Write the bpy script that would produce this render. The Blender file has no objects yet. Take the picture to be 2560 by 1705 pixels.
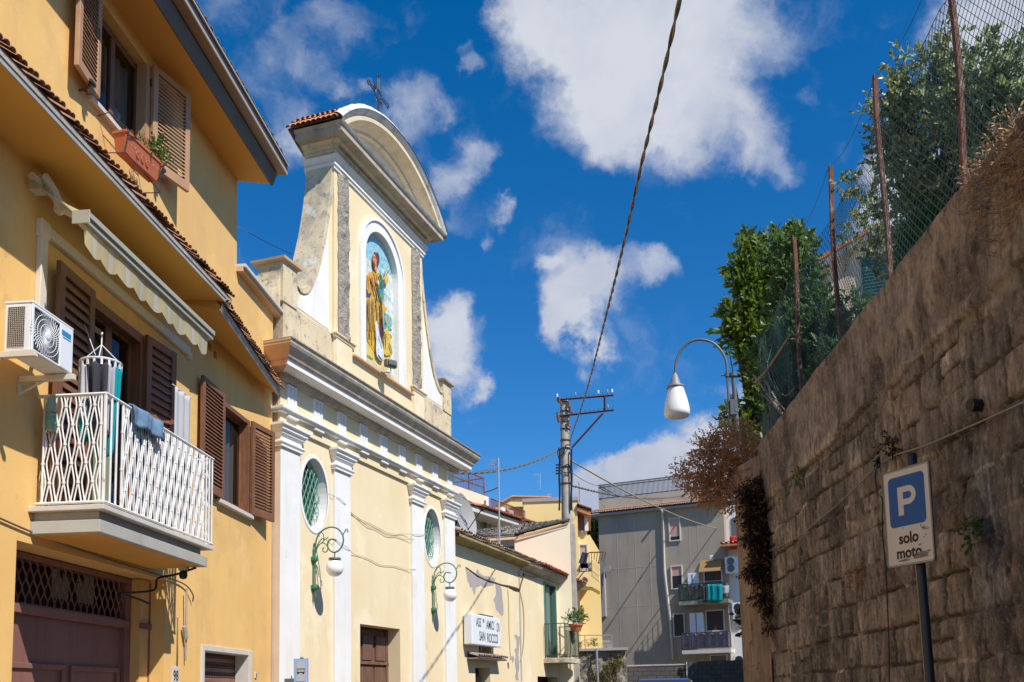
import bpy, math, random
import numpy as np
from mathutils import Vector, Matrix
random.seed(7); RNG = np.random.default_rng(7)
SC = bpy.context.scene; COL = SC.collection
A = lambda *v: np.array(v, float)
def nrm(v): v = np.array(v, float); return v/np.linalg.norm(v)
# ------------------------------------------------------------------ camera
FPX = 2400.; CX = 1280.; CY = 1462.          # focal length and principal point for a 2560 px wide frame
UP = nrm((820-CX, CY+19200, -FPX))
_yv = CY+((820-CX)*(1483-CX)+FPX*FPX)/(CY+19200)
YC = nrm((1483-CX, CY-_yv, -FPX)); XC = np.cross(YC, UP)
MC = np.array([XC, YC, UP]).T
EYE = A(0, 0, 1.6)
cam = bpy.data.objects.new('camera', bpy.data.cameras.new('camera')); COL.objects.link(cam)
cam.matrix_world = Matrix.Translation(EYE) @ Matrix(MC.T.tolist()).to_4x4()
cam.data.sensor_width = 36; cam.data.lens = FPX*36/2560
cam.data.shift_y = (CY-852.5)/2560
cam.data.clip_start = .05; cam.data.clip_end = 4000
SC.camera = cam
SC.view_settings.view_transform = 'Standard'; SC.view_settings.look = 'None'
SC.view_settings.exposure = 0.2; SC.view_settings.gamma = 1
# ------------------------------------------------------------------ planes of the real place
def ray(x, y): return MC.T@A((x-CX)/FPX, (CY-y)/FPX, -1.)
def hit(x, y, p0, n):
    r = ray(x, y); n = A(*n); return EYE+r*(np.dot(A(*p0)-EYE, n)/np.dot(r, n))
class Frame:
    """vertical plane: u along, z up, o outward"""
    def __init__(s, p0, d, n): s.p0 = A(*p0); s.p0[2] = 0; s.d = nrm(d); s.n = nrm(n)
    def __call__(s, u, z, o=0): return s.p0+s.d*u+s.n*o+A(0, 0, z)
    def uv(s, x, y, o=0):
        P = hit(x, y, s.p0+s.n*o, s.n); return float(np.dot(P-s.p0, s.d)), float(P[2])
    def shift(s, u=0, o=0): return Frame(s(u, 0, o), s.d, s.n)
    def turn(s, u, o, ang):
        c, k = math.cos(ang), math.sin(ang)
        return Frame(s(u, 0, o), s.d*c+s.n*k, s.n*c-s.d*k)
HF = Frame((-4.8, 0, 0), (0, 1, 0), (1, 0, 0))                 # yellow house front
TH = math.atan((2125-CX)/FPX)-math.atan((1483-CX)/FPX)
CD = A(math.sin(TH), math.cos(TH), 0); CN = A(math.cos(TH), -math.sin(TH), 0)
C0 = hit(681, 1300, (-4.8, 0, 0), (1, 0, 0))+.145*CN
CF = Frame(C0, CD, CN)                                        # church front
WA = -.0346
WF = Frame(A(math.cos(WA), -math.sin(WA), 0)*2.7*1, (math.sin(WA), math.cos(WA), 0), (-math.cos(WA), math.sin(WA), 0))  # right wall, o towards the street
def YF(Y): return Frame((0, Y, 0), (1, 0, 0), (0, -1, 0))
# ------------------------------------------------------------------ sky
SUN_TO = nrm((.35, -.29, .51))
w = bpy.data.worlds.new('World'); SC.world = w; w.use_nodes = True
def build_world():
    nt = w.node_tree; nt.nodes.clear(); L = nt.links.new
    def nd(t, **k):
        n = nt.nodes.new(t)
        for a, b in k.items(): setattr(n, a, b)
        return n
    def math_(op, a, b=None, c=None, clamp=False):
        n = nd('ShaderNodeMath', operation=op); n.use_clamp = clamp
        for i, v in enumerate((a, b, c)):
            if v is None: continue
            if hasattr(v, 'is_linked') or hasattr(v, 'links'): L(v, n.inputs[i])
            else: n.inputs[i].default_value = v
        return n.outputs[0]
    tc = nd('ShaderNodeTexCoord'); D = tc.outputs['Generated']
    sky = nd('ShaderNodeTexSky', sky_type='NISHITA'); sky.sun_disc = False
    sky.sun_elevation = math.asin(SUN_TO[2]); sky.sun_rotation = math.atan2(SUN_TO[0], SUN_TO[1])
    sky.air_density = 1.0; sky.dust_density = .25; sky.ozone_density = 3.0; sky.altitude = 300
    hs = nd('ShaderNodeHueSaturation'); hs.inputs['Saturation'].default_value = 1.28; hs.inputs['Value'].default_value = .82
    hs.inputs['Hue'].default_value = .497
    L(sky.outputs[0], hs.inputs['Color'])
    gr = nd('ShaderNodeVectorMath', operation='MULTIPLY_ADD'); L(hs.outputs[0], gr.inputs[0]); gr.inputs[1].default_value = (.86, 1.13, 1.47); gr.inputs[2].default_value = (-.165, 0, 0)
    gm = nd('ShaderNodeVectorMath', operation='MAXIMUM'); L(gr.outputs[0], gm.inputs[0]); gm.inputs[1].default_value = (0, 0, 0)
    # warp the direction with noise so that the cloud edges are ragged
    n1 = nd('ShaderNodeTexNoise'); n1.inputs['Scale'].default_value = 7; n1.inputs['Detail'].default_value = 7; n1.inputs['Roughness'].default_value = .62
    L(D, n1.inputs['Vector'])
    off = nd('ShaderNodeVectorMath', operation='MULTIPLY_ADD'); L(n1.outputs['Color'], off.inputs[0])
    off.inputs[1].default_value = (.12,)*3; off.inputs[2].default_value = (-.06,)*3
    dw = nd('ShaderNodeVectorMath', operation='ADD'); L(D, dw.inputs[0]); L(off.outputs[0], dw.inputs[1]); DW = dw.outputs[0]
    acc = None
    for x, y, r, wt in CLOUDS:
        c = nrm(ray(x, y)); v = nd('ShaderNodeVectorMath', operation='DISTANCE'); L(DW, v.inputs[0]); v.inputs[1].default_value = tuple(c)
        mr = nd('ShaderNodeMapRange', interpolation_type='SMOOTHERSTEP'); L(v.outputs['Value'], mr.inputs[0])
        mr.inputs[1].default_value = 0; mr.inputs[2].default_value = r/2600*1.45; mr.inputs[3].default_value = wt; mr.inputs[4].default_value = 0
        acc = mr.outputs[0] if acc is None else math_('ADD', acc, mr.outputs[0])
    acc = math_('MINIMUM', acc, 1.5)
    n2 = nd('ShaderNodeTexNoise'); n2.inputs['Scale'].default_value = 10; n2.inputs['Detail'].default_value = 8; n2.inputs['Roughness'].default_value = .57
    mp = nd('ShaderNodeMapping'); mp.inputs['Scale'].default_value = (1, 1, 1.35); mp.inputs['Rotation'].default_value = (0, .5, 0); L(DW, mp.inputs['Vector']); L(mp.outputs[0], n2.inputs['Vector'])
    dens = math_('ADD', acc, math_('MULTIPLY', math_('SUBTRACT', n2.outputs[0], .5), 2.1))
    m = nd('ShaderNodeMapRange', interpolation_type='SMOOTHSTEP'); L(dens, m.inputs[0])
    m.inputs[1].default_value = .12; m.inputs[2].default_value = 1.38; m.inputs[3].default_value = 0; m.inputs[4].default_value = .97
    # grey-lilac body, white billows
    n3 = nd('ShaderNodeTexNoise'); n3.inputs['Scale'].default_value = 5.5; n3.inputs['Detail'].default_value = 6; L(D, n3.inputs['Vector'])
    sh = nd('ShaderNodeMapRange'); L(math_('ADD', n3.outputs[0], math_('MULTIPLY', math_('SUBTRACT', n2.outputs[0], .5), .5)), sh.inputs[0]); sh.inputs[1].default_value = .3; sh.inputs[2].default_value = .62
    cc = nd('ShaderNodeMix', data_type='RGBA'); L(sh.outputs[0], cc.inputs[0])
    cc.inputs[6].default_value = (4.0, 4.4, 5.5, 1); cc.inputs[7].default_value = (5.9, 6.15, 6.8, 1)
    mx = nd('ShaderNodeMix', data_type='RGBA'); L(m.outputs[0], mx.inputs[0]); L(gm.outputs[0], mx.inputs[6]); L(cc.outputs[2], mx.inputs[7])
    bg = nd('ShaderNodeBackground'); bg.inputs['Strength'].default_value = .1; L(mx.outputs[2], bg.inputs['Color'])
    o = nd('ShaderNodeOutputWorld'); L(bg.outputs[0], o.inputs[0])
CLOUDS = [(1330,50,120,1.),(1450,110,150,1.),(1600,60,230,1.2),(1780,40,150,.9),(1500,250,140,.9),(1650,260,180,1.1),(1830,330,130,.9),(1700,380,80,.7),
 (1910,405,80,.8),(1985,410,50,.7),(1560,330,90,.6),(1240,10,60,.5),(1985,215,45,.55),(1960,60,90,.35),(1380,20,150,.7),(1880,130,70,.3),
 (1460,690,78,1.),(1560,712,88,1.),(1440,800,80,1.4),(1415,875,58,1.3),(1480,850,55,1.1),(1630,690,48,.8),(1400,670,40,.7),(1500,750,75,.9),
 (1105,740,78,1.),(1125,850,85,1.),(1145,960,80,1.1),(1195,785,40,.6),(1075,900,80,.9),(1185,975,45,.7),(1080,780,70,.9),
 (1050,240,80,.5),(985,300,75,.5),(850,230,50,.6),(1110,280,50,.45),(900,330,50,.4),(720,340,80,.42),(740,400,70,.4),
 (1110,440,62,.62),(1180,385,58,.62),(1240,370,40,.4),(1060,480,40,.4),(1245,525,42,.8),(1265,500,26,.6),(1210,595,26,.6),(1100,540,36,.3),(1160,170,34,.6),(1150,110,28,.5),
 (700,110,90,.42),(815,60,66,.52),(620,190,80,.4),(760,170,60,.36),(560,30,80,.25),(1040,10,50,.35),
 (1650,1150,75,1.4),(1560,1165,60,1.2),(1560,1200,90,1.2),(1720,1150,80,1.),(1790,1105,80,1.1),(1480,1240,70,1.2),(1800,1200,140,1.2),(1835,1060,70,.9),(1700,1260,190,1.6),(1500,1330,110,1.4),(1880,1000,80,.7),(1600,1290,140,1.4),
 (2440,60,130,.9),(2530,160,110,.8),(2400,250,60,.5),(2500,0,120,.8),(2220,400,60,1.),(2250,490,80,1.),(2510,440,90,.8),(2200,560,70,.9),(2330,420,60,.7),
 (300,-300,240,.6),(900,-500,300,.6),(2900,500,300,.7),(-400,300,300,.6)]
build_world()
sl = bpy.data.lights.new('sun', 'SUN'); sl.energy = 4.9; sl.angle = math.radians(.5); sl.color = (1, .955, .88)
so = bpy.data.objects.new('sun', sl); COL.objects.link(so); so.rotation_euler = Vector(-SUN_TO).to_track_quat('-Z', 'Y').to_euler(); so.location = (10, -10, 30)
# ------------------------------------------------------------------ materials
def lin(c):
    return tuple(((v/255+.055)/1.055)**2.4 if v > 10 else v/255/12.92 for v in c)
MATS = {}
def mat(name, col, rough=.8, col2=None, ns=2.5, namt=.5, streak=None, spots=None, bump=None, metal=0, ao=None, extra=None, spec=.5, brick=None, attr=None, grain=None):
    """procedural surface: base colour, large mottling, vertical streaks, stains with their own shape, bump"""
    m = bpy.data.materials.new(name); m.use_nodes = True; nt = m.node_tree; L = nt.links.new; N = nt.nodes
    b = N['Principled BSDF']; b.inputs['Roughness'].default_value = rough; b.inputs['Metallic'].default_value = metal
    b.inputs['Specular IOR Level'].default_value = spec
    g = N.new('ShaderNodeNewGeometry'); P = g.outputs['Position']
    def noise(scale, detail=5, rough=.6, vec=None, sc=None):
        n = N.new('ShaderNodeTexNoise'); n.inputs['Scale'].default_value = scale; n.inputs['Detail'].default_value = detail; n.inputs['Roughness'].default_value = rough
        v = vec or P
        if sc:
            mp = N.new('ShaderNodeMapping'); mp.inputs['Scale'].default_value = sc; L(v, mp.inputs['Vector']); v = mp.outputs[0]
        L(v, n.inputs['Vector']); return n.outputs[0]
    def ramp(v, a, c, lo=0, hi=1):
        r = N.new('ShaderNodeMapRange'); L(v, r.inputs[0]); r.inputs[1].default_value = a; r.inputs[2].default_value = c; r.inputs[3].default_value = lo; r.inputs[4].default_value = hi
        return r.outputs[0]
    def mix(f, a, c, bt='MIX'):
        x = N.new('ShaderNodeMix'); x.data_type = 'RGBA'; x.blend_type = bt
        if isinstance(f, (int, float)): x.inputs[0].default_value = f
        else: L(f, x.inputs[0])
        for i, v in ((6, a), (7, c)):
            if isinstance(v, tuple): x.inputs[i].default_value = (*v, 1) if len(v) == 3 else v
            else: L(v, x.inputs[i])
        return x.outputs[2]
    c = tuple(col)
    if attr:
        at = N.new('ShaderNodeAttribute'); at.attribute_name = attr; c = mix(1., c, at.outputs['Color'], 'MULTIPLY')
    if brick:
        bc, mc, bs, bw, bh, ax = brick
        t = N.new('ShaderNodeTexBrick'); cx = N.new('ShaderNodeSeparateXYZ'); L(P, cx.inputs[0]); cb = N.new('ShaderNodeCombineXYZ')
        L(cx.outputs[ax], cb.inputs[0]); L(cx.outputs[2], cb.inputs[1]); L(cb.outputs[0], t.inputs['Vector'])
        t.inputs['Color1'].default_value = (*c, 1); t.inputs['Color2'].default_value = (*bc, 1); t.inputs['Mortar'].default_value = (*mc, 1)
        t.inputs['Scale'].default_value = 1; t.inputs['Mortar Size'].default_value = bs; t.inputs['Brick Width'].default_value = bw; t.inputs['Row Height'].default_value = bh
        c = t.outputs[0]; BR = t.outputs['Fac']
    if col2: c = mix(ramp(noise(ns), .35, .68, 0, namt), c, tuple(col2))
    if grain: c = mix(ramp(noise(1, 5, .65, sc=grain[2]), .42, .62, 0, grain[1]), c, tuple(grain[0]))
    if streak:
        sc_, amt, sx, sz = streak[:4]; lo = streak[4] if len(streak) > 4 else .52
        c = mix(ramp(noise(1, 6, .65, sc=(sx, sx, sz)), lo, lo+.2, 0, amt), c, tuple(sc_))
    for sp in (spots or []):
        pc, sc_, th, amt = sp[:4]; w_ = sp[4] if len(sp) > 4 else .05
        c = mix(ramp(noise(sc_, 8, .65), th, th+w_, 0, amt), c, tuple(pc))
    if isinstance(c, tuple): b.inputs['Base Color'].default_value = (*c, 1)
    else: L(c, b.inputs['Base Color'])
    if bump:
        bs_, st = bump[:2]; bp = N.new('ShaderNodeBump'); bp.inputs['Strength'].default_value = st; bp.inputs['Distance'].default_value = bump[2] if len(bump) > 2 else .01
        h = noise(bs_, 6, .65)
        if brick:
            mm = N.new('ShaderNodeMath'); mm.operation = 'SUBTRACT'; L(h, mm.inputs[0]); L(BR, mm.inputs[1]); h = mm.outputs[0]
        L(h, bp.inputs['Height']); L(bp.outputs[0], b.inputs['Normal'])
    if extra: extra(m, b)
    MATS[name] = m; return m
def translucent(m, b):
    nt = m.node_tree; L = nt.links.new; out = nt.nodes['Material Output']
    tr = nt.nodes.new('ShaderNodeBsdfTranslucent'); mx = nt.nodes.new('ShaderNodeMixShader'); mx.inputs[0].default_value = .48
    src = b.inputs['Base Color'].links
    if src: L(src[0].from_socket, tr.inputs[0])
    else: tr.inputs[0].default_value = b.inputs['Base Color'].default_value
    L(b.outputs[0], mx.inputs[1]); L(tr.outputs[0], mx.inputs[2]); L(mx.outputs[0], out.inputs[0])
def glassy(tint=(.3, .33, .34), fac=.5, rough=.02):
    def f(m, b):
        nt = m.node_tree; L = nt.links.new; out = nt.nodes['Material Output']
        t = nt.nodes.new('ShaderNodeBsdfTransparent'); t.inputs[0].default_value = (*tint, 1)
        g = nt.nodes.new('ShaderNodeBsdfGlossy'); g.inputs['Roughness'].default_value = rough; g.inputs[0].default_value = (.8, .8, .8, 1)
        fr = nt.nodes.new('ShaderNodeFresnel'); fr.inputs[0].default_value = 1.5
        ad = nt.nodes.new('ShaderNodeMath'); ad.operation = 'MULTIPLY_ADD'; ad.inputs[1].default_value = .45; ad.inputs[2].default_value = fac*.1; ad.use_clamp = True; L(fr.outputs[0], ad.inputs[0])
        mx = nt.nodes.new('ShaderNodeMixShader'); L(ad.outputs[0], mx.inputs[0]); L(t.outputs[0], mx.inputs[1]); L(g.outputs[0], mx.inputs[2]); L(mx.outputs[0], out.inputs[0])
    return f
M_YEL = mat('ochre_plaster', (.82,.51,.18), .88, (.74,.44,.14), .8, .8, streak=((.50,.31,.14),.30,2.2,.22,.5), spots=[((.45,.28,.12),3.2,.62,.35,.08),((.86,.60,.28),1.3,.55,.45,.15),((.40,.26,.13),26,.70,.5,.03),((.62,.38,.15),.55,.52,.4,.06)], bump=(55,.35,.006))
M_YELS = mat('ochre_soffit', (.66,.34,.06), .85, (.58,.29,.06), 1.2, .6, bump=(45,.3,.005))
M_CRM = mat('cream_plaster', (.80,.665,.43), .88, (.73,.58,.345), .9, .7, streak=((.62,.50,.33),.35,1.6,.3,.52), spots=[((.55,.45,.32),2.1,.63,.4,.08),((.88,.78,.60),.8,.56,.4,.06),((.48,.38,.27),22,.70,.5,.03)], bump=(50,.35,.006))
M_CRMD = mat('weathered_cream_plaster', (.70,.58,.38), .9, (.60,.48,.31), 1.3, .8, streak=((.30,.26,.2),.75,3.2,.5,.5), spots=[((.33,.3,.26),1.7,.52,.8,.1),((.20,.18,.155),6,.56,.75,.08),((.78,.73,.62),3,.60,.6,.05),((.13,.12,.10),14,.62,.6,.05)], bump=(40,.7,.012))
M_WHT = mat('white_lime_paint', (.81,.80,.785), .85, (.72,.70,.66), 1.6, .7, streak=((.52,.47,.40),.35,4,.35,.52), spots=[((.45,.40,.33),6,.66,.45,.05),((.62,.56,.47),1.1,.60,.35,.12)], bump=(45,.2,.004))
M_WHTD = mat('dirty_white_paint', (.70,.69,.66), .85, (.52,.5,.46), 2.2, .7, streak=((.30,.27,.23),.6,4,.8,.5), spots=[((.28,.25,.21),6,.6,.6,.07)], bump=(40,.4,.006))
M_PINK = mat('pinkish_render', (.72,.60,.50), .85, (.62,.47,.36), 2, .7, streak=((.55,.45,.37),.5,4,.4,.5), bump=(40,.4,.006))
M_TERR = mat('bare_orange_render', (.60,.40,.24), .9, (.5,.33,.2), 3, .7, spots=[((.32,.22,.15),8,.6,.5,.06)], bump=(35,.6,.01))
M_GREYM = mat('grey_weathered_moulding', (.48,.42,.34), .9, (.35,.30,.235), 3, .8, streak=((.2,.19,.17),.6,5,1.5,.48), spots=[((.6,.58,.54),5,.62,.6,.06)], bump=(40,.5,.008))
M_RUB = mat('exposed_tuff_rubble', (.42,.37,.31), .95, (.30,.26,.21), 9, .9, spots=[((.12,.1,.085),13,.62,.85,.04),((.55,.5,.44),6,.6,.5,.06)], bump=(22,1.,.06))
M_TILE = mat('terracotta_tile', (.58,.23,.11), .85, (.42,.17,.09), 6, .8, spots=[((.22,.15,.1),9,.6,.7,.08),((.66,.4,.26),4,.62,.6,.06)], bump=(50,.5,.005))
M_TILEO = mat('old_lichened_tile', (.36,.29,.23), .9, (.22,.19,.165), 5, .9, spots=[((.10,.09,.08),9,.56,.8,.08),((.52,.3,.19),3,.6,.6,.1)], bump=(40,.7,.01))
M_BROWN = mat('varnished_shutter_wood', (.24,.10,.045), .5, (.16,.065,.03), 5, .7, grain=((.12,.05,.025),.6,(30,30,3)), bump=(80,.2,.003))
M_TAN = mat('tan_shutter_wood', (.46,.27,.15), .5, (.38,.21,.11), 5, .7, bump=(80,.15,.003))
M_GARAGE = mat('brown_painted_metal', (.27,.125,.095), .5, (.21,.095,.075), 2, .7, streak=((.14,.07,.05),.5,14,1,.5), spots=[((.09,.05,.04),16,.68,.6,.05)], bump=(60,.1,.002))
M_DOOR = mat('old_wood_door', (.22,.115,.07), .65, (.15,.075,.045), 4, .8, grain=((.11,.055,.035),.8,(26,26,1.2)), bump=(60,.4,.004))
M_DARK = mat('dark_interior', (.012,.011,.010), .9)
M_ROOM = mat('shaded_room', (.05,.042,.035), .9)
M_CURT = mat('grey_curtain', (.34,.33,.31), .9, streak=((.2,.19,.18),.8,14,.2,.45))
M_GLASS = mat('window_glass', (.1,.1,.1), .05, extra=glassy((.62,.62,.60), .6))
M_WPAINT = mat('white_metal_paint', (.80,.79,.76), .4, (.66,.62,.56), 8, .7, spots=[((.35,.2,.1),14,.64,.7,.05)])
M_PLAST = mat('white_plastic', (.78,.79,.8), .4, (.7,.71,.72), 3, .4)
M_PVC = mat('cream_duct_plastic', (.70,.62,.50), .45, (.6,.53,.42), 3, .5)
M_GRYP = mat('grey_painted_concrete', (.44,.43,.38), .75, (.36,.35,.31), 2, .6, streak=((.28,.26,.22),.5,5,.6,.5), bump=(40,.25,.005))
M_FASC = mat('fascia_grey_white', (.42,.40,.37), .8, (.28,.26,.24), 4, .8, bump=(40,.3,.005))
M_GUT = mat('brown_gutter_metal', (.17,.115,.085), .4, (.13,.09,.07), 3, .5, metal=.2)
M_GUTD = mat('dark_gutter_metal', (.035,.028,.024), .4)
M_GUTL = mat('light_gutter_lip', (.42,.36,.30), .4)
M_IRON = mat('dark_iron', (.06,.058,.055), .5, (.12,.075,.05), 9, .5, metal=.5)
M_RUST = mat('rusty_steel', (.20,.075,.04), .85, (.10,.05,.035), 12, .8, spots=[((.36,.27,.22),9,.56,.75,.06),((.30,.11,.05),22,.55,.6,.05)], bump=(60,.5,.004))
M_RUSTD = mat('dark_rusted_steel', (.08,.035,.035), .8, (.05,.025,.025), 10, .7)
M_CONC = mat('pole_concrete', (.48,.43,.36), .9, (.3,.28,.26), 4, .7, streak=((.2,.15,.11),.5,6,.7,.52), bump=(40,.4,.006))
M_GREEN = mat('green_painted_iron', (.035,.15,.075), .45, (.05,.2,.11), 9, .6)
M_GRIL = mat('pale_green_paint', (.17,.40,.29), .5, (.13,.33,.23), 6, .5)
M_STAIN = mat('green_leaded_glass', (.012,.03,.025), .25, (.01,.012,.012), 5, .95, spots=[((.04,.17,.12),4.5,.55,.9,.03),((.3,.3,.28),9,.70,.8,.02)], spec=.6)
M_OPAL = mat('opal_globe', (.86,.84,.82), .25)
M_PGREY = mat('pole_grey_paint', (.13,.14,.15), .4, (.09,.095,.1), 9, .5)
M_CABLE = mat('weathered_cable', (.10,.09,.07), .7, (.22,.19,.15), 30, .7)
M_CABLEL = mat('pale_cable', (.36,.29,.18), .7, (.25,.2,.13), 12, .6)
M_BLACK = mat('black_plastic', (.018,.018,.02), .4)
M_ALU = mat('aluminium', (.6,.6,.6), .35, metal=.8)
M_BLUE = mat('sign_blue', (.006,.115,.38), .5, (.006,.095,.32), 6, .6)
M_SIGNW = mat('dirty_sign_white', (.82,.74,.60), .45, (.74,.65,.51), 4, .7, spots=[((.25,.2,.15),17,.70,.5,.05)])
M_BOXW = mat('signbox_white', (.76,.79,.82), .4, (.7,.72,.74), 4, .4)
M_INK = mat('sign_ink', (.02,.02,.025), .5)
M_AWN = mat('awning_cream_fabric', (.70,.62,.36), .9, (.62,.55,.33), 3, .5, extra=translucent)
M_AWNW = mat('awning_white_stripe', (.74,.72,.62), .9, (.66,.64,.55), 3, .5, extra=translucent)
M_AWNB = mat('awning_bar_beige', (.42,.40,.30), .45, (.36,.34,.25), 4, .5)
M_AWNA = mat('awning_arm_cream', (.62,.54,.40), .5, (.5,.43,.32), 9, .6)
M_POT = mat('terracotta_plastic_pot', (.52,.15,.06), .5, (.45,.12,.05), 6, .5)
def leafmat(name, c, c2, c3=None, ns=9):
    return mat(name, c, .45, c2, ns, .95, spots=[(c3 or c2, ns*2.2, .58, .8, .05)], extra=translucent, spec=.5)
M_LAUR = leafmat('laurel_leaf', (.19,.27,.035), (.09,.15,.02), (.36,.42,.09))
M_OLIV = mat('silver_green_leaf', (.20,.26,.085), .33, (.10,.15,.045), 9, .9, spots=[((.58,.60,.38), 20, .50, .85, .05)], extra=translucent)  # pale flecks also imitate sun glints on the silvery leaves
M_DKGR = leafmat('dark_green_leaf', (.13,.22,.06), (.06,.11,.035), (.26,.38,.12))
M_GRNL = leafmat('fresh_green_leaf', (.10,.2,.03), (.06,.13,.02), (.22,.30,.06))
M_DRY = leafmat('dry_brown_leaf', (.62,.33,.14), (.42,.20,.08), (.74,.50,.27), 14)
M_DRYD = leafmat('dead_dark_vine', (.085,.045,.022), (.04,.025,.014), (.19,.10,.045), 14)
M_BARK = mat('bark', (.14,.105,.08), .9, (.07,.055,.045), 12, .8, bump=(30,.8,.02))
M_TWIG = mat('bare_twig', (.33,.25,.20), .85, (.2,.15,.12), 12, .8)
M_NET = mat('green_coated_wire', (.018,.05,.048), .5, (.03,.075,.07), 9, .6)
M_NETL = mat('pale_green_netting', (.10,.22,.19), .6, (.16,.3,.26), 9, .6)
M_WALLS = mat('tuff_block_wall', (.55,.435,.315), .95, (.34,.26,.18), 3.2, .6, attr='tint', streak=((.045,.034,.026),.72,13,4.5,.46),
              spots=[((.05,.038,.029),17,.50,.55,.22),((.035,.027,.021),1.5,.50,.72,.14),((.27,.165,.07),1.9,.60,.4,.12),((.66,.53,.38),30,.55,.5,.14),((.52,.39,.27),6,.57,.5,.14)], bump=(45,1.,.03))
M_ASPH = mat('asphalt', (.13,.12,.105), .9, (.10,.093,.083), 3, .6, bump=(80,.6,.006))
M_PAVE = mat('stone_paving', (.42,.37,.30), .85, (.34,.30,.25), 2, .6, bump=(30,.4,.006))
M_SOIL = mat('dry_soil', (.15,.11,.07), .95, (.08,.09,.035), 1.5, .8, bump=(20,.8,.03))
M_GAPT = mat('bare_grey_render', (.39,.315,.24), .9, (.32,.26,.20), .5, .7, streak=((.17,.155,.14),.5,.9,.12,.5), spots=[((.36,.33,.3),.9,.6,.5,.1),((.15,.135,.12),1.6,.64,.5,.1)], bump=(12,.3,.02))
M_PKSH = mat('pink_roller_shutter', (.62,.34,.27), .6, (.5,.28,.22), 2, .5)
M_SILL = mat('pale_stone_trim', (.62,.58,.52), .8, (.5,.46,.41), 4, .6)
M_CIND = mat('dark_cinder_block', (.07,.066,.064), .95, (.06,.056,.055), 2, .6, brick=((.11,.10,.098),(.04,.038,.036),.02,.42,.2,0), bump=(20,.5,.02))
M_TUFB = mat('grey_tuff_courses', (.40,.36,.31), .95, (.30,.27,.23), 2, .6, brick=((.33,.3,.26),(.2,.18,.16),.03,.5,.28,0), bump=(12,.7,.03))
M_ROCK = mat('overgrown_rock', (.34,.3,.26), .95, (.17,.14,.11), 1.4, .8, spots=[((.28,.24,.05),2.3,.52,.85,.08),((.06,.07,.025),3.5,.58,.8,.08)], bump=(6,1.,.15))
M_YAPT = mat('yellow_painted_render', (.88,.66,.29), .85, (.84,.6,.24), .5, .5, streak=((.66,.47,.2),.3,.8,.1,.5), bump=(15,.2,.01))
M_CRMP = mat('pale_cream_render', (.90,.81,.60), .85, (.86,.76,.54), .6, .5, bump=(20,.25,.01))
M_BEIG = mat('beige_house_render', (.85,.66,.48), .85, (.66,.5,.36), .8, .5)
M_MGREY = mat('mid_grey_render', (.36,.33,.32), .9, (.3,.27,.26), 1, .5)
M_BRIR = mat('brown_iron_rail', (.19,.06,.035), .6, (.12,.04,.03), 5, .5)
M_GRDR = mat('green_door_paint', (.10,.21,.17), .45, (.07,.16,.13), 4, .5)
M_REED = mat('reed_screen', (.40,.40,.24), .9, (.27,.29,.15), 6, .8, streak=((.58,.55,.38),.8,22,.5,.5))
M_TEAL = mat('teal_cloth', (.0,.50,.54), .9, (.0,.40,.44), 4, .5, extra=translucent)
M_CLBLK = mat('black_cloth', (.035,.034,.042), .95, (.06,.055,.065), 5, .5)
M_CLWHT = mat('white_cloth', (.78,.78,.80), .9, (.66,.66,.7), 5, .5, extra=translucent)
M_CLGRY = mat('grey_cloth', (.42,.41,.43), .9, (.33,.32,.35), 5, .5)
M_JEAN = mat('denim', (.14,.24,.36), .95, (.07,.13,.21), 9, .8)
M_OLVC = mat('olive_cloth', (.20,.22,.12), .95, (.15,.17,.09), 4, .5)
M_CAR = mat('blue_car_paint', (.05,.14,.36), .2, metal=.3)
M_BOTT = mat('clear_green_bottle', (.5,.62,.52), .15, (.35,.55,.42), 14, .7, extra=translucent)
M_FOREST = leafmat('hillside_leaf', (.05,.08,.02), (.03,.05,.015), (.1,.13,.04), .8)
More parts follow.
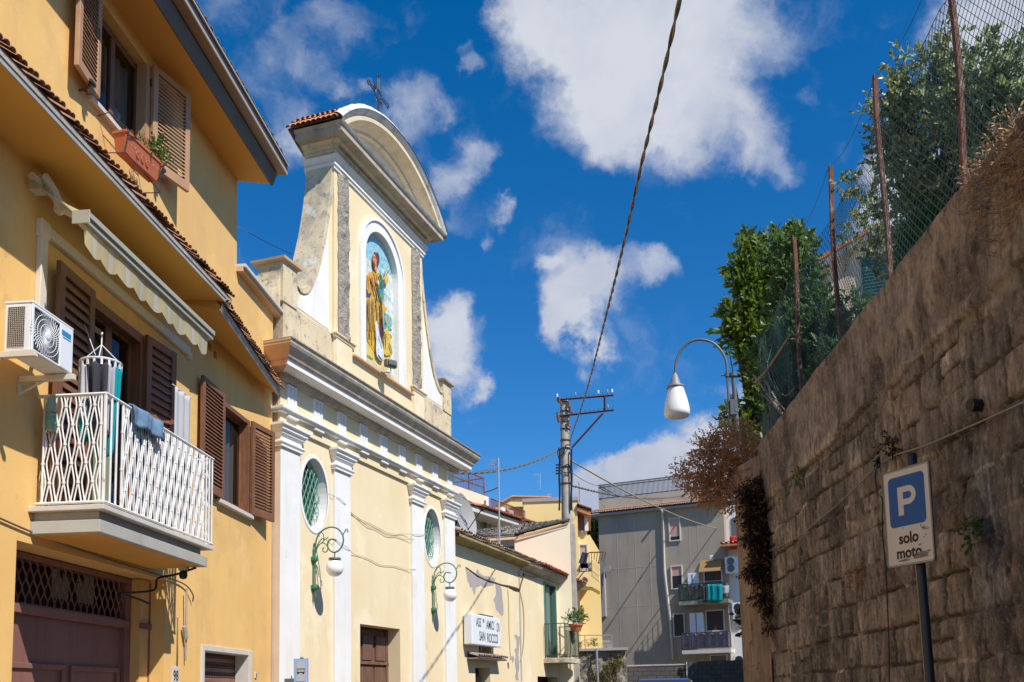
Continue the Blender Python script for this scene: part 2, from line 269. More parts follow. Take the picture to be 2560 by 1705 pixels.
# ------------------------------------------------------------------ mesh builder
class MB:
    def __init__(s): s.v = []; s.f = []; s.m = []
    def add(s, vs, fs, mi=0):
        b = len(s.v); s.v += [tuple(map(float, p)) for p in vs]; s.f += [tuple(i+b for i in f) for f in fs]; s.m += [mi]*len(fs); return s
    def quad(s, a, b, c, d, mi=0): return s.add([a, b, c, d], [(0, 1, 2, 3)], mi)
    def box(s, f, u0, u1, z0, z1, o0, o1, mi=0):
        P = [f(u, z, o) for o in (o0, o1) for z in (z0, z1) for u in (u0, u1)]
        return s.add(P, [(0,1,3,2),(4,6,7,5),(0,4,5,1),(2,3,7,6),(0,2,6,4),(1,5,7,3)], mi)
    def tube(s, pts, r, n=6, mi=0, cap=True):
        pts = [A(*p) for p in pts]; rs = r if hasattr(r, '__len__') else [r]*len(pts)
        T = [nrm(pts[min(i+1, len(pts)-1)]-pts[max(i-1, 0)]) for i in range(len(pts))]
        a = A(0, 0, 1) if abs(T[0][2]) < .9 else A(1, 0, 0); x = nrm(np.cross(a, T[0])); V = []
        for p, t, q in zip(pts, T, rs):
            x = nrm(x-t*np.dot(x, t)); y = np.cross(t, x)
            for k in range(n): V.append(p+(x*math.cos(2*math.pi*k/n)+y*math.sin(2*math.pi*k/n))*q)
        F = [(i*n+k, i*n+(k+1) % n, (i+1)*n+(k+1) % n, (i+1)*n+k) for i in range(len(pts)-1) for k in range(n)]
        if cap: F += [tuple(range(n))[::-1], tuple((len(pts)-1)*n+k for k in range(n))]
        return s.add(V, F, mi)
    def lathe(s, c, prof, n=20, ax=(0, 0, 1), mi=0):
        ax = nrm(ax); a = A(1, 0, 0) if abs(ax[0]) < .9 else A(0, 1, 0); x = nrm(np.cross(ax, a)); y = np.cross(ax, x); c = A(*c)
        V = [c+ax*h+(x*math.cos(2*math.pi*k/n)+y*math.sin(2*math.pi*k/n))*r for r, h in prof for k in range(n)]
        F = [(i*n+k, i*n+(k+1) % n, (i+1)*n+(k+1) % n, (i+1)*n+k) for i in range(len(prof)-1) for k in range(n)]
        F += [tuple(range(n))[::-1], tuple((len(prof)-1)*n+k for k in range(n))]
        return s.add(V, F, mi)
    def prism(s, f, poly, o0, o1, mi=0, mis=None):
        n = len(poly); V = [f(u, z, o0) for u, z in poly]+[f(u, z, o1) for u, z in poly]
        s.add(V, [tuple(range(n))[::-1], tuple(range(n, 2*n))], mi)
        return s.add(V, [(i, (i+1) % n, n+(i+1) % n, n+i) for i in range(n)], mi if mis is None else mis)
    def strip(s, A_, B_, mi=0, close=False):
        n = len(A_); k = n if close else n-1
        return s.add(list(A_)+list(B_), [(i, (i+1) % n, n+(i+1) % n, n+i) for i in range(k)], mi)
    def mould(s, f, prof, t0, t1, back, mi=0, mis=None, ends=(1, 1)):
        """profile (o,z) swept along t with mitred returns to o=back"""
        rows = []
        for o, z in prof:
            a = t0-(o if ends[0] else 0); b = t1+(o if ends[1] else 0)
            rows.append([f(a, z, back), f(a, z, o), f(b, z, o), f(b, z, back)])
        for i in range(len(rows)-1):
            p, q = rows[i], rows[i+1]
            for k in range(3):
                m_ = mi if k == 1 or mis is None else mis
                s.quad(p[k], p[k+1], q[k+1], q[k], m_)
        s.add(rows[-1], [(0, 1, 2, 3)], mi); s.add(rows[0], [(3, 2, 1, 0)], mi); return s
    def build(s, name, mats, parent=None, smooth=False, bevel=0, recalc=True):
        import bmesh
        me = bpy.data.meshes.new(name); off = A(*parent['_loc']) if parent is not None and '_loc' in parent.keys() else A(0, 0, 0)
        V = np.array(s.v)-off
        me.from_pydata(V.tolist(), [], s.f)
        for m in (mats if isinstance(mats, (list, tuple)) else [mats]): me.materials.append(m)
        me.polygons.foreach_set('material_index', s.m)
        if recalc:
            bm = bmesh.new(); bm.from_mesh(me); bmesh.ops.recalc_face_normals(bm, faces=bm.faces); bm.to_mesh(me); bm.free()
        if smooth: me.polygons.foreach_set('use_smooth', [True]*len(me.polygons))
        me.update(); o = bpy.data.objects.new(name, me); COL.objects.link(o)
        if parent is not None: o.parent = parent; o['_loc'] = list(off)
        if smooth == 'auto':
            me.set_sharp_from_angle(angle=math.radians(40))
        if bevel:
            b = o.modifiers.new('bevel', 'BEVEL'); b.width = bevel; b.segments = 2; b.limit_method = 'ANGLE'; b.angle_limit = math.radians(50)
        return o
def thing(name, label, cat, loc=(0, 0, 0), group=None):
    o = bpy.data.objects.new(name, None); COL.objects.link(o); o.location = loc; o['_loc'] = [float(x) for x in loc]; o.empty_display_size = .2
    return tag(o, label, cat, group)
def tag(o, label=None, cat=None, group=None, kind=None):
    if label: o['label'] = label
    if cat: o['category'] = cat
    if group: o['group'] = group
    if kind: o['kind'] = kind
    return o
def sweep_holes(mb, f, u0, u1, z0, z1, holes, o=0, mi=0, mir=None, skip=()):
    """facade sheet with rectangular openings and their reveals"""
    us = sorted({u0, u1, *[h[0] for h in holes], *[h[1] for h in holes], *[h[0] for h in skip], *[h[1] for h in skip]})
    zs = sorted({z0, z1, *[h[2] for h in holes], *[h[3] for h in holes], *[h[2] for h in skip], *[h[3] for h in skip]})
    for a, b in zip(us, us[1:]):
        for c, d in zip(zs, zs[1:]):
            m, k = (a+b)/2, (c+d)/2
            if any(h[0] < m < h[1] and h[2] < k < h[3] for h in list(holes)+list(skip)): continue
            mb.quad(f(a, c, o), f(b, c, o), f(b, d, o), f(a, d, o), mi)
    for h in holes:
        a, b, c, d, dp = h[:5]; r = mi if mir is None else mir
        mb.quad(f(a, c, o), f(a, d, o), f(a, d, o-dp), f(a, c, o-dp), r); mb.quad(f(b, c, o), f(b, d, o), f(b, d, o-dp), f(b, c, o-dp), r)
        mb.quad(f(a, d, o), f(b, d, o), f(b, d, o-dp), f(a, d, o-dp), r); mb.quad(f(a, c, o), f(b, c, o), f(b, c, o-dp), f(a, c, o-dp), r)
def tiles(mb, P00, P10, P01, P11, nc, nr, r=.07, mi=0, jit=.012, seg=5):
    """barrel tiles: columns across P00-P10 (the eave), rows up to P01-P11"""
    P00, P10, P01, P11 = map(lambda p: A(*p), (P00, P10, P01, P11))
    nv = nrm(np.cross(P10-P00, P01-P00)); nv = nv if nv[2] > 0 else -nv
    for c in range(nc):
        ju = random.uniform(-.15, .15)/nc
        for q in range(nr):
            a = (c+.5)/nc+ju; v0 = q/nr; v1 = min(1, (q+1.18)/nr); V = []
            for v, rr, up in ((v0, r*1.12, .03), (v1, r*.92, .0)):
                e0 = P00+(P01-P00)*v; e1 = P10+(P11-P10)*v; ctr = e0+(e1-e0)*a; dx = nrm(e1-e0)
                ctr = ctr+nv*(up+random.uniform(0, jit))
                for k in range(seg+1):
                    th = math.pi*k/seg; V.append(ctr+dx*math.cos(th)*rr+nv*math.sin(th)*rr*.75)
            F = [(k, k+1, seg+2+k, seg+1+k) for k in range(seg)]
            mb.add(V, F, mi)
            # clay thickness at the lower end
            W = [V[k] for k in range(seg+1)]; c0 = sum(W)/len(W); I = [c0+(p-c0)*.72 for p in W]
            mb.strip(W, I, mi)
    mb.quad(P00, P10, P11, P01, mi)
def text_mesh(mb, f, u, z, o, txt, size, sx=1., bold=0., mi=0, ext=.001):
    cu = bpy.data.curves.new('txt', 'FONT'); cu.body = txt; cu.size = size; cu.align_x = 'CENTER'; cu.align_y = 'CENTER'; cu.offset = bold; cu.resolution_u = 4
    ob = bpy.data.objects.new('txt', cu); COL.objects.link(ob); bpy.context.view_layer.update()
    me = bpy.data.meshes.new_from_object(ob.evaluated_get(bpy.context.evaluated_depsgraph_get()))
    V = [f(u+v.co.x*sx, z+v.co.y, o) for v in me.vertices]
    mb.add(V, [tuple(p.vertices) for p in me.polygons], mi)
    bpy.data.objects.remove(ob); bpy.data.curves.remove(cu); bpy.data.meshes.remove(me)
# numpy value noise
def vnoise(x, y, seed=0):
    xi = np.floor(x).astype(int); yi = np.floor(y).astype(int); fx = x-xi; fy = y-yi; fx = fx*fx*(3-2*fx); fy = fy*fy*(3-2*fy)
    def h(a, b):
        n = (a*374761393+b*668265263+seed*974634777) & 0xffffffff; n = ((n ^ (n >> 13))*1274126177) & 0xffffffff; return ((n ^ (n >> 16)) & 0xffff)/65535.
    return (h(xi, yi)*(1-fx)+h(xi+1, yi)*fx)*(1-fy)+(h(xi, yi+1)*(1-fx)+h(xi+1, yi+1)*fx)*fy
def fbm(x, y, o=4, seed=0):
    s = 0; a = .5; t = 0
    for i in range(o): s = s+a*vnoise(x*2**i, y*2**i, seed+i); t += a; a *= .55
    return s/t
def sheet(mb, fn, nu, nv, mi=0):
    V = [fn(i/nu, j/nv) for j in range(nv+1) for i in range(nu+1)]
    return mb.add(V, [(j*(nu+1)+i, j*(nu+1)+i+1, (j+1)*(nu+1)+i+1, (j+1)*(nu+1)+i) for j in range(nv) for i in range(nu)], mi)
# ================================================================== SETTING
def ground_z(y): return 0 if y < 20 else min((y-20)*.03, 1.6)
def strip_ground(name, x0, x1, dz, m, y0=-60, y1=900):
    mb = MB(); ys = [y0, 0, 20, 26, 32, 40, 50, 60, 73, 120, y1]
    for a, b in zip(ys, ys[1:]): mb.quad((x0, a, ground_z(a)+dz), (x1, a, ground_z(a)+dz), (x1, b, ground_z(b)+dz), (x0, b, ground_z(b)+dz))
    return tag(mb.build(name, m), kind='structure')
strip_ground('ground', -600, 600, 0, M_SOIL)
g = MB()
for a, b in ((-40, 20), (20, 75)):
    g.quad((-3.2, a, ground_z(a)+.004), (2.0, a, ground_z(a)+.004), (2.0 if b < 30 else 14, b, ground_z(b)+.004), (-3.2 if b < 30 else -1, b, ground_z(b)+.004))
tag(g.build('road', M_ASPH), kind='structure')
pv = MB(); pv.box(HF, -10, 13.9, -.1, .14, 0, 1.45); tag(pv.build('pavement', M_PAVE, bevel=.01), kind='structure')
# terrace held up by the stone wall
te = MB(); te.box(WF, -10, 12.3, 0, 4.60, -30, -.45); te.box(WF, 12.3, 13.0, 0, 4.55, -30, -.4); te.box(WF, 13.0, 25, 0, 4.2, -40, -2.6)
tag(te.build('terrace_ground', M_SOIL), kind='structure')
# ================================================================== YELLOW HOUSE
H = HF
house = thing('yellow_house', 'ochre yellow plastered house with brown louvred shutters and a white iron balcony', 'house', (-4.8, 8, 0))
HOLES = [(8.57, 9.80, 7.60, 8.78, .16), (8.62, 9.76, 3.28, 5.60, .14), (12.0, 13.04, 4.24, 5.60, .12), (7.62, 10.46, .0, 3.0, .30), (11.56, 13.15, 0.1, 2.26, .25),
         (11.57, 11.69, 6.13, 6.23, .12), (11.75, 11.87, 6.09, 6.19, .12)]
mb = MB()
sweep_holes(mb, H, 1.0, 14.07, 0, 9.1, HOLES, 0, 0, skip=[(12.52, 14.07, 7.62, 9.1)])
mb.quad(H(1, 0, 0), H(1, 9.1, 0), H(1, 9.1, -9), H(1, 0, -9)); mb.quad(H(1, 0, -9), H(12.52, 0, -9), H(12.52, 9.1, -9), H(1, 9.1, -9))
mb.quad(H(12.52, 7.62, 0), H(12.52, 9.1, 0), H(12.52, 9.1, -9), H(12.52, 7.62, -9)); mb.quad(H(12.52, 7.62, 0), H(14.07, 7.62, 0), H(14.07, 7.62, -5), H(12.52, 7.62, -5))
mb.quad(H(14.07, 0, 0), H(14.07, 7.62, 0), H(14.07, 7.62, -5), H(14.07, 0, -5)); mb.quad(H(12.52, 0, -5), H(14.07, 0, -5), H(14.07, 7.62, -5), H(12.52, 7.62, -5))
mb.quad(H(1, 9.1, 0), H(12.52, 9.1, 0), H(12.52, 9.1, -9), H(1, 9.1, -9))
mb.build('wall', M_YEL, house)
# dark rooms behind the openings
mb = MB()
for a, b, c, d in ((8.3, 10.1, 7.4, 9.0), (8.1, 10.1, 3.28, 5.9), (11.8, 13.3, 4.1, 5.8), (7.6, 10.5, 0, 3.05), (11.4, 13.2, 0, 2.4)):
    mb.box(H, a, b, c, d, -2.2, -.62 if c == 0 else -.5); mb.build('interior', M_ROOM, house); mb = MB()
for a, b, c, d in ((11.58, 11.68, 6.14, 6.22), (11.76, 11.86, 6.1, 6.18)): mb = MB(); mb.box(H, a, b, c, d, -.13, -.1); mb.build('vent_hole', M_ROOM, house)
# --- upper roof: soffit slab, fascia, gutter, tiles
roof = MB()
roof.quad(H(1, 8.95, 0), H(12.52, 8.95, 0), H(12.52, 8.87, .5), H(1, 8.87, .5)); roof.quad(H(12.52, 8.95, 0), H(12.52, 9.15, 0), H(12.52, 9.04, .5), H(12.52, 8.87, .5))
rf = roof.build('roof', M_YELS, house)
mb = MB(); mb.add([H(1, 8.87, .5), H(12.56, 8.87, .5), H(12.56, 9.03, .56), H(1, 9.03, .56), H(1, 8.87, .47), H(12.56, 8.87, .47), H(12.56, 9.05, .5), H(1, 9.05, .5)],
    [(0,1,2,3),(4,5,6,7),(1,5,6,2),(3,2,6,7),(0,4,5,1)]); mb.build('fascia', mat('roof_fascia_grey', (.13,.12,.115), .7, (.09,.082,.078), 3, .6), rf)
mb = MB()
mb.box(H, 1, 12.62, 9.05, 9.075, .54, .68, 0); mb.box(H, 1, 12.62, 9.05, 9.09, .68, .695, 1); mb.box(H, 1, 12.62, 9.09, 9.18, .675, .69, 2)
mb.box(H, 1, 12.63, 9.18, 9.205, .675, .71, 1); mb.box(H, 1, 12.63, 9.205, 9.24, .66, .70, 2); mb.box(H, 12.60, 12.62, 9.07, 9.2, .54, .69, 0)
mb.build('gutter', [M_GUT, M_GUTL, M_GUTD], rf)
mb = MB(); tiles(mb, H(1, 9.25, .62), H(12.6, 9.25, .62), H(1, 10.6, -4), H(12.6, 10.6, -4), 60, 4, .1); mb.build('roof_tiles', M_TILEO, rf)
# --- lower canopy roof along the first floor, then its tapering continuation
cano = MB()
def canopy(mb, y0, y1, o0, o1, zs0, zs1, zo):
    P = [H(y0, zs0, 0), H(y1, zs1, 0), H(y1, zo, o1), H(y0, zo, o0)]
    Q = [H(y0, zs0+.5, 0), H(y1, zs1+.5, 0), H(y1, zo+.06, o1), H(y0, zo+.06, o0)]
    mb.add(P+Q, [(0,1,2,3),(4,5,6,7),(0,3,7,4),(1,2,6,5)])
canopy(cano, 1, 10.74, .6, .6, 6.36, 6.36, 6.31); canopy(cano, 10.56, 13.75, .56, .2, 6.34, 6.33, 6.20)
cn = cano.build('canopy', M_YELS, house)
mb = MB(); mb.box(H, 1, 10.74, 6.305, 6.35, .6, .615, 0); mb.box(H, 1, 10.75, 6.35, 6.40, .58, .625, 1)
for k in range(3):
    y0 = 10.55+k*1.066; y1 = y0+1.066; a0 = .56-.36*k/3; a1 = .56-.36*(k+1)/3
    mb.add([H(y0, 6.195, a0), H(y1, 6.195, a1), H(y1, 6.235, a1+.015), H(y0, 6.235, a0+.015), H(y1, 6.29, a1+.02), H(y0, 6.29, a0+.02)], [(0, 1, 2, 3)], 0)
    mb.add([H(y0, 6.235, a0+.015), H(y1, 6.235, a1+.015), H(y1, 6.29, a1+.02), H(y0, 6.29, a0+.02)], [(0, 1, 2, 3)], 1)
mb.build('canopy_edge', [M_FASC, M_GREYM], cn)
mb = MB(); tiles(mb, H(1, 6.405, .635), H(10.76, 6.405, .635), H(1, 6.9, 0), H(10.76, 6.9, 0), 130, 2, .034, jit=.02)
tiles(mb, H(10.56, 6.29, .60), H(13.85, 6.29, .23), H(10.56, 6.86, 0), H(13.85, 6.6, 0), 44, 2, .032, jit=.02); mb.build('canopy_tiles', mat('mossy_orange_tile', (.46,.22,.12), .9, (.26,.16,.11), 7, .9, spots=[((.09,.08,.07),9,.58,.8,.06)], bump=(50,.6,.006)), cn)
# parapet coping of the lower end
mb = MB(); mb.box(H, 12.5, 14.2, 7.60, 7.66, -5, .10, 1); mb.box(H, 12.5, 14.22, 7.66, 7.71, -5, .14, 0); mb.build('coping', [M_SILL, M_TERR], house, bevel=.006)
# --- shutters
def shutter(fr, w, z0, z1, m, parent, name='shutter', nl=None, rot=.035, fw=.075, bars=(), slat_m=None):
    """leaf hinged at u=0 of frame fr, thickness along o 0.045"""
    mb = MB(); t = .045
    mb.box(fr, 0, fw, z0, z1, 0, t); mb.box(fr, w-fw, w, z0, z1, 0, t)
    for a, b in ((z0, z0+fw*1.3), (z1-fw, z1)) + tuple(bars): mb.box(fr, fw, w-fw, a, b, .002, t-.002)
    o = mb.build(name, m, parent, bevel=.004)
    mb = MB(); n = nl or int((z1-z0)/.052); h = (z1-z0-fw*2.3)/n
    for k in range(n):
        zc = z0+fw*1.3+h*(k+.5); a = [fr(u, zc+dz, oo) for u, dz, oo in ((fw, -h*.55, t-.004), (w-fw, -h*.55, t-.004), (w-fw, h*.5, .006), (fw, h*.5, .006))]
        b = [p+A(0, 0, .009) for p in a]; mb.add(a+b, [(0,1,2,3),(7,6,5,4),(0,4,5,1),(1,5,6,2),(2,6,7,3),(3,7,4,0)])
    mb.build('slats', slat_m or m, o); return o
def hinge(parent, f, u, z, o): 
    mb = MB(); mb.box(f, u-.02, u+.02, z-.04, z+.04, o, o+.02); mb.tube([f(u, z-.05, o+.015), f(u, z+.05, o+.015)], .009); return mb.build('hinge', M_IRON, parent)
def window(name, u0, u1, z0, z1, fm, split=True, rec=.1, curtain=True, fw=.06):
    mb = MB(); o0, o1 = -rec-.04, -rec+.01
    mb.box(H, u0, u0+fw, z0, z1, o0, o1); mb.box(H, u1-fw, u1, z0, z1, o0, o1); mb.box(H, u0+fw, u1-fw, z1-fw, z1, o0, o1); mb.box(H, u0+fw, u1-fw, z0, z0+fw, o0, o1)
    if split: m_ = (u0+u1)/2; mb.box(H, m_-fw*.7, m_+fw*.7, z0+fw, z1-fw, o0+.003, o1+.003)
    w_ = mb.build(name, fm, house, bevel=.004)
    g_ = MB(); g_.quad(H(u0+.03, z0+.03, -rec-.01), H(u1-.03, z0+.03, -rec-.01), H(u1-.03, z1-.03, -rec-.01), H(u0+.03, z1-.03, -rec-.01)); g_.build('glass', M_GLASS, w_)
    if curtain:
        c_ = MB(); sheet(c_, lambda a, b: H(u0+.04+(u1-u0-.08)*a, z0+.04+(z1-z0-.08)*b, -rec-.12+.025*math.sin(a*40)), 60, 2); c_.build('curtain', M_CURT, w_, smooth=True)
    return w_
# top-floor window
wt = window('window', 8.60, 9.77, 7.62, 8.76, M_BROWN, rec=.12)
mb = MB(); mb.box(H, 8.5, 9.86, 7.555, 7.60, -.12, .06, 0); mb.build('sill', M_SILL, wt)
for _a, _b in ((9.70, 9.80), (8.57, 8.63)): mb = MB(); mb.box(H, _a, _b, 7.60, 8.78, -.1, .015); mb.build('jamb', M_TAN, wt)
f1 = H.turn(9.80, .02, math.radians(16)); s = shutter(f1, .62, 7.60, 8.83, M_TAN, house); hinge(s, H, 9.80, 7.72, .01); hinge(s, H, 9.80, 8.6, .01)
f2 = Frame(H(8.57, 0, .05), (.12, -.993, 0), (.993, .12, 0)); s = shutter(f2, .52, 7.60, 8.83, M_TAN, house); hinge(s, H, 8.57, 7.72, .01)
mb = MB(); mb.tube([f2(.4, 8.15, .05), f2(.4, 8.15, .09), f2(.2, 8.2, .1), f2(.15, 8.12, .08)], .008); mb.build('handle', M_IRON, s)
for u in (9.9, 8.35):
    mb = MB(); mb.tube([H(u, 7.55, 0), H(u, 7.55, .12)], .012); mb.box(H, u-.02, u+.02, 7.50, 7.62, .10, .14); mb.box(H, u-.05, u+.05, 7.60, 7.63, .12, .15); mb.build('shutter_catch', M_IRON, wt)
# balcony door with big louvred leaves
bd = window('balcony_door', 8.64, 9.72, 3.30, 5.56, M_BROWN, rec=.08, curtain=False, fw=.09)
mb = MB(); mb.box(H, 8.60, 8.68, 3.28, 5.60, -.1, .03); mb.box(H, 9.68, 9.76, 3.28, 5.60, -.1, .03); mb.box(H, 8.68, 9.68, 5.50, 5.60, -.1, .03); mb.build('door_frame', M_BROWN, bd)
c_ = MB(); sheet(c_, lambda a, b: H(9.1+.5*a, 3.4+2*b, -.3+.03*math.sin(a*30)), 40, 2); c_.build('curtain', M_CURT, bd, smooth=True)
f3 = Frame(H(8.62, 0, .04), (.05, -.9987, 0), (.9987, .05, 0)); shutter(f3, .68, 3.30, 5.62, M_BROWN, house, nl=22, fw=.1)
f4 = H.turn(9.76, .03, math.radians(6)); shutter(f4, .60, 3.30, 5.62, M_BROWN, house, nl=24, fw=.09)
# small first-floor window
wm = window('window', 12.02, 13.02, 4.26, 5.58, M_BROWN, split=False, rec=.09, fw=.07)
mb = MB(); mb.box(H, 12.0, 12.06, 4.25, 5.60, -.08, .02); mb.box(H, 12.97, 13.04, 4.25, 5.60, -.08, .025); mb.box(H, 12.06, 12.97, 5.54, 5.60, -.08, .02); mb.build('outer_frame', M_BROWN, wm)
mb = MB(); mb.box(H, 11.88, 13.12, 4.18, 4.235, -.1, .07); mb.build('sill', M_SILL, wm, bevel=.006)
f5 = Frame(H(12.0, 0, .03), (.03, -.9995, 0), (.9995, .03, 0)); s = shutter(f5, .78, 4.24, 5.66, M_BROWN, house, nl=26); hinge(s, H, 12.0, 4.6, .01)
f6 = H.turn(13.04, .03, math.radians(9)); s = shutter(f6, .66, 4.24, 5.60, M_BROWN, house, nl=26); hinge(s, H, 13.04, 4.5, .01); hinge(s, H, 13.04, 5.4, .01)
# --- balcony
bal = MB()
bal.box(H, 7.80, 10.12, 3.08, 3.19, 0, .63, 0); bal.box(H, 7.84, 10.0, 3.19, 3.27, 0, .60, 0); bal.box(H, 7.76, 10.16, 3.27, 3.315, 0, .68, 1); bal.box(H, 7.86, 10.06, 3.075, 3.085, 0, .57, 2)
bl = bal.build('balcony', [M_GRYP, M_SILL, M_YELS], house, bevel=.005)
def lattice(mb, fn, L, n, z0, z1, rows=5, r=.0075):
    """wave-bent bars touching at clipped nodes; fn(u,z)->point"""
    w_ = L/n; hh = (z1-z0)/(rows+.5)
    def tri(x):
        t_ = 2*abs((x/2) % 1-.5)*2-1; return .7*t_+.3*math.sin(math.pi*(x+.5))
    for k in range(n+1):
        for s_ in ((-1, 1) if 0 < k < n else ((1,) if k == 0 else (-1,))):
            pts = []; M = 30
            for j in range(M+1):
                z = z0+(z1-z0)*j/M; ph = (z-z0)/hh+(k % 2)
                # each column boundary k: bar bulges to +-w/2
                e = w_/2*(1-abs(((ph+.0) % 2)-1)) ; x_ = min(1, e/(w_/2)); e = w_/2*(.82*x_+.18*math.sin(math.pi/2*x_))
                if k in (0, n): e = e
                pts.append(fn(k*w_+s_*e, z))
            mb.tube(pts, r, 5, cap=False)
    for j in range(rows+1):
        zc = z0+hh*j
        for k in range(n+1):
            if (k+j) % 2 == 0: p = fn(k*w_, zc)
            else: continue
            mb.tube([p-A(0, 0, .012), p+A(0, 0, .012)], r*2.0, 6)
def rail_side(name, fn, L, nb, vert):
    mb = MB(); mb.tube([fn(-.01, 4.31), fn(L+.01, 4.31)], .016, 6); mb.tube([fn(-.01, 3.35), fn(L+.01, 3.35)], .013, 6)
    for u in vert: mb.tube([fn(u, 3.35), fn(u, 4.31)], .0105, 6, cap=False)
    a, b = nb; lattice(mb, lambda u, z: fn(a+u, z), b-a, nb_n[name], 3.36, 4.30)
    return mb.build('railing', M_WPAINT, bl, smooth='auto')
nb_n = {'s': 8, 'f': 26}
rail_side('s', lambda u, z: H(7.83, z, .03+u), .60, (.05, .57), (.05, .57, .60))
rail_side('f', lambda u, z: H(7.83+u, z, .64), 2.38, (.30, 2.12), (0, .10, .20, .30, 2.12, 2.20, 2.28, 2.36))
rail_side('s', lambda u, z: H(10.21, z, .03+u), .60, (.05, .57), (.05, .57, .60))
# --- garage door
gd = MB(); gd.box(H, 7.64, 10.2, 0.05, 2.44, -.42, -.34); gd.box(H, 7.64, 10.2, 2.44, 2.52, -.42, -.27); gd.box(H, 7.64, 10.2, 2.94, 2.99, -.42, -.28)
gd.box(H, 7.64, 7.78, .05, 2.99, -.42, -.285); gd.box(H, 10.13, 10.25, .05, 2.99, -.42, -.29)
for a, b in ((7.9, 9.0), (9.1, 10.08)):
    gd.box(H, a, b, 1.95, 2.0, -.34, -.315); gd.box(H, a, b, .3, .35, -.34, -.315); gd.box(H, a, a+.06, .35, 1.95, -.34, -.315); gd.box(H, b-.06, b, .35, 1.95, -.34, -.315)
gdo = gd.build('garage_door', M_GARAGE, house, bevel=.005)
mb = MB()
for k in range(40):
    u = 7.8+2.33*k/39; mb.tube([H(u+.028*math.sin(j/16*math.pi*4+(k % 2)*math.pi), 2.52+.42*j/16, -.33) for j in range(17)], .008, 4, cap=False)
mb.box(H, 7.78, 10.13, 2.52, 2.54, -.36, -.31); mb.build('grille', M_GARAGE, gdo)
mb = MB(); mb.box(H, 10.25, 10.46, 0, 2.99, -.30, -.18, 0); mb.box(H, 10.22, 10.46, 2.44, 2.50, -.18, -.15, 1); mb.box(H, 10.44, 10.458, 0, 2.96, -.18, -.165, 1); mb.build('side_pilaster', [M_YEL, M_GARAGE], house)
# --- roller-shuttered door at the end
sh = MB(); sh.box(H, 11.48, 11.567, .12, 2.32, -.18, .02, 0); sh.box(H, 13.10, 13.23, .12, 2.32, -.18, .02, 0); sh.box(H, 11.567, 13.10, 2.25, 2.32, -.18, .02, 0)
so_ = sh.build('shop_door', M_SILL, house, bevel=.005)
mb = MB()
for k in range(34):
    z = 2.26-.065*(k+1); mb.box(H, 11.57, 13.14, z+.006, z+.06, -.2, -.185)
    if k % 2 == 0 and k < 8:
        for q in range(26): mb.box(H, 11.62+q*.058, 11.645+q*.058, z+.014, z+.052, -.184, -.180, 1)
mb.build('roller_shutter', [M_GARAGE, M_DARK], so_)
# ================================================================== THINGS ON THE HOUSE
foliage_later = []
# awning
aw = thing('awning', 'cream striped retractable awning with scalloped valance under the tiled canopy', 'awning', H(8.8, 5.8, .5))
mb = MB(); mb.box(H, 7.46, 10.22, 5.70, 5.745, .52, .62); mb.box(H, 7.46, 10.22, 5.75, 5.80, .50, .64); mb.box(H, 7.46, 10.22, 5.744, 5.751, .54, .60); mb.box(H, 7.45, 7.46, 5.69, 5.81, .49, .65); mb.build('front_bar', M_AWNB, aw, bevel=.008)
mb = MB(); sheet(mb, lambda a, b: H(7.50+2.68*a, 5.80+.36*b-.03*math.sin(b*math.pi), .60-.54*b), 40, 6); mb.build('fabric', M_AWN, aw, smooth=True)
mb = MB(); mb.tube([H(7.50, 6.18, .09), H(10.2, 6.18, .09)], .035, 10); mb.build('roller', M_AWNA, aw)
def valance(a, b):
    y = 7.48+2.66*a; sc = abs(math.sin(a*math.pi*9))**.7; return H(y, 5.70-(.18+.05*sc)*b, .585+.006*math.sin(a*57)*b+.012*math.sin(a*23+1)*b)
mb = MB(); n = 180
V = [valance(i/n, j/3) for j in range(4) for i in range(n+1)]
for j in range(3):
    for i in range(n):
        st = (i*36//n) % 4; mb.m.append(1 if st == 2 else 0); mb.f.append((j*(n+1)+i, j*(n+1)+i+1, (j+1)*(n+1)+i+1, (j+1)*(n+1)+i))
mb.v = [tuple(p) for p in V]; mb.build('valance', [M_AWN, M_AWNW], aw, smooth=True)
mb = MB()
mb.box(H, 7.60, 7.72, 6.12, 6.24, 0, .10); mb.tube([H(7.66, 6.20, .04), H(7.62, 6.22, .14), H(7.66, 6.12, .2), H(7.72, 6.0, .22)], [.04, .05, .035, .045], 8)
mb.lathe(H(7.66, 6.20, .1), [(.01, -.03), (.055, -.02), (.055, .02), (.01, .03)], 12, (0, 1, 0)); mb.lathe(H(7.72, 5.98, .22), [(.01, -.03), (.05, -.02), (.05, .02), (.01, .03)], 12, (0, 1, 0))
mb.tube([H(7.72, 6.0, .22), H(7.8, 5.93, .36), H(7.9, 5.80, .55)], [.04, .034, .03], 8); mb.build('folding_arm', M_AWNA, aw, smooth='auto')
mb = MB(); mb.tube([H(9.98, 6.16, .03), H(9.9, 6.05, .25), H(9.86, 5.80, .55)], [.035, .03, .028], 8); mb.build('folding_arm', M_AWNA, aw, smooth=True)
# duct for air conditioning pipes
mb = MB(); mb.box(H, 7.74, 7.845, 4.75, 5.90, 0, .055); mb.box(H, 7.845, 10.92, 5.80, 5.90, 0, .055); mb.box(H, 7.72, 7.865, 5.76, 5.915, 0, .062); mb.box(H, 10.90, 10.99, 5.77, 5.86, 0, .045)
tag(mb.build('pipe_duct', M_PVC, bevel=.008), 'cream plastic pipe duct turning a corner above the balcony door', 'duct')
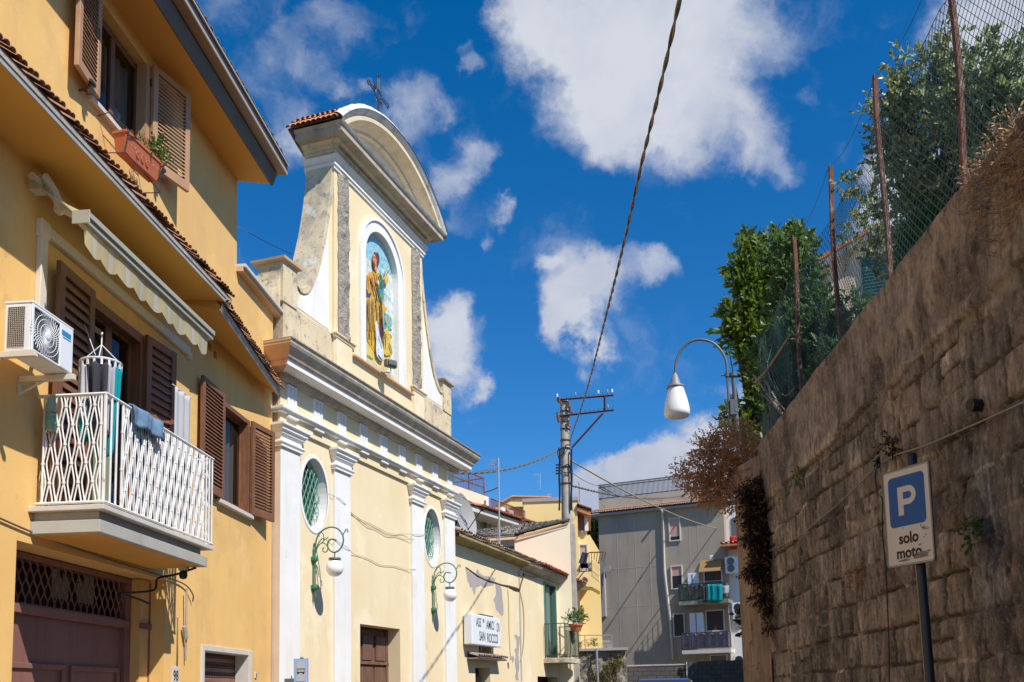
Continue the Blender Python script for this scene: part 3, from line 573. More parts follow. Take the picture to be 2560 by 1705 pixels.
# air conditioner
ac = thing('air_conditioner', 'white outdoor air conditioner on brackets beside the balcony shutter', 'air conditioner', H(7.7, 4.3, .3))
u0, u1, z0, z1, o0, o1 = 7.0, 7.60, 4.41, 4.80, .22, .45
mb = MB(); mb.box(H, u0, u1, z0, z1, o0, o1-.012); mb.box(H, u0-.006, u1+.006, z1, z1+.02, o0-.006, o1+.004); mb.box(H, u0+.40, u1, z0+.006, z1, o1-.012, o1+.004)
mb.box(H, u0, u0+.03, z0, z1, o1-.012, o1+.003); mb.box(H, u0+.03, u0+.40, z1-.025, z1, o1-.012, o1+.003); mb.box(H, u0+.03, u0+.40, z0, z0+.02, o1-.012, o1+.003)
acb = mb.build('body', M_PLAST, ac, bevel=.008)
mb = MB(); fc = H(u0+.215, (z0+z1)/2, o1-.008); mb.box(H, u0+.03, u0+.40, z0+.02, z1-.025, o1-.011, o1-.0105); mb.build('fan_recess', M_ROOM, acb)
mb = MB()
for k in range(44):
    a = k/44*2*math.pi; mb.tube([fc+A(.008, 0, 0)+H.d*math.cos(a+q*.5)*(.03+.20*q)+A(0, 0, 1)*math.sin(a+q*.5)*(.03+.155*q) for q in (0, .33, .66, 1)], .0026, 4, cap=False)
for r_ in (.05, .09, .13, .165): mb.tube([fc+A(.008, 0, 0)+H.d*math.cos(a)*r_*1.08+A(0, 0, 1)*math.sin(a)*r_ for a in np.linspace(0, 2*math.pi, 33)], .0026, 4, cap=False)
mb.lathe(fc, [(.035, 0), (.035, .012), (.02, .018)], 16, (1, 0, 0)); mb.build('fan_grille', M_PLAST, ac)
mb = MB(); sf = Frame(H(u0-.001, 0, o0), (1, 0, 0), (0, -1, 0)); mb.box(sf, .03, .17, z0+.03, z1-.03, .0, .002); sg = mb.build('side_coil', M_IRON, ac)
mb = MB()
for k in range(10): mb.tube([sf(.03+.14*k/9, z0+.03, .004), sf(.03+.14*k/9, z1-.03, .004)], .0015, 4, cap=False)
for k in range(22): mb.tube([sf(.03, z0+.03+(z1-z0-.06)*k/21, .006), sf(.17, z0+.03+(z1-z0-.06)*k/21, .006)], .0015, 4, cap=False)
mb.build('coil_guard', M_PVC, sg)
mb = MB(); mb.box(H, u0+.42, u0+.56, z1-.10, z1-.055, o1+.004, o1+.006, 0); mb.box(H, u0+.42, u0+.56, z1-.055, z1-.045, o1+.004, o1+.006, 1); mb.box(H, u0+.44, u0+.56, z1-.12, z1-.11, o1+.004, o1+.006, 0); mb.build('badge', [mat('badge_blue', (.03,.25,.42), .4), M_PLAST], acb)
for u in (u0-.03, u1-.06):
    mb = MB(); mb.box(H, u, u+.04, z0-.17, z0-.03, 0, .02); mb.box(H, u, u+.045, z0-.06, z0-.01, .01, .50); mb.tube([H(u+.02, z0-.16, .01), H(u+.02, z0-.06, .22)], .012, 5); mb.build('bracket', M_PVC, ac, bevel=.004)
mb = MB(); mb.tube([H(7.55, 4.5, .2), H(7.66, 4.62, .08), H(7.78, 4.80, .03)], .018, 8); mb.build('hose', M_PVC, ac, smooth=True)
ac2 = thing('air_conditioner', 'second air conditioner cut by the left picture edge, beside the first', 'air conditioner', H(7.1, 4.3, .3))
mb = MB(); mb.box(H, 6.0, 6.57, 4.08, 4.60, .2, .46); b2 = mb.build('body', M_PLAST, ac2, bevel=.01); mb = MB(); mb.box(H, 6.46, 6.50, 4.0, 4.08, 0, .48); mb.build('bracket', M_PVC, ac2)
# flower box under the top window
fb = thing('flower_box', 'tilted terracotta flower box hanging in a wire holder under the top window', 'planter', H(9.1, 7.4, .2))
bf = Frame(H(8.80, 0, .13), nrm(A(.18, 1, 0)), nrm(A(1, -.18, 0)))
mb = MB(); L_ = .62
def tilt(u, z, o): return bf(u, z-.05*u, o+.25*(z-7.25)*.4)
for (a, b, c, d, z0_, z1_) in ((0, L_, -.03, .14, 7.36, 7.39),):
    mb.add([tilt(a-.01, z0_, c), tilt(b+.01, z0_, c), tilt(b+.01, z0_, d), tilt(a-.01, z0_, d), tilt(a-.01, z1_, c), tilt(b+.01, z1_, c), tilt(b+.01, z1_, d), tilt(a-.01, z1_, d)], [(0,1,2,3),(4,5,6,7),(0,1,5,4),(1,2,6,5),(2,3,7,6),(3,0,4,7)])
mb.add([tilt(.04, 7.18, 0), tilt(L_-.04, 7.18, 0), tilt(L_-.04, 7.18, .10), tilt(.04, 7.18, .10), tilt(0, 7.36, -.02), tilt(L_, 7.36, -.02), tilt(L_, 7.36, .13), tilt(0, 7.36, .13)], [(0,1,2,3),(0,1,5,4),(1,2,6,5),(2,3,7,6),(3,0,4,7)])
for k in range(9):
    mb.tube([tilt(.04+.54*(k+.5)/9+.02*math.cos(t_), 7.28+.03*math.sin(t_), .118) for t_ in np.linspace(0, math.pi, 7)], .006, 4)
for q in (-.08, .0, .08):
    mb.tube([tilt(.31+q+.03*math.cos(t_), 7.26+.03*math.sin(t_), .116) for t_ in np.linspace(0, 5.5, 10)], .006, 4)
mb.build('pot', M_POT, fb, bevel=.006)
mb = MB()
for u in (8.72, 9.50):
    mb.tube([H(u, 7.52, 0), H(u, 7.55, .12), H(u+.06, 7.38, .30), H(u+.06, 7.14, .26), H(u, 7.12, .02)], .006, 5, cap=False)
mb.tube([H(8.72, 7.55, .12), H(9.5, 7.55, .12)], .006, 5); mb.tube([H(8.78, 7.38, .31), H(9.56, 7.38, .31)], .006, 5); mb.tube([H(8.78, 7.14, .27), H(9.56, 7.14, .27)], .006, 5); mb.build('wire_holder', M_IRON, fb)
foliage_later.append(lambda: (foliage('leaves', [(*tilt(.50, 7.50, .06), .09), (*tilt(.56, 7.58, .08), .08), (*tilt(.42, 7.46, .05), .07), (*tilt(.58, 7.42, .10), .06), (*tilt(.62, 7.50, .04), .05)], 70, .038, .018, M_GRNL, fb, per=7, sl=.09, seed=81), foliage('dry_leaves', [(*tilt(.36, 7.46, .05), .05), (*tilt(.60, 7.36, .10), .05), (*tilt(.2, 7.41, .05), .03)], 26, .03, .016, M_DRY, fb, per=6, sl=.06, seed=82)))
# house number
hn = thing('house_number', 'small enamel house number plate beside the garage', 'house number', H(10.8, 1.95, 0))
mb = MB(); mb.box(H, 10.66, 10.85, 1.80, 2.03, 0, .012); p_ = mb.build('plate', M_SILL, hn, bevel=.004)
mb = MB(); text_mesh(mb, H, 10.755, 1.915, .0135, '98', .17, .8, .004); mb.build('digits', M_GRIL if False else M_INK, hn)
mb = MB(); mb.box(H, 13.38, 13.44, 1.94, 2.02, 0, .02); mb.box(H, 13.39, 13.43, 1.95, 2.01, .02, .023, 1); tag(mb.build('door_bell', [M_SILL, M_PGREY], bevel=.003), 'tiny door bell plate on yellow wall beside the white pilaster', 'bell')
# cables along the house
def cable(name, pts, r, m, label, group=None, n=6, cat='cable', sag=0):
    mb = MB(); mb.tube(pts, r, n, cap=True); return tag(mb.build(name, m, smooth=True), label, cat, group)
def curve(pts, k=8):
    P = [A(*p) for p in pts]; P = [2*P[0]-P[1]]+P+[2*P[-1]-P[-2]]; out = []
    for i in range(1, len(P)-2):
        for j in range(k):
            t = j/k; out.append(.5*((2*P[i])+(-P[i-1]+P[i+1])*t+(2*P[i-1]-5*P[i]+4*P[i+1]-P[i+2])*t*t+(-P[i-1]+3*P[i]-3*P[i+1]+P[i+2])*t**3))
    return out+[P[-2]]
cable('wall_cable', curve([H(6.5, 3.22, .02), H(7.8, 3.10, .02), H(9, 3.05, .02), H(10.3, 3.03, .02), H(10.9, 3.0, .03), H(11.1, 2.9, .05), H(11.15, 2.82, .03)]), .009, M_CABLE, 'dark cable running over the garage door under the balcony')
cable('wall_cable', curve([H(10.0, 3.06, .55), H(10.05, 3.0, .3), H(10.1, 2.97, .08), H(10.12, 2.85, .03), H(9.9, 2.80, -.1), H(9.75, 2.78, -.16), H(10.05, 2.74, -.1), H(10.2, 2.70, -.05)]), .013, M_BLACK, 'black cable loop from under the balcony slab into the garage opening')
cable('wall_cable', [H(10.78, 2.6, .01), H(10.79, 2.03, .01)], .007, M_CABLE, 'thin dark cable dropping to the house number plate')
cc_ = thing('security_camera', 'small dark dome camera hanging from the balcony corner', 'camera', H(10.0, 2.98, .4))
mb = MB(); mb.lathe(H(9.98, 2.985, .42), [(.005, -.05), (.035, -.04), (.045, -.01), (.042, .03), (.02, .05)], 14); mb.build('dome', M_BLACK, cc_, smooth=True)
mb = MB(); mb.box(H, 9.94, 10.04, 3.03, 3.08, .38, .46); mb.build('mount', M_PVC, cc_)
# ---- laundry on the balcony
def cloth(name, fn, m, label, cat='laundry', nu=16, nv=16, th=.004):
    mb = MB(); sheet(mb, fn, nu, nv); o = mb.build(name, m, smooth=True, recalc=False); s_ = o.modifiers.new('cloth_thickness', 'SOLIDIFY'); s_.thickness = th
    return tag(o, label, cat)
dr = thing('clothes_dryer', 'white round peg hanger for laundry above the balcony rail', 'clothes dryer', H(8.2, 4.6, .5))
RC = H(8.04, 4.66, .47); RA, RB = .175, .175
mb = MB(); mb.tube([RC+A(RA*math.cos(t_), RB*math.sin(t_), .0) for t_ in np.linspace(0, 2*math.pi, 33)], .011, 6, cap=False)
for t_ in (.4, 2.0, 3.5, 5.1): mb.tube([RC+A(RA*math.cos(t_), RB*math.sin(t_), 0), RC+A(0, 0, .18)], .005, 5)
mb.tube([RC+A(0, 0, .18), RC+A(0, 0, .25), RC+A(.02, -.03, .28), RC+A(.03, -.06, .25)], .007, 6); mb.build('hoop', M_WPAINT, dr)
for k in range(18):
    t_ = k/18*2*math.pi; p = RC+A(RA*math.cos(t_), RB*math.sin(t_), -.03); mb = MB(); mb.box(Frame(p*A(1, 1, 0), (math.cos(t_), math.sin(t_), 0), (-math.sin(t_), math.cos(t_), 0)), -.006, .006, p[2]-.03, p[2]+.03, -.009, .009); mb.build('peg', M_WPAINT, dr)
cable('washing_line', [H(8.1, 4.75, .39), H(8.4, 5.2, .1)], .004, M_WPAINT, 'thin cord holding the round peg hanger')
def hang(a0, a1, z0, z1, seed, wob=.02, taper=0):
    def fn(a, b):
        t_ = a0+(a1-a0)*a; r_ = RA*(1-b*(.12+.30*abs(math.sin(seed*1.7))))+(wob+.018)*math.sin(a*(9+seed)+seed)*(.25+b); return RC+A(r_*math.cos(t_), r_*math.sin(t_), z1-RC[2]+(z0-z1)*b-.035*abs(math.sin(a*7+seed))*(1-b)+.09*math.sin(a*4+seed*2.3)*b)
    return fn
cloth('teal_towel', hang(-3.1, -2.3, 4.02, 4.62, 1, .03), M_TEAL, 'teal cloth hanging from the round peg hanger on its left')
cloth('white_shirt', hang(-2.4, -1.8, 4.22, 4.62, 2), M_CLWHT, 'white garment clipped beside the black shirt')
cloth('black_shirt', hang(-1.85, -.75, 4.10, 4.63, 3, .03), M_CLBLK, 'black shirt hanging on the round peg hanger')
cloth('grey_shirt', hang(-.8, -.3, 4.06, 4.62, 4), M_CLGRY, 'grey garment on the hanger between black shirt and teal cloth')
cloth('teal_towel', hang(-.35, .4, 3.85, 4.62, 5), M_TEAL, 'long teal cloth at the right side of the peg hanger')
cloth('olive_trousers', lambda a, b: H(7.98+.34*a, 4.12-.78*b, .42+.03*math.sin(a*9)), M_OLVC, 'olive green cloth standing behind the lattice railing')
def over_rail(y0, y1, drop_out, drop_in, rough_, seed):
    def fn(a, b):
        y = y0+(y1-y0)*a; s_ = b*(drop_out+drop_in+.08)-drop_in
        wob = rough_*math.sin(a*11+seed+b*4)+rough_*.6*math.sin(a*23+b*9)
        if s_ < 0: return H(y, 4.325+s_, .62-.02+wob*.3)
        if s_ < .08: t_ = s_/.08*math.pi; return H(y, 4.325+.018*math.sin(t_), .64-.025*math.cos(t_)+wob*.2)
        return H(y+rough_*math.sin(b*7), 4.325-(s_-.08)*(1+.08*math.sin(a*8+seed)), .667+wob+.02)
    return fn
cloth('jeans', over_rail(8.27, 8.83, .17, .3, .022, 1), M_JEAN, 'crumpled blue jeans folded over the white balcony rail', 'jeans', 26, 18, .016)
cloth('grey_towel', lambda a, b: H(9.86+.42*a, 5.05-.95*b+.0*a, .34+.012*math.sin(a*17)), M_CLWHT, 'pale towel hanging in front of the right balcony shutter', 'towel')
mb = MB(); mb.tube([H(9.80, 5.06, .34), H(10.34, 5.06, .34)], .006, 5); tag(mb.build('drying_rod', M_WPAINT), 'thin white rod carrying the pale towel', 'rod')
cloth('denim_cloth', lambda a, b: H(8.60+.36*a, 4.24-.80*b, .50+.02*math.sin(a*12)), M_JEAN, 'blue denim cloth drying behind the white lattice', 'laundry')
cloth('white_sheet', lambda a, b: H(9.02+.26*a, 4.24-.7*b, .52+.02*math.sin(a*12)), M_CLWHT, 'white cloth drying behind the white lattice', 'laundry')
cloth('dark_cloth', lambda a, b: H(9.34+.62*a, 4.24-.72*b, .50+.02*math.sin(a*12)), M_CLBLK, 'dark cloth drying at the far end behind the lattice', 'laundry')
_ = 0
bo = thing('plastic_bottle', 'clear plastic bottle with green label tied to the left of the balcony rail', 'bottle', H(7.83, 4.1, .17))
mb = MB(); mb.lathe(H(7.80, 3.98, .16), [(.03, 0), (.045, .02), (.046, .16)], 14); mb.lathe(H(7.80, 3.98, .16), [(.046, .17), (.044, .25), (.018, .31), (.016, .33)], 14, mi=0); mb.build('bottle_body', M_BOTT, bo, smooth=True)
mb = MB(); mb.lathe(H(7.80, 4.03, .16), [(.0475, 0), (.0475, .08)], 14); mb.build('label', M_GRIL, bo, smooth=True)
# old drainpipe stub and rods at the wall by the garage
mb = MB(); mb.tube([H(10.9, 2.95, .06), H(10.98, 2.1, .03)], .012, 6); mb.tube([H(10.88, 2.5, .05), H(10.94, 2.36, .05)], .028, 6); tag(mb.build('hanging_tube', M_FASC), 'grey tube with a small box hanging on the wall beside the garage', 'tube')
# ================================================================== CHURCH
C = CF; WO = -.06
church = thing('church', 'small cream and white church with a curved gable, oval windows and a tiled crest', 'church', C(3.45, 0, -1))
ov = lambda tc, zc, rx, ry, n=40: [(tc+rx*math.cos(2*math.pi*k/n), zc+ry*math.sin(2*math.pi*k/n)) for k in range(n)]
mb = MB()
OV = [(1.08, 4.96), (5.79, 4.96)]
sweep_holes(mb, C, 0, 6.9, 0, 6.1, [(2.62, 4.22, 0, 2.93, .32)], WO, 0, skip=[(c-.5, c+.5, z-.7, z+.7) for c, z in OV])
for c, z in OV:                                       # plaster between the rectangle and the oval, with its reveal
    n = 40; e = ov(c, z, .41, .60, n); r_ = []
    for k in range(n):
        a = 2*math.pi*k/n; x, y = math.cos(a)/.5, math.sin(a)/.7; q = 1/max(abs(x), abs(y)); r_.append((c+math.cos(a)*q, z+math.sin(a)*q))
    for ca in (math.atan2(.7, .5), math.pi-math.atan2(.7, .5), math.pi+math.atan2(.7, .5), 2*math.pi-math.atan2(.7, .5)):
        k = round(ca/(2*math.pi)*n); r_[k] = (c+.5*(1 if math.cos(ca) > 0 else -1), z+.7*(1 if math.sin(ca) > 0 else -1))
    mb.strip([C(u, v, WO) for u, v in e], [C(u, v, WO) for u, v in r_], 0, True)
    mb.strip([C(u, v, WO) for u, v in e], [C(u, v, WO-.22) for u, v in ov(c, z, .37, .56, n)], 1, True)
    for sx in (-1, 1):
        for sz in (-1, 1):
            pass
mb.quad(C(0, 0, WO), C(0, 6.9, WO), C(0, 6.9, -7), C(0, 0, -7)); mb.quad(C(6.9, 0, WO), C(6.9, 6.1, WO), C(6.9, 6.1, -7), C(6.9, 0, -7))
mb.quad(C(0, 0, -7), C(6.9, 0, -7), C(6.9, 6.9, -7), C(0, 6.9, -7)); mb.quad(C(0, 6.9, -7), C(6.9, 6.9, -7), C(6.9, 6.9, 0), C(0, 6.9, 0))
cw = mb.build('wall', [M_CRM, M_WHT], church)
for c, z in OV:
    wn = MB(); n = 40
    wn.strip([C(u, v, WO+.012) for u, v in ov(c, z, .405, .595, n)], [C(u, v, WO+.012) for u, v in ov(c, z, .455, .65, n)], 0, True)
    wn.strip([C(u, v, WO+.012) for u, v in ov(c, z, .455, .65, n)], [C(u, v, WO) for u, v in ov(c, z, .46, .655, n)], 0, True)
    wo = wn.build('oval_window', M_WHT, church)
    gl = MB(); gl.add([C(u, v, WO-.21) for u, v in ov(c, z, .38, .57, n)], [tuple(range(n))]); gl.build('leaded_glass', M_STAIN, wo)
    gr = MB()
    for s_ in (-1, 1):
        for k in range(-9, 10):
            pts = []
            for q in np.linspace(-1.2, 1.2, 97):
                u = k*.115+q*.5*s_; v = q
                if (u/.375)**2+(v/.565)**2 <= 1: pts.append((u, v))
            if len(pts) > 1: gr.tube([C(c+pts[0][0], z+pts[0][1], WO-.12+s_*.005), C(c+pts[-1][0], z+pts[-1][1], WO-.12+s_*.005)], .0075, 5)
    gr.build('grille', M_GRIL, wo)
# pilasters with capitals
CAPP = [(0, 5.50), (.035, 5.50), (.035, 5.53), (.055, 5.56), (.055, 5.585), (0.012, 5.61), (.012, 5.66), (.05, 5.70), (.05, 5.725), (.085, 5.755), (.085, 5.79), (.12, 5.82), (.12, 5.855), (.0, 5.865)]
for i, (a, b) in enumerate(((0, .56), (1.65, 2.19), (4.70, 5.25), (6.34, 6.9))):
    mb = MB(); back = -.30 if i == 0 else (-1 if i == 3 else WO-.01)
    mb.box(C, a, b, 0, 5.51, back if i in (0, 3) else WO-.01, 0, 0)
    p_ = mb.build('pilaster', M_WHT, church, bevel=.005)
    mb = MB(); mb.mould(C, CAPP, a, b, -.25 if i == 0 else (-.6 if i == 3 else WO), 0, 0)
    mb.build('capital', M_WHT, p_)
mb = MB(); mb.quad(C(-.004, 0, -.25), C(-.004, 5.48, -.25), C(-.004, 5.48, -.012), C(-.004, 0, -.012)); mb.build('pilaster_side', M_PINK, church)
# entablature
mb = MB(); mb.box(C, 0, 6.9, 5.865, 6.62, -.6, -.015, 0)
ent = mb.build('entablature', M_CRM, church)
mb = MB(); mb.mould(C, [(0, 6.045), (.05, 6.05), (.05, 6.075), (.085, 6.09), (.085, 6.125), (0, 6.14)], 0, 6.9, -.3); mb.build('band', M_WHT, ent)
TG = [.29+.791*k for k in range(9)]
for t_ in TG:
    mb = MB()
    for q in (-.095, 0, .095): mb.box(C, t_+q-.033, t_+q+.033, 6.14, 6.50, -.02, .02)
    mb.box(C, t_-.13, t_+.13, 6.14, 6.50, -.02, .004); mb.box(C, t_-.135, t_+.135, 6.50, 6.53, -.02, .03)
    tr = mb.build('triglyph', M_WHT, church)
    mb = MB(); mb.box(C, t_-.14, t_+.14, 6.0, 6.032, -.02, .045); mb.build('gutta', M_WHT, tr, bevel=.004)
mb = MB()
mb.mould(C, [(0, 6.54), (.04, 6.55), (.06, 6.58), (.06, 6.64)], 0, 6.9, -.3, 0, 1)
mb.mould(C, [(.06, 6.64), (.30, 6.665), (.30, 6.74), (.315, 6.745)], 0, 6.9, -.3, 2, 1)
mb.mould(C, [(.315, 6.745), (.34, 6.77), (.35, 6.80), (.39, 6.85), (.43, 6.90), (.45, 6.94), (.45, 6.975), (.46, 6.98), (.46, 7.0), (0, 7.06)], 0, 6.9, -.3, 3, 1)
co = mb.build('cornice', [M_GREYM, M_TERR, M_WHT, M_GREYM], church)
mb = MB()
for k in range(86): t_ = -.02+6.94*k/85; mb.box(C, t_-.024, t_+.024, 6.585, 6.64, .05, .105)
for k in range(5): o_ = -.2+.06*k; mb.box(C, -.09, -.055, 6.585, 6.64, o_-.018, o_+.018)
mb.build('dentils', M_GREYM, co)
mb = MB(); mb.box(C, -.46, 7.37, 7.0, 7.022, -.1, .475); mb.build('cornice_cover', M_TILEO, co)
# attic: parapet, end piers, swept wings, body with niche
TB0, TB1 = 1.6, 5.26; D0 = -.55
at = MB(); at.box(C, .08, 6.82, 6.98, 7.87, D0, -.02, 0)
att = at.build('attic_wall', M_CRMD, church, bevel=.006)
for t0, t1, sg in ((.03, .45, 1), (6.37, 6.80, -1)):
    mb = MB(); prof = [(t0, 7.85), (t1, 7.85), (t1, 8.50), (t0, 8.50)]
    mb.prism(C, prof, -.46, .0, 0); p_ = mb.build('pier', M_CRMD, att, bevel=.01)
    mb = MB(); mb.mould(C, [(.03, 8.50), (.06, 8.52), (.065, 8.56), (0, 8.59)], t0, t1, -.56); mb.build('cap', M_TERR if sg > 0 else M_GREYM, p_)
mb = MB()                                              # swelling scroll on the outer side of the left pier
pts = [(.03, 8.34), (-.0, 8.2), (-.07, 8.05), (-.17, 7.95), (-.22, 7.82), (-.18, 7.68), (.03, 7.62)]
mb.prism(C, pts, -.50, -.05, 0)
mb.build('scroll', M_CRMD, att, bevel=.015)
curveL = [(.47, 8.27), (.58, 8.27), (.70, 8.33), (.80, 8.43), (.90, 8.57), (1.0, 8.76), (1.10, 8.99), (1.20, 9.28), (1.29, 9.56), (1.37, 9.86), (1.44, 10.16), (1.50, 10.48), (1.54, 10.8), (1.56, 11.05)]
for sg in (1, -1):
    X_ = (lambda t_: t_) if sg > 0 else (lambda t_: 6.86-t_)
    poly = [(X_(.45), 7.86)]+[(X_(a), b) for a, b in curveL]+[(X_(1.6), 11.05), (X_(1.6), 7.86)]
    mb = MB(); mb.prism(C, poly, D0+.03, -.035, 0, 1); wg = mb.build('wing', [M_CRM, M_CRMD], att)
    # white field inside the wing and raised rim
    inn = [(X_(.50), 7.92)]+[(X_(a+.10*(1 if i > 2 else .3)), b-.10) for i, (a, b) in enumerate(curveL[1:11])]+[(X_(1.47), 9.6), (X_(1.50), 7.90)]
    mb = MB(); mb.prism(C, inn, -.036, -.028, 0); mb.build('white_field', M_WHT, wg)
    mb = MB(); P_ = [(X_(a), b) for a, b in curveL]; Q_ = [(X_(a+.085), b-.06) for a, b in curveL]
    for (a, b), (c, d) in zip(zip(P_, P_[1:]), zip(Q_, Q_[1:])):
        pass
    mb.strip([C(u, v, -.005) for u, v in P_], [C(u, v, -.005) for u, v in Q_]); mb.strip([C(u, v, -.005) for u, v in Q_], [C(u, v, -.036) for u, v in Q_]); mb.strip([C(u, v, -.005) for u, v in P_], [C(u, v, -.036) for u, v in P_]); mb.build('rim', M_CRMD, wg)
NC, NI, NOu, NS = 3.38, .67, .93, 9.80              # niche: centre, inner and outer radius, spring height
mb = MB(); zt = 11.42; zb = 7.0; fo = .015
arcI = [(NC+NI*math.cos(a), NS+NI*math.sin(a)) for a in np.linspace(0, math.pi, 25)]
mb.quad(C(TB0, zb, fo), C(NC-NI, zb, fo), C(NC-NI, zt, fo), C(TB0, zt, fo)); mb.quad(C(NC+NI, zb, fo), C(TB1, zb, fo), C(TB1, zt, fo), C(NC+NI, zt, fo)); mb.quad(C(NC-NI, zb, fo), C(NC+NI, zb, fo), C(NC+NI, 7.70, fo), C(NC-NI, 7.70, fo))
mb.strip([C(u, v, fo) for u, v in arcI], [C(u, zt, fo) for u, v in arcI])
mb.strip([C(NC-NI, 7.7, fo)]+[C(u, v, fo) for u, v in arcI[::-1]]+[C(NC+NI, 7.7, fo)], [C(NC-NI, 7.7, -.10)]+[C(u, v, -.10) for u, v in arcI[::-1]]+[C(NC+NI, 7.7, -.10)], 1)
mb.quad(C(TB0, zb, fo), C(TB0, zt, fo), C(TB0, zt, D0), C(TB0, zb, D0)); mb.quad(C(TB1, zb, fo), C(TB1, zt, fo), C(TB1, zt, D0), C(TB1, zb, D0)); mb.quad(C(TB0, zb, D0), C(TB1, zb, D0), C(TB1, zt, D0), C(TB0, zt, D0)); mb.quad(C(TB0, zt, fo), C(TB1, zt, fo), C(TB1, zt, D0), C(TB0, zt, D0))
body = mb.build('gable_body', [M_CRM, M_WHT], church, recalc=False)
mb = MB()
for r0, r1, oo in ((NI+.005, NI+.20, .045), (NI+.20, NOu, .075)):
    a_ = [(NC-r0, 7.70)]+[(NC+r0*math.cos(a), NS+r0*math.sin(a)) for a in np.linspace(math.pi, 0, 25)]+[(NC+r0, 7.70)]
    b_ = [(NC-r1, 7.70)]+[(NC+r1*math.cos(a), NS+r1*math.sin(a)) for a in np.linspace(math.pi, 0, 25)]+[(NC+r1, 7.70)]
    mb.strip([C(u, v, oo) for u, v in a_], [C(u, v, oo) for u, v in b_]); mb.strip([C(u, v, oo) for u, v in a_], [C(u, v, fo-.01) for u, v in a_]); mb.strip([C(u, v, oo) for u, v in b_], [C(u, v, fo-.01) for u, v in b_])
mb.build('niche_frame', M_WHT, body)
mb = MB(); mb.box(C, 2.2, 4.66, 7.66, 7.70, .0, .10); mb.build('sill', M_TERR, body, bevel=.006)
# rubble strips
for a, b in ((1.72, 2.10), (4.74, 5.12)):
    mb = MB(); nu, nv = 12, 90
    def rb(x, y, a=a, b=b):
        e = min(x, 1-x)*4; z = 7.88+2.98*y; u = a+(b-a)*x+(.03*(fbm(A(z*6), A(a*9), 3)[0]-.5)*2 if x in (0, 1) else 0)
        n_ = fbm(A(u*9), A(z*9), 4, 3)[0]; return C(u, z, fo+.003+(.012+.10*n_)*min(1, e+.15))
    sheet(mb, rb, nu, nv); mb.build('rubble_strip', M_RUB, body, smooth=True)
for _a, _b in ((1.62, 2.18), (4.72, 5.24)):
    mb = MB(); mb.mould(C, [(.02, 7.80), (.06, 7.81), (.06, 7.84), (.09, 7.86), (.09, 7.885), (.02, 7.90)], _a, _b, 0); mb.box(C, _a, _b, 7.0, 7.80, 0, .045); mb.build('pedestal', M_CRM, body)
mb = MB(); mb.mould(C, [(.015, 10.86), (.045, 10.87), (.045, 10.91), (.07, 10.93), (.07, 10.97), (.035, 10.985), (.10, 11.02), (.10, 11.06), (.13, 11.085), (.015, 11.11)], TB0, TB1, D0); mb.build('band', M_WHT, body)
# pediment
pd = MB()
pd.mould(C, [(.015, 11.16), (.05, 11.17), (.06, 11.20), (.10, 11.22), (.10, 11.26), (.16, 11.28), (.20, 11.31)], TB0, TB1, D0, 0, 0)
pd.mould(C, [(.20, 11.31), (.36, 11.33), (.36, 11.42), (.38, 11.43)], TB0, TB1, D0, 1, 1)
pd.mould(C, [(.38, 11.43), (.40, 11.45), (.42, 11.48), (.0, 11.52)], TB0, TB1, D0, 2, 1)
M_TANM = mat('tan_weathered_moulding', (.72,.60,.42), .9, (.60,.49,.34), 3, .7, streak=((.26,.22,.17),.5,5,1.5,.5), spots=[((.75,.72,.66),5,.62,.6,.06)], bump=(40,.5,.008))
ped = pd.build('pediment', [M_TANM, M_GREYM, M_WHTD], church)
pc = (TB0+TB1)/2; HC, RI = 2.28, 1.0; RR = (HC*HC+RI*RI)/(2*RI); zc0 = 11.50+RI-RR; AM = math.asin(HC/RR)
def arc(r, o, n=48, am=AM): return [C(pc+r*math.sin(a), zc0+r*math.cos(a), o) for a in np.linspace(-am, am, n+1)]
rows = [(-.62, .015, 2), (-.44, .05, 0), (-.36, .06, 0), (-.34, .13, 0), (-.28, .14, 0), (-.24, .20, 0), (-.18, .36, 1), (-.09, .36, 1), (-.05, .40, 2), (0, .43, 2)]
mb = MB()
for (r0, o0, m0), (r1, o1, m1) in zip(rows, rows[1:]): mb.strip(arc(RR+r0, o0), arc(RR+r1, o1), m1)
mb.strip(arc(RR, .43), arc(RR, D0-.1), 2); mb.strip(arc(RR-.5, D0), arc(RR, D0-.1), 2)
mb.build('arched_cornice', [M_TANM, M_TANM, M_WHTD], ped, smooth='auto')
mb = MB(); ti = [(pc+(RR-.42)*math.sin(a), zc0+(RR-.42)*math.cos(a)) for a in np.linspace(-AM, AM, 31)]
mb.prism(C, [(TB0+.02, 11.45)]+[(min(max(u, TB0+.02), TB1-.02), v) for u, v in ti if v > 11.45]+[(TB1-.02, 11.45)], D0, .05); mb.build('tympanum', M_CRM, ped)
mb = MB()
for k in range(52): a = -AM*.86+2*AM*.86*k/51; r_ = RR-.31; mb.box(Frame(C(0, 0, 0), CD, CN), pc+r_*math.sin(a)-.018, pc+r_*math.sin(a)+.018, zc0+r_*math.cos(a)-.03, zc0+r_*math.cos(a)+.03, .05, .135)
mb.build('dentils', M_GREYM, ped); mb = MB()
for k in range(54): t_ = TB0+.02+(TB1-TB0-.04)*k/53; mb.box(C, t_-.02, t_+.02, 11.255, 11.295, .09, .15)
mb.build('dentils', M_GREYM, ped)
mb = MB()                                             # tiled crest following the arch, with a rough mortar edge
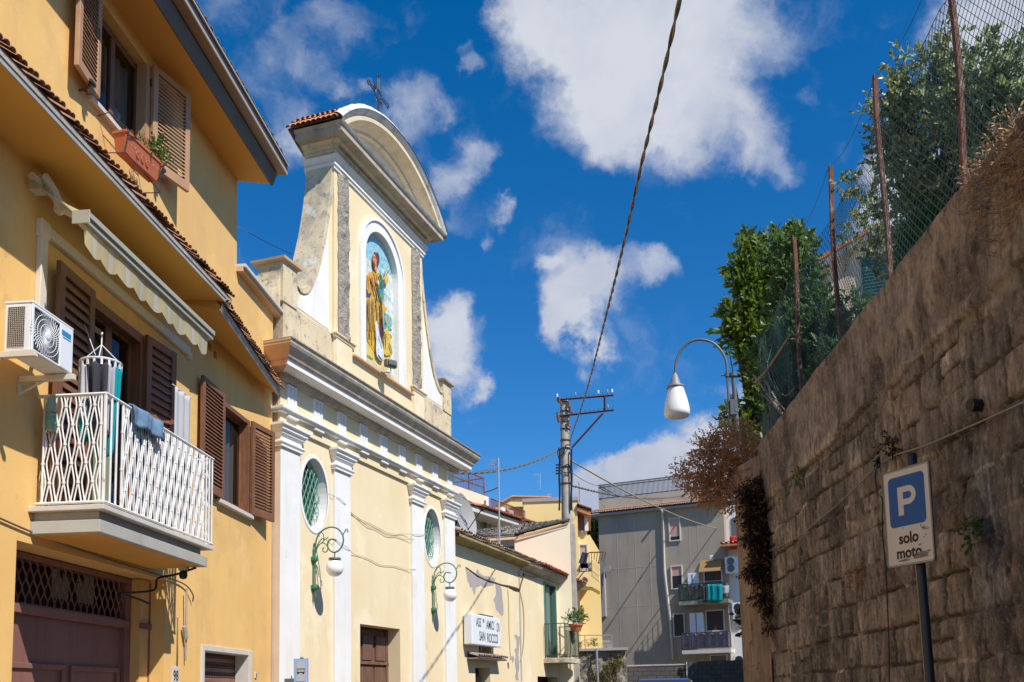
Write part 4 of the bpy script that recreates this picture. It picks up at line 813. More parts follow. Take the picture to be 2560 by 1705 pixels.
for q in range(10):
    o_ = .36-.1*q-.05; r_ = []
    for s_ in range(24):
        a0 = -AM*1.02+2*AM*1.02*s_/24; a1 = a0+2*AM*1.02/24*1.2; V = []
        for a, rr, up in ((a0, .056, .035), (a1, .046, .018)) if a0 < 0 else ((a0, .046, .018), (a1, .056, .035)):
            c_ = C(pc+(RR+up)*math.sin(a), zc0+(RR+up)*math.cos(a), o_); nv = CD*math.sin(a)+A(0, 0, 1)*math.cos(a)
            for k in range(6): th = math.pi*k/5; V.append(c_+CN*math.cos(th)*rr+nv*math.sin(th)*rr*.8)
        mb.add(V, [(k, k+1, 7+k, 6+k) for k in range(5)])
mb.build('crest_tiles', M_TILE, ped)
mb = MB(); n = 70
def crest(a, b):
    an = -AM*1.0+2*AM*a; r_ = RR+.0+(.065+.045*fbm(A(a*26), A(b*3), 3)[0])*math.sin(b*math.pi)**.6; o_ = .445-.20*b; return C(pc+r_*math.sin(an), zc0+r_*math.cos(an), o_)
sheet(mb, crest, n, 6); mb.build('mortar_crest', M_WHTD, ped, smooth=True)
# mosaic panel: a standing figure in ochre robe with staff and white dog, painted flat on the tiles
MO = -.08
def n2(x, y): return C.uv(840+180/784*x, 620+180/784*y, MO)
cols = dict(base=(200,206,196), sky=(140,190,205), pale=(205,212,205), ochre=(222,160,40), dark=(96,50,18), skin=(222,138,92), green=(30,125,100), teal=(60,150,150), yel=(226,190,100), grass=(120,140,60), white=(212,222,222), hair=(96,58,30), gold=(236,178,60), band=(110,165,150), blue=(52,80,110))
MM = {k: mat('ceramic_'+k, tuple(min(.85, q*1.25+.02) for q in lin(v)), .35, tuple(q*.5 for q in lin(v)), 13, .75, streak=(tuple(min(.8, q*1.5+.05) for q in lin(v)),.5,22,9,.52)) for k, v in cols.items()}
keys = list(cols); panel = MB()
pin = [(NC-NI, 7.70)]+[(u, v) for u, v in arcI[::-1]]+[(NC+NI, 7.70)]
panel.add([C(u, v, MO) for u, v in pin], [tuple(range(len(pin)))], keys.index('base'))
_k = [0]
def art(col, pts, px=True, sm=True):
    _k[0] += 1; P_ = [n2(*p) for p in pts] if px else pts
    if sm and len(P_) > 3:                            # soften outlines by corner cutting
        for _ in range(2): P_ = [q for i in range(len(P_)) for q in ((P_[i][0]*.75+P_[(i+1) % len(P_)][0]*.25, P_[i][1]*.75+P_[(i+1) % len(P_)][1]*.25), (P_[i][0]*.25+P_[(i+1) % len(P_)][0]*.75, P_[i][1]*.25+P_[(i+1) % len(P_)][1]*.75))]
    P_ = [(max(NC-NI+.005, min(NC+NI-.005, u)), max(7.72, v)) for u, v in P_]
    Q = []
    for u, v in P_:
        if v > NS:
            d = math.hypot(u-NC, v-NS)
            if d > NI-.01: u = NC+(u-NC)*(NI-.01)/d; v = NS+(v-NS)*(NI-.01)/d
        Q.append((u, v))
    panel.add([C(u, v, MO+.0007*_k[0]) for u, v in Q], [tuple(range(len(Q)))], keys.index(col))
def ell(cx, cy, rx, ry, n=14): return [(cx+rx*math.cos(2*math.pi*k/n), cy+ry*math.sin(2*math.pi*k/n)) for k in range(n)]
arc_sky = [(NC+(NI-.01)*math.cos(a), NS+(NI-.01)*math.sin(a)) for a in np.linspace(0, math.pi, 20)]
art('sky', arc_sky+[(NC-NI, 9.85), (NC+NI, 9.95)], False, False)
for i in range(9):
    u0 = 2.74+.1*(i % 3); z0 = 10.0-.2*i; art('pale' if i % 2 else 'sky', [(u0, z0), (u0+.55, z0-.06), (u0+1.2, z0-.22), (u0+1.2, z0-.26), (u0+.5, z0-.12)], False)
art('yel', [(240,980),(320,1030),(400,1060),(500,1010),(600,860),(600,1360),(420,1280),(240,1150)])
art('band', [(505,690),(605,750),(605,880),(520,840)]); art('grass', [(505,900),(605,940),(605,1000),(520,980)]); art('teal', [(500,820),(605,880),(605,910),(510,870)])
art('grass', [(240,1110),(300,1140),(400,1200),(390,1225),(300,1215),(240,1190)]); art('dark', [(240,1060),(280,1090),(330,1170),(260,1120)]); art('green', [(240,800),(275,820),(262,930),(240,940)]); art('green',[(250,390),(300,420),(290,500),(250,460)])
art('ochre', [(345,270),(400,252),(470,270),(500,420),(512,560),(528,720),(505,1130),(440,1190),(380,1090),(330,1010),(300,700),(246,585),(300,535),(345,480),(300,430),(302,350)])
art('dark', [(290,480),(345,470),(360,540),(270,545)])
art('blue', [(330,505),(380,480),(375,540),(340,545)])
for x0, y0, x1, y1, w_ in ((350,560,352,1000,7),(385,600,378,1060,6),(420,620,400,800,7),(440,640,430,820,5),(465,640,470,1000,8),(330,600,322,950,6),(310,590,300,700,6),(370,570,350,800,4),(450,700,440,880,5),(300,400,330,470,6),(330,330,320,430,5),(405,420,440,590,5),(380,420,420,600,6),(500,880,480,1120,8)):
    art('dark', [(x0-w_*.5, y0), (x0+w_*.5, y0), (x1+w_*1.1, y1), (x1-w_*.3, y1)], sm=False)
for x0, y0, x1, y1, w_ in ((365,600,362,980,9),(340,610,336,900,7),(430,450,445,560,10),(395,640,392,900,6),(320,350,318,420,10),(450,300,470,380,9)):
    art('gold', [(x0-w_*.5, y0), (x0+w_*.5, y0), (x1+w_*.6, y1), (x1-w_*.3, y1)], sm=False)
art('green', [(452,225),(480,300),(500,350),(505,450),(505,560),(490,640),(455,560),(415,420),(460,440),(470,330)]); art('teal', [(440,445),(490,450),(480,560),(455,520)]); art('grass',[(490,440),(508,450),(500,540),(490,520)])
art('teal', [(490,700),(530,700),(515,860),(500,875),(488,800)]); art('dark', [(470,760),(490,760),(505,900),(478,1130),(465,1000)])
art('ochre', [(480,620),(530,640),(528,720),(482,700)]); art('skin', [(512,735),(535,740),(545,810),(525,830)])
art('skin', [(246,600),(275,640),(300,720),(306,920),(318,965),(280,985),(246,975),(275,930),(262,780),(246,720)])
art('gold', [(520,860),(560,880),(600,1150),(540,1180),(500,1160),(505,1000)]); art('dark',[(515,1000),(525,900),(530,1000),(515,1150)])
art('hair', ell(425, 130, 32, 80)); art('skin', [(385,60),(410,60),(425,130),(420,185),(435,260),(400,250),(400,190),(382,180),(378,130)]); art('hair', [(395,40),(425,60),(440,150),(420,130),(410,75),(390,70)]); art('hair', [(380,150),(395,165),(395,200),(380,190)])
art('skin', [(350,305),(375,320),(400,370),(395,415),(375,405),(360,360)]); art('white', ell(438, 380, 16, 26))
art('hair', [(383,150),(400,165),(410,190),(402,232),(388,215),(380,180)]); art('dark', [(392,100),(408,102),(408,108),(392,106)], sm=False); art('dark', [(384,142),(397,145),(396,150),(384,147)], sm=False)
for i in range(16): x0 = 318+i*11+4*math.sin(i*2.3); y0 = 560+40*math.sin(i*1.7); art(('dark','hair','gold','yel')[i % 4], [(x0-2, y0), (x0+2, y0), (x0+8+6*math.sin(i), 900+90*math.sin(i*2.1)), (x0+4+6*math.sin(i), 900+90*math.sin(i*2.1))], sm=False)
for i in range(7): x0 = 310+i*26; art('dark' if i % 2 else 'hair', [(x0, 300+20*math.sin(i)), (x0+3, 300), (x0+12, 430+20*math.sin(i*2)), (x0+8, 430)], sm=False)
art('dark', [(392,240),(398,240),(470,640),(500,1000),(490,1000),(462,650)], sm=False)
art('gold', ell(520, 345, 22, 55)); art('gold', [(526,205),(538,210),(512,285),(502,280)], sm=False); art('dark', [(548,240),(553,243),(515,300),(511,296)], sm=False)
art('white', [(395,780),(428,830),(440,950),(492,1110),(488,1240),(450,1232),(400,1160),(408,960),(395,880)]); art('teal', [(425,960),(435,960),(470,1100),(462,1110)]); art('dark', [(420,1150),(470,1215),(480,1245),(430,1200)])
art('dark', [(545,1045),(556,1045),(590,1150),(560,1185),(580,1140)])
mo_ = panel.build('mosaic_panel', [MM[k] for k in keys], body, recalc=False)
mb = MB()
for k in range(1, 12): z = 7.70+.235*k; mb.box(C, NC-NI if z < NS else NC-math.sqrt(max(0, NI**2-(z-NS)**2)), NC+NI if z < NS else NC+math.sqrt(max(0, NI**2-(z-NS)**2)), z-.0015, z+.0015, MO, MO+.075)
# door
mb = MB(); mb.box(C, 2.64, 4.2, .1, 2.9, -.50, -.36)
for k in range(3): mb.box(C, 2.66+.52*k, 3.12+.52*k, .3, 2.20, -.36, -.335)
for k in range(3): mb.box(C, 2.70+.52*k, 3.08+.52*k, 2.32, 2.78, -.36, -.32)
mb.box(C, 2.62, 4.22, 2.24, 2.30, -.36, -.30); mb.box(C, 4.14, 4.22, .1, 2.92, -.40, -.31)
mb.build('door', M_DOOR, church, bevel=.006)
# cross
cr = thing('iron_cross', 'wrought iron cross with a ring and rays on top of the church', 'cross', C(3.25, 12.6, .05))
mb = MB(); cx_, cz_ = 3.24, 13.27
def cp(u, z): return C(cx_+u*.98, cz_+z, .05)
def bar(u0, z0_, u1, z1_):
    d = nrm((u1-u0, z1_-z0_, 0)); nx, nz = -d[1]*.026, d[0]*.026
    for s_ in (-1, 1): mb.tube([cp(u0+nx*s_, z0_+nz*s_), cp(u1+nx*s_, z1_+nz*s_)], .011, 5)
    mb.tube([cp(u1+nx*1.0, z1_+nz), cp(u1+d[0]*.05+nx*2, z1_+d[1]*.05+nz*2), cp(u1+d[0]*.10, z1_+d[1]*.10), cp(u1+d[0]*.05-nx*2, z1_+d[1]*.05-nz*2), cp(u1-nx, z1_-nz)], .011, 5)
bar(0, .12, 0, .34); bar(-.1, .02, -.36, .02); bar(.1, .02, .36, .02); bar(0, -.12, 0, -.55)
mb.tube([cp(0, -.55), cp(0, -.95)], .02, 6)
mb.tube([cp(.12*math.cos(a), .12*math.sin(a)) for a in np.linspace(0, 2*math.pi, 25)], .012, 5, cap=False); mb.tube([cp(.09*math.cos(a), .09*math.sin(a)) for a in np.linspace(0, 2*math.pi, 25)], .004, 5, cap=False)
mb.build('cross_frame', M_IRON, cr)
for k in range(12):
    a = math.pi/4*(k//3*2+1)+(k % 3-1)*.28; l_ = .27 if k % 3 == 1 else .2; mb = MB(); mb.tube([cp(.12*math.cos(a), .12*math.sin(a)), cp(l_*math.cos(a), l_*math.sin(a))], .007, 4); mb.build('ray', M_IRON, cr)
# flood light on the niche sill
fl = thing('flood_light', 'small grey flood light on the niche sill below the painted panel', 'flood light', C(3.3, 7.7, .2))
mb = MB(); F_ = C.turn(3.22, .28, .5); mb.box(F_, -.12, .12, 7.75, 7.90, -.05, .05); mb.box(F_, -.09, .09, 7.77, 7.88, .05, .09); mb.box(F_, -.10, .10, 7.77, 7.88, -.09, -.05); mb.build('lamp_head', M_PGREY, fl, bevel=.02)
mb = MB(); mb.tube([C(3.22, 7.68, .09), C(3.22, 7.66, .28), C(3.22, 7.74, .28)], .012, 6); mb.build('arm', M_TERR, fl)
# ---- wall lamps
def wall_lamp(tc, label):
    t = thing('wall_lamp', label, 'lamp', C(tc, 3.9, WO), 'scroll lamps on the church front')
    P = lambda o, z: C(tc, z, o+WO+.05)
    k = 1.0
    mb = MB()
    mb.tube(curve([P(.0, 3.28), P(.0, 3.42), P(.0, 3.88), P(.0, 4.06), P(.045, 4.24), P(.15, 4.34), P(.3, 4.375), P(.44, 4.32), P(.515, 4.19), P(.50, 4.07), P(.44, 3.99), P(.35, 3.96), P(.27, 4.0), P(.23, 4.08), P(.25, 4.15), P(.31, 4.18), P(.39, 4.155)], 6), .0125, 6, cap=True)
    mb.tube(curve([P(.0, 3.98), P(.05, 4.11), P(.13, 4.20), P(.2, 4.28), P(.16, 4.34)][:3]+[P(.165, 4.18), P(.15, 4.27), P(.10, 4.31), P(.06, 4.28), P(.08, 4.24)], 6), .009, 5)
    mb.tube(curve([P(.0, 3.95), P(.05, 4.07), P(.12, 4.13), P(.20, 4.10), P(.235, 4.03), P(.20, 3.975), P(.15, 3.99), P(.145, 4.035), P(.175, 4.05)], 6), .009, 5)
    mb.tube(curve([P(.12, 4.13), P(.17, 4.17), P(.24, 4.215)], 4), .008, 5)
    mb.tube(curve([P(.51, 4.23), P(.54, 4.28), P(.575, 4.32), P(.60, 4.29), P(.585, 4.265)], 5), .009, 5)
    mb.build('bracket', M_GREEN, t, smooth=True)
    mb = MB()
    for z in (3.42, 3.88): mb.lathe(P(.005, z-.055), [(.012, 0), (.045, .025), (.05, .055), (.045, .085), (.012, .11)], 8); mb.box(C, tc-.05, tc+.05, z-.03, z+.03, WO, WO+.05)
    mb.tube([P(.0, 3.34), P(.01, 3.26), P(.0, 3.18)], [.018, .012, .004], 6); mb.tube([P(-.03, 3.2), P(-.03, 4.05)], .01, 6); mb.build('wall_mount', M_GREEN, t)
    mb = MB(); mb.tube([P(.36, 3.96), P(.36, 3.87)], .01, 6); mb.lathe(P(.36, 3.835), [(.095, 0), (.10, .015), (.095, .035), (.03, .045)], 20); mb.build('lamp_cap', M_PGREY, t)
    mb = MB(); mb.lathe(P(.36, 3.705), [(max(.004, .14*math.sin(a)), -.14*math.cos(a)) for a in np.linspace(.03, math.pi-.3, 16)], 28); mb.build('globe', M_OPAL, t, smooth=True)
wall_lamp(1.02, 'larger looking scroll lamp with white globe between the first two church pilasters'); wall_lamp(5.73, 'farther scroll lamp with white globe between the last two church pilasters')
for a, b, z0_, z1_, dz in ((1.5, 5.45, 5.05, 4.98, .28), (2.2, 4.72, 4.85, 4.75, .12), (1.45, 4.8, 4.28, 4.15, .12)):
    cable('church_wire', curve([C(a+(b-a)*q, z0_+(z1_-z0_)*q-dz*math.sin(q*math.pi)+.02*math.sin(q*19), WO+.02+(.06 if 1.65 < a+(b-a)*q < 2.2 or a+(b-a)*q > 4.69 else 0)) for q in np.linspace(0, 1, 12)], 3), .0045, M_CABLEL, 'thin pale wire sagging across the middle bay of the church', 'wires on the church front')
# bus stop sign
bs = thing('bus_stop_sign', 'blue framed bus stop sign on a pole in front of the church', 'sign', (-4.0, 13, 0))
BF = Frame((-4.0, 13.0, 0), (1, .12, 0), (.12, -1, 0)); mb = MB(); mb.box(BF, -.10, .095, 1.55, 2.18, 0, .02, 0); mb.box(BF, -.09, .085, 1.57, 2.168, .02, .022, 1); mb.box(BF, -.075, .07, 1.86, 2.155, .022, .024, 2)
mb.box(BF, -.075, .07, 1.60, 1.84, .022, .024, 2)
mb.build('sign_plate', [mat('bus_sign_blue', (.06,.25,.55), .4), mat('bus_sign_pale', (.45,.55,.7), .4), mat('bus_sign_light_blue', (.07,.30,.62), .4)], bs)
mb = MB(); mb.box(BF, -.066, .061, 1.87, 2.145, .024, .026, 1); mb.box(BF, -.055, .05, 1.985, 2.03, .0262, .0275, 0); mb.box(BF, -.05, .045, 2.0, 2.022, .0276, .028, 1); mb.box(BF, -.06, .055, 2.04, 2.046, .0262, .0275, 0)
for q in (-.04, .03): mb.lathe(BF(q, 1.978, .0265), [(.001, 0), (.012, 0), (.012, .002), (.001, .002)], 12, BF.n, 0)
for q in (-.05, .045): mb.box(BF, q-.002, q+.002, 2.03, 2.04, .0262, .0275, 0)
mb.build('bus_symbol', [M_INK, mat('sign_pale_grey', (.42,.44,.47), .4)], bs)
mb = MB(); mb.tube([BF(0, 0, -.03), BF(0, 2.2, -.03)], .025, 8); mb.build('pole', M_PGREY, bs)
gb = MB(); GB = Frame((-4.15, 13.0, 0), (1, .1, 0), (.1, -1, 0)); gb.box(GB, -.07, .05, 1.3, 1.91, 0, .08); gb.tube([GB(.02, 1.91, .04), GB(.02, 1.95, .04)], .01, 6); gb.tube([GB(0, .0, .04), GB(0, 1.3, .04)], .02, 6)
tag(gb.build('meter_box', M_PGREY, bevel=.006), 'dark grey metal box just left of the bus stop sign', 'box')
# ================================================================== ANNEX beside the church
X = CF.shift(0, -.2)                                  # its facade, slightly behind the pilasters
annex = thing('low_cream_house', 'low cream house with peeling plaster and a tiled eave right of the church', 'house', X(12, 0, -1))
mb = MB()
sweep_holes(mb, X, 6.9, 17.4, 0, 5.08, [(8.74, 9.54, 2.60, 2.86, .2), (8.47, 9.46, .1, 2.30, .3), (14.05, 15.13, 2.70, 4.86, .18), (13.2, 15.2, .1, 2.14, .25)])
mb.quad(X(17.4, 0, 0), X(17.4, 5.08, 0), X(17.4, 5.08, -6), X(17.4, 0, -6)); mb.quad(X(6.9, 0, -6), X(17.4, 0, -6), X(17.4, 5.08, -6), X(6.9, 5.08, -6)); mb.build('wall', M_CRM, annex)
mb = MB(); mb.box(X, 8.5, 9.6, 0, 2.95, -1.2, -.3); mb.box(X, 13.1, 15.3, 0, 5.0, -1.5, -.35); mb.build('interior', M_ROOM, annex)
mb = MB()
mb.add([X(6.9, 5.06, 0), X(11.9, 5.06, 0), X(11.9, 5.14, .30), X(6.9, 5.14, .30), X(6.9, 5.22, .30), X(11.9, 5.22, .30), X(11.9, 5.22, 0), X(6.9, 5.22, 0)], [(0,1,2,3),(3,2,5,4),(4,5,6,7)], 0)
ea = mb.build('eave', [mat('lichened_eave_concrete', (.40,.31,.13), .9, (.2,.16,.08), 5, .9, spots=[((.08,.06,.045),5,.60,.9,.05)], bump=(15,.9,.03))], annex)
mb = MB(); mb.add([X(11.9, 4.98, 0), X(17.5, 4.90, 0), X(17.5, 5.06, .26), X(11.9, 5.12, .26), X(11.9, 5.2, .30), X(17.5, 5.12, .30), X(17.5, 5.2, 0), X(11.9, 5.2, 0)], [(0,1,2,3),(3,2,5,4),(4,5,6,7),(1,6,5,2),(0,3,4,7)], 0); mb.build('eave', M_GREYM, annex)
mb = MB(); tiles(mb, X(6.9, 5.22, .32), X(13.1, 5.20, .32), X(6.9, 6.1, -1.9), X(13.1, 6.1, -1.9), 44, 5, .065, jit=.03); mb.build('roof_tiles', mat('brown_grey_tile', (.46,.34,.25), .95, (.28,.21,.16), 5, .9, spots=[((.12,.1,.085),7,.58,.7,.06)], bump=(25,.8,.02)), ea)
mb = MB(); tiles(mb, X(13.0, 5.20, .34), X(17.55, 5.12, .34), X(13.0, 6.0, -1.9), X(17.55, 6.0, -1.9), 25, 4, .085, jit=.02); mb.build('roof_tiles', M_TILE, ea)
def a2(x, y): return X.uv(1120+x*400/2091, 1405+y*400/2091)
def patch(name, pts, m, o=.004, jag=.05, seed=1, parent=annex):
    P = [a2(*p) for p in pts]; out = []; rr = random.Random(seed)
    for i, p in enumerate(P):
        q = P[(i+1) % len(P)]; n = max(2, int(math.hypot(q[0]-p[0], q[1]-p[1])/.09))
        for k in range(n): out.append((p[0]+(q[0]-p[0])*k/n+rr.uniform(-jag, jag), p[1]+(q[1]-p[1])*k/n+rr.uniform(-jag, jag)))
    mb = MB(); mb.add([X(u, v, o) for u, v in out], [tuple(range(len(out)))]); return mb.build(name, m, parent)
M_CEM = mat('bare_cement', (.40,.36,.34), .95, (.33,.30,.28), 4, .7, bump=(30,.5,.01))
M_CRACK = mat('open_crack', (.09,.06,.045), .95)
patch('bare_patch', [(230,80),(300,150),(390,115),(450,170),(540,180),(620,210),(600,290),(540,320),(470,330),(420,310),(370,340),(345,410),(310,330),(250,260)], M_CEM)
patch('bare_patch', [(620,260),(690,310),(700,420),(722,600),(718,690),(660,680),(630,640),(600,470),(625,400)], M_CEM, seed=3)
patch('bare_patch', [(865,965),(930,975),(925,1100),(925,1300),(925,1565),(885,1565),(880,1300),(890,1190),(865,1150),(885,1110),(890,1030)], M_CEM, seed=5)
patch('bare_patch', [(820,1240),(855,1225),(868,1290),(845,1325)], M_CEM, seed=6, jag=.03); patch('bare_patch', [(775,1310),(795,1300),(800,1390),(785,1395)], M_CRACK, seed=7, jag=.02)
mb = MB(); cr_ = [(228,68),(300,120),(380,180),(470,225),(540,250),(610,270),(700,300),(790,318),(860,345),(925,365),(945,300),(970,220),(985,150)]
mb.tube([X(*a2(*p), .0) for p in cr_], [.015,.02,.025,.02,.03,.02,.02,.03,.05,.045,.03,.035,.03], 6); mb.build('crack', M_CRACK, annex)
for i, pts in enumerate(([(775,330),(785,600),(790,900),(800,1100),(810,1280)], [(930,380),(975,600),(985,900),(970,1150),(935,1300)])):
    cable('facade_wire', curve([X(*a2(*p), .02) for p in pts], 4), .010, M_CABLEL if i else mat('yellow_wire', (.5,.38,.1), .6), ['yellowish wire running down the cream wall beside the association sign', 'pale wire hanging down the cream wall at the plaster step'][i])
cable('facade_wire', curve([X(*a2(*p), .05) for p in [(990,165),(1050,185),(1130,200),(1240,180),(1300,215),(1400,275),(1500,320),(1560,345),(1600,400),(1640,415)]], 4), .016, M_CABLEL, 'grey cable sagging under the eave of the low cream house')
# upright cement joint on the facade, then the balcony door
mb = MB(); mb.box(X, 11.75, 11.83, 2.0, 4.95, -.01, .012); mb.build('corner_joint', M_CEM, annex)
mb = MB(); mb.box(X, 13.98, 14.06, 2.7, 4.90, -.15, .02); mb.box(X, 15.12, 15.20, 2.7, 4.90, -.15, .02); mb.box(X, 14.06, 15.12, 4.84, 4.90, -.15, .02); df = mb.build('balcony_door', M_GRDR, annex)
mb = MB(); mb.box(X, 14.10, 14.36, 2.75, 4.82, -.14, -.10); mb.box(X, 14.52, 14.84, 2.75, 4.82, -.14, -.10); mb.build('door_leaf', M_GRDR, df)
mb = MB(); mb.box(X, 14.36, 14.50, 2.75, 4.82, -.16, -.12); mb.box(X, 14.86, 14.95, 2.75, 4.82, -.16, -.12); mb.build('shutter_edge', M_ALU, df)
mb = MB(); mb.box(X, 13.80, 15.35, 2.52, 2.66, 0, .66); ba = mb.build('balcony', M_CRMD, annex, bevel=.01)
mb = MB()
for u, o in [(13.84, .05), (13.84, .64), (15.30, .05), (15.30, .64)]: mb.tube([X(u, 2.66, o), X(u, 3.66, o)], .014, 5)
for z in (2.74, 3.64): mb.tube([X(13.84, z, .05), X(13.84, z, .64), X(15.30, z, .64), X(15.30, z, .05)], .013, 5)
for k in range(4): mb.tube([X(13.84, 2.74, .15+.12*k), X(13.84, 3.64, .15+.12*k)], .009, 4)
for k in range(11): mb.tube([X(13.95+.125*k, 2.74, .64), X(13.95+.125*k, 3.64, .64)], .009, 4)
mb.build('railing', M_IRON, ba)
mb = MB(); sheet(mb, lambda a, b: X(13.87+1.4*a, 2.76+.70*b, .615+.012*math.sin(a*90)), 90, 2); mb.build('reed_screen', M_REED, ba, smooth=True)
mb = MB(); mb.box(X, 8.6, 9.35, .1, 2.08, -.26, -.2)
for k in range(9): mb.tube([X(8.63+.08*k, 2.05, -.23), X(8.63+.08*k, 2.15+.02*(k % 2), -.23)], .02, 5)
mb.build('wood_gate', M_DOOR, annex); mb = MB(); mb.box(X, 13.25, 15.15, .1, 1.9, -.24, -.2); mb.build('garage_shutter', M_PGREY, annex)
mb = MB(); tiles(mb, X(7.95, 2.50, .28), X(9.95, 2.50, .28), X(7.95, 2.60, 0), X(9.95, 2.60, 0), 14, 1, .065, jit=.01); mb.box(X, 7.95, 9.95, 2.47, 2.50, 0, .26); mb.build('door_hood', M_TILEO, annex)
# illuminated-type sign box
sb = thing('association_sign', 'white sign box with black lettering on the low cream house wall', 'sign', X(8.7, 3.1, .2))
mb = MB(); mb.box(X, 7.72, 9.62, 2.79, 3.49, .03, .24); mb.build('sign_box', M_BOXW, sb, bevel=.02); mb = MB(); mb.box(X, 8.4, 9.2, 3.49, 3.53, .05, .2); mb.build('bracket', M_GUT, sb)
mb = MB(); text_mesh(mb, X, 8.13, 3.30, .2425, 'ASS', .30, .68, .002); text_mesh(mb, X, 8.44, 3.36, .2425, 'NE', .13, .7, .002); text_mesh(mb, X, 8.89, 3.28, .2425, 'AMICI', .30, .68, .002); text_mesh(mb, X, 9.42, 3.255, .2425, 'DI', .30, .68, .002)
text_mesh(mb, X, 8.35, 2.99, .2425, 'SAN', .31, .66, .004); text_mesh(mb, X, 9.03, 2.97, .2425, 'ROCCO', .31, .66, .004); mb.build('lettering', M_INK, sb)
# ================================================================== RETAINING WALL (right)
Wf = WF
def stone_wall():
    s0, s1, z0, z1 = 4.3, 12.22, 1.3, 4.76; du = .0135
    su = np.arange(s0, s1+1e-6, du); zu = np.arange(z0, z1+1e-6, du); S, Z = np.meshgrid(su, zu)
    wob = .05*(fbm(S*1.1, Z*1.1, 3, 11)-.5)+.03*(fbm(S*4, Z*4, 3, 12)-.5)
    zz = Z+wob*1.3; rh = .295; row = np.floor(zz/rh); fz = zz/rh-row
    rw_ = .40+.12*vnoise(row*3.7, row*0+.5, 5); sx = S+row*.173+.10*vnoise(row*1.9, row*0, 6)+.05*(fbm(S*3+row*7, Z*2, 3, 14)-.5)
    # uneven block lengths
    g = sx/rw_; g = g+.32*np.sin(g*2.1+row*1.3)/2.1; cell = np.floor(g); fx = g-cell
    split = (vnoise(cell*5.1+row*9.7, row*2.3, 21) > .82)                      # a few blocks are two thin courses
    fz2 = np.where(split, (fz*2) % 1, fz); hz = np.where(split, rh/2, rh)
    dx = np.minimum(fx, 1-fx)*rw_; dz = np.minimum(fz2, 1-fz2)*hz
    jn = .004+.016*fbm(S*6, Z*6, 3, 31)
    e = np.minimum(dx, dz)+.012*(fbm(S*22, Z*22, 3, 33)-.5)
    prof = np.clip((e-jn*.35)/.016, 0, 1); prof = prof*prof*(3-2*prof)
    bid = cell*3.17+row*7.31+np.where(split, (fz > .5)*1.7, 0)
    r1 = vnoise(bid*1.0, row*1.7+.3, 41); r2 = vnoise(bid*1.7+9, row*2.1, 43); r3 = vnoise(bid*2.3+4, row*1.1, 47)
    rough_ = fbm(S*9, Z*7, 5, 51); fine = fbm(S*34, Z*26, 4, 53); vert = fbm(S*26, Z*5, 4, 55)
    mort = fbm(S*3.1, Z*3.1, 3, 61)                                            # where mortar is smeared over the joints
    hole = np.clip((.30-fbm(S*7.5, Z*5.5, 4, 71))*5, 0, 1)
    h = prof*(.018+.026*r1)+(rough_-.5)*.030+(fine-.5)*.020+(vert-.5)*.014-hole*.05+(1-prof)*np.clip((mort-.48)*.22, 0, .04)
    tint = (.55+.80*r2)*(.35+1.25*rough_)*(.62+.76*fine)*(.50+1.0*vert); stain = np.clip((fbm(S*1.9, Z*.55, 4, 63)-.50)*5, 0, 1)*np.clip((fbm(S*8, Z*4, 4, 64)-.35)*4, 0, 1); tint = tint*(1-.62*stain)
    mt = np.clip((1-prof)*(.45+1.1*mort), 0, 1.25); jd = .10+1.75*np.clip((mort-.46)*5, 0, 1)
    tint = tint*prof+(1-prof)*jd*(.8+.5*fine); tint *= (1-.75*hole)
    crk = np.exp(-((e-jn*.45)/.007)**2)*np.clip((fbm(S*4.3, Z*4.3, 3, 66)-.36)*6, 0, 1); tint = tint*(1-.80*crk)*.92; prof_h = crk*.012
    h = h-prof_h
    red = 1+.10*(r3-.5)+.14*(fbm(S*1.7, Z*1.7, 3, 81)-.5)
    # render band along the top
    lo = 3.955+.05*(fbm(S*2.2, Z*0, 3, 91)-.5)*2+.02*(fbm(S*14, Z*0, 2, 92)-.5)
    band = np.clip((Z-lo)/.012, 0, 1)
    big = fbm(S*1.3, Z*1.6, 4, 95)
    hb = .062+(fbm(S*2.0, Z*2.5, 4, 93)-.5)*.05+(fbm(S*12, Z*10, 4, 94)-.5)*.022+.012*np.clip((Z-4.66)/.02, 0, 1)
    worn = np.clip((fbm(S*2.6, Z*2.2, 4, 98)-.60)*7, 0, 1)*np.clip((4.62-Z)*6, 0, 1)
    tb = (.38+1.15*big)*(.72+.5*fbm(S*16, Z*12, 4, 96))*(.68+.62*fbm(S*15, Z*1.6, 4, 97))
    tb = tb*(1-.35*worn); hb = hb-.03*worn
    low = np.clip((4.10-Z)/.10, 0, 1)*np.clip((fbm(S*1.5, Z*0, 2, 99)-.3)*4, 0, 1); tb = tb*(1+.55*low)
    edge = np.exp(-((Z-lo+.012)/.014)**2)*.75*np.clip((fbm(S*5, Z*0+3, 2, 88)-.25)*3, 0, 1)
    h = h*(1-band)+hb*band; tint = (tint*(1-band)+tb*band)*(1-edge)
    top = np.clip((Z-4.74)/.02, 0, 1); h = h-.03*top
    O_ = h
    P = Wf.p0[None, None, :]+Wf.d[None, None, :]*S[..., None]+Wf.n[None, None, :]*O_[..., None]; P[..., 2] += Z+.035*(fbm(S*1.7, S*0, 3, 77)-.5)*np.clip((Z-4.4)*3, 0, 1)
    ny, nx = S.shape; idx = np.arange(ny*nx).reshape(ny, nx)
    F = np.stack([idx[:-1, :-1], idx[:-1, 1:], idx[1:, 1:], idx[1:, :-1]], -1).reshape(-1, 4)
    me = bpy.data.meshes.new('stone_face'); me.vertices.add(ny*nx); me.vertices.foreach_set('co', (P-A(*rwall['_loc'])).reshape(-1)); me.loops.add(F.size); me.loops.foreach_set('vertex_index', F.reshape(-1).astype(np.int32))
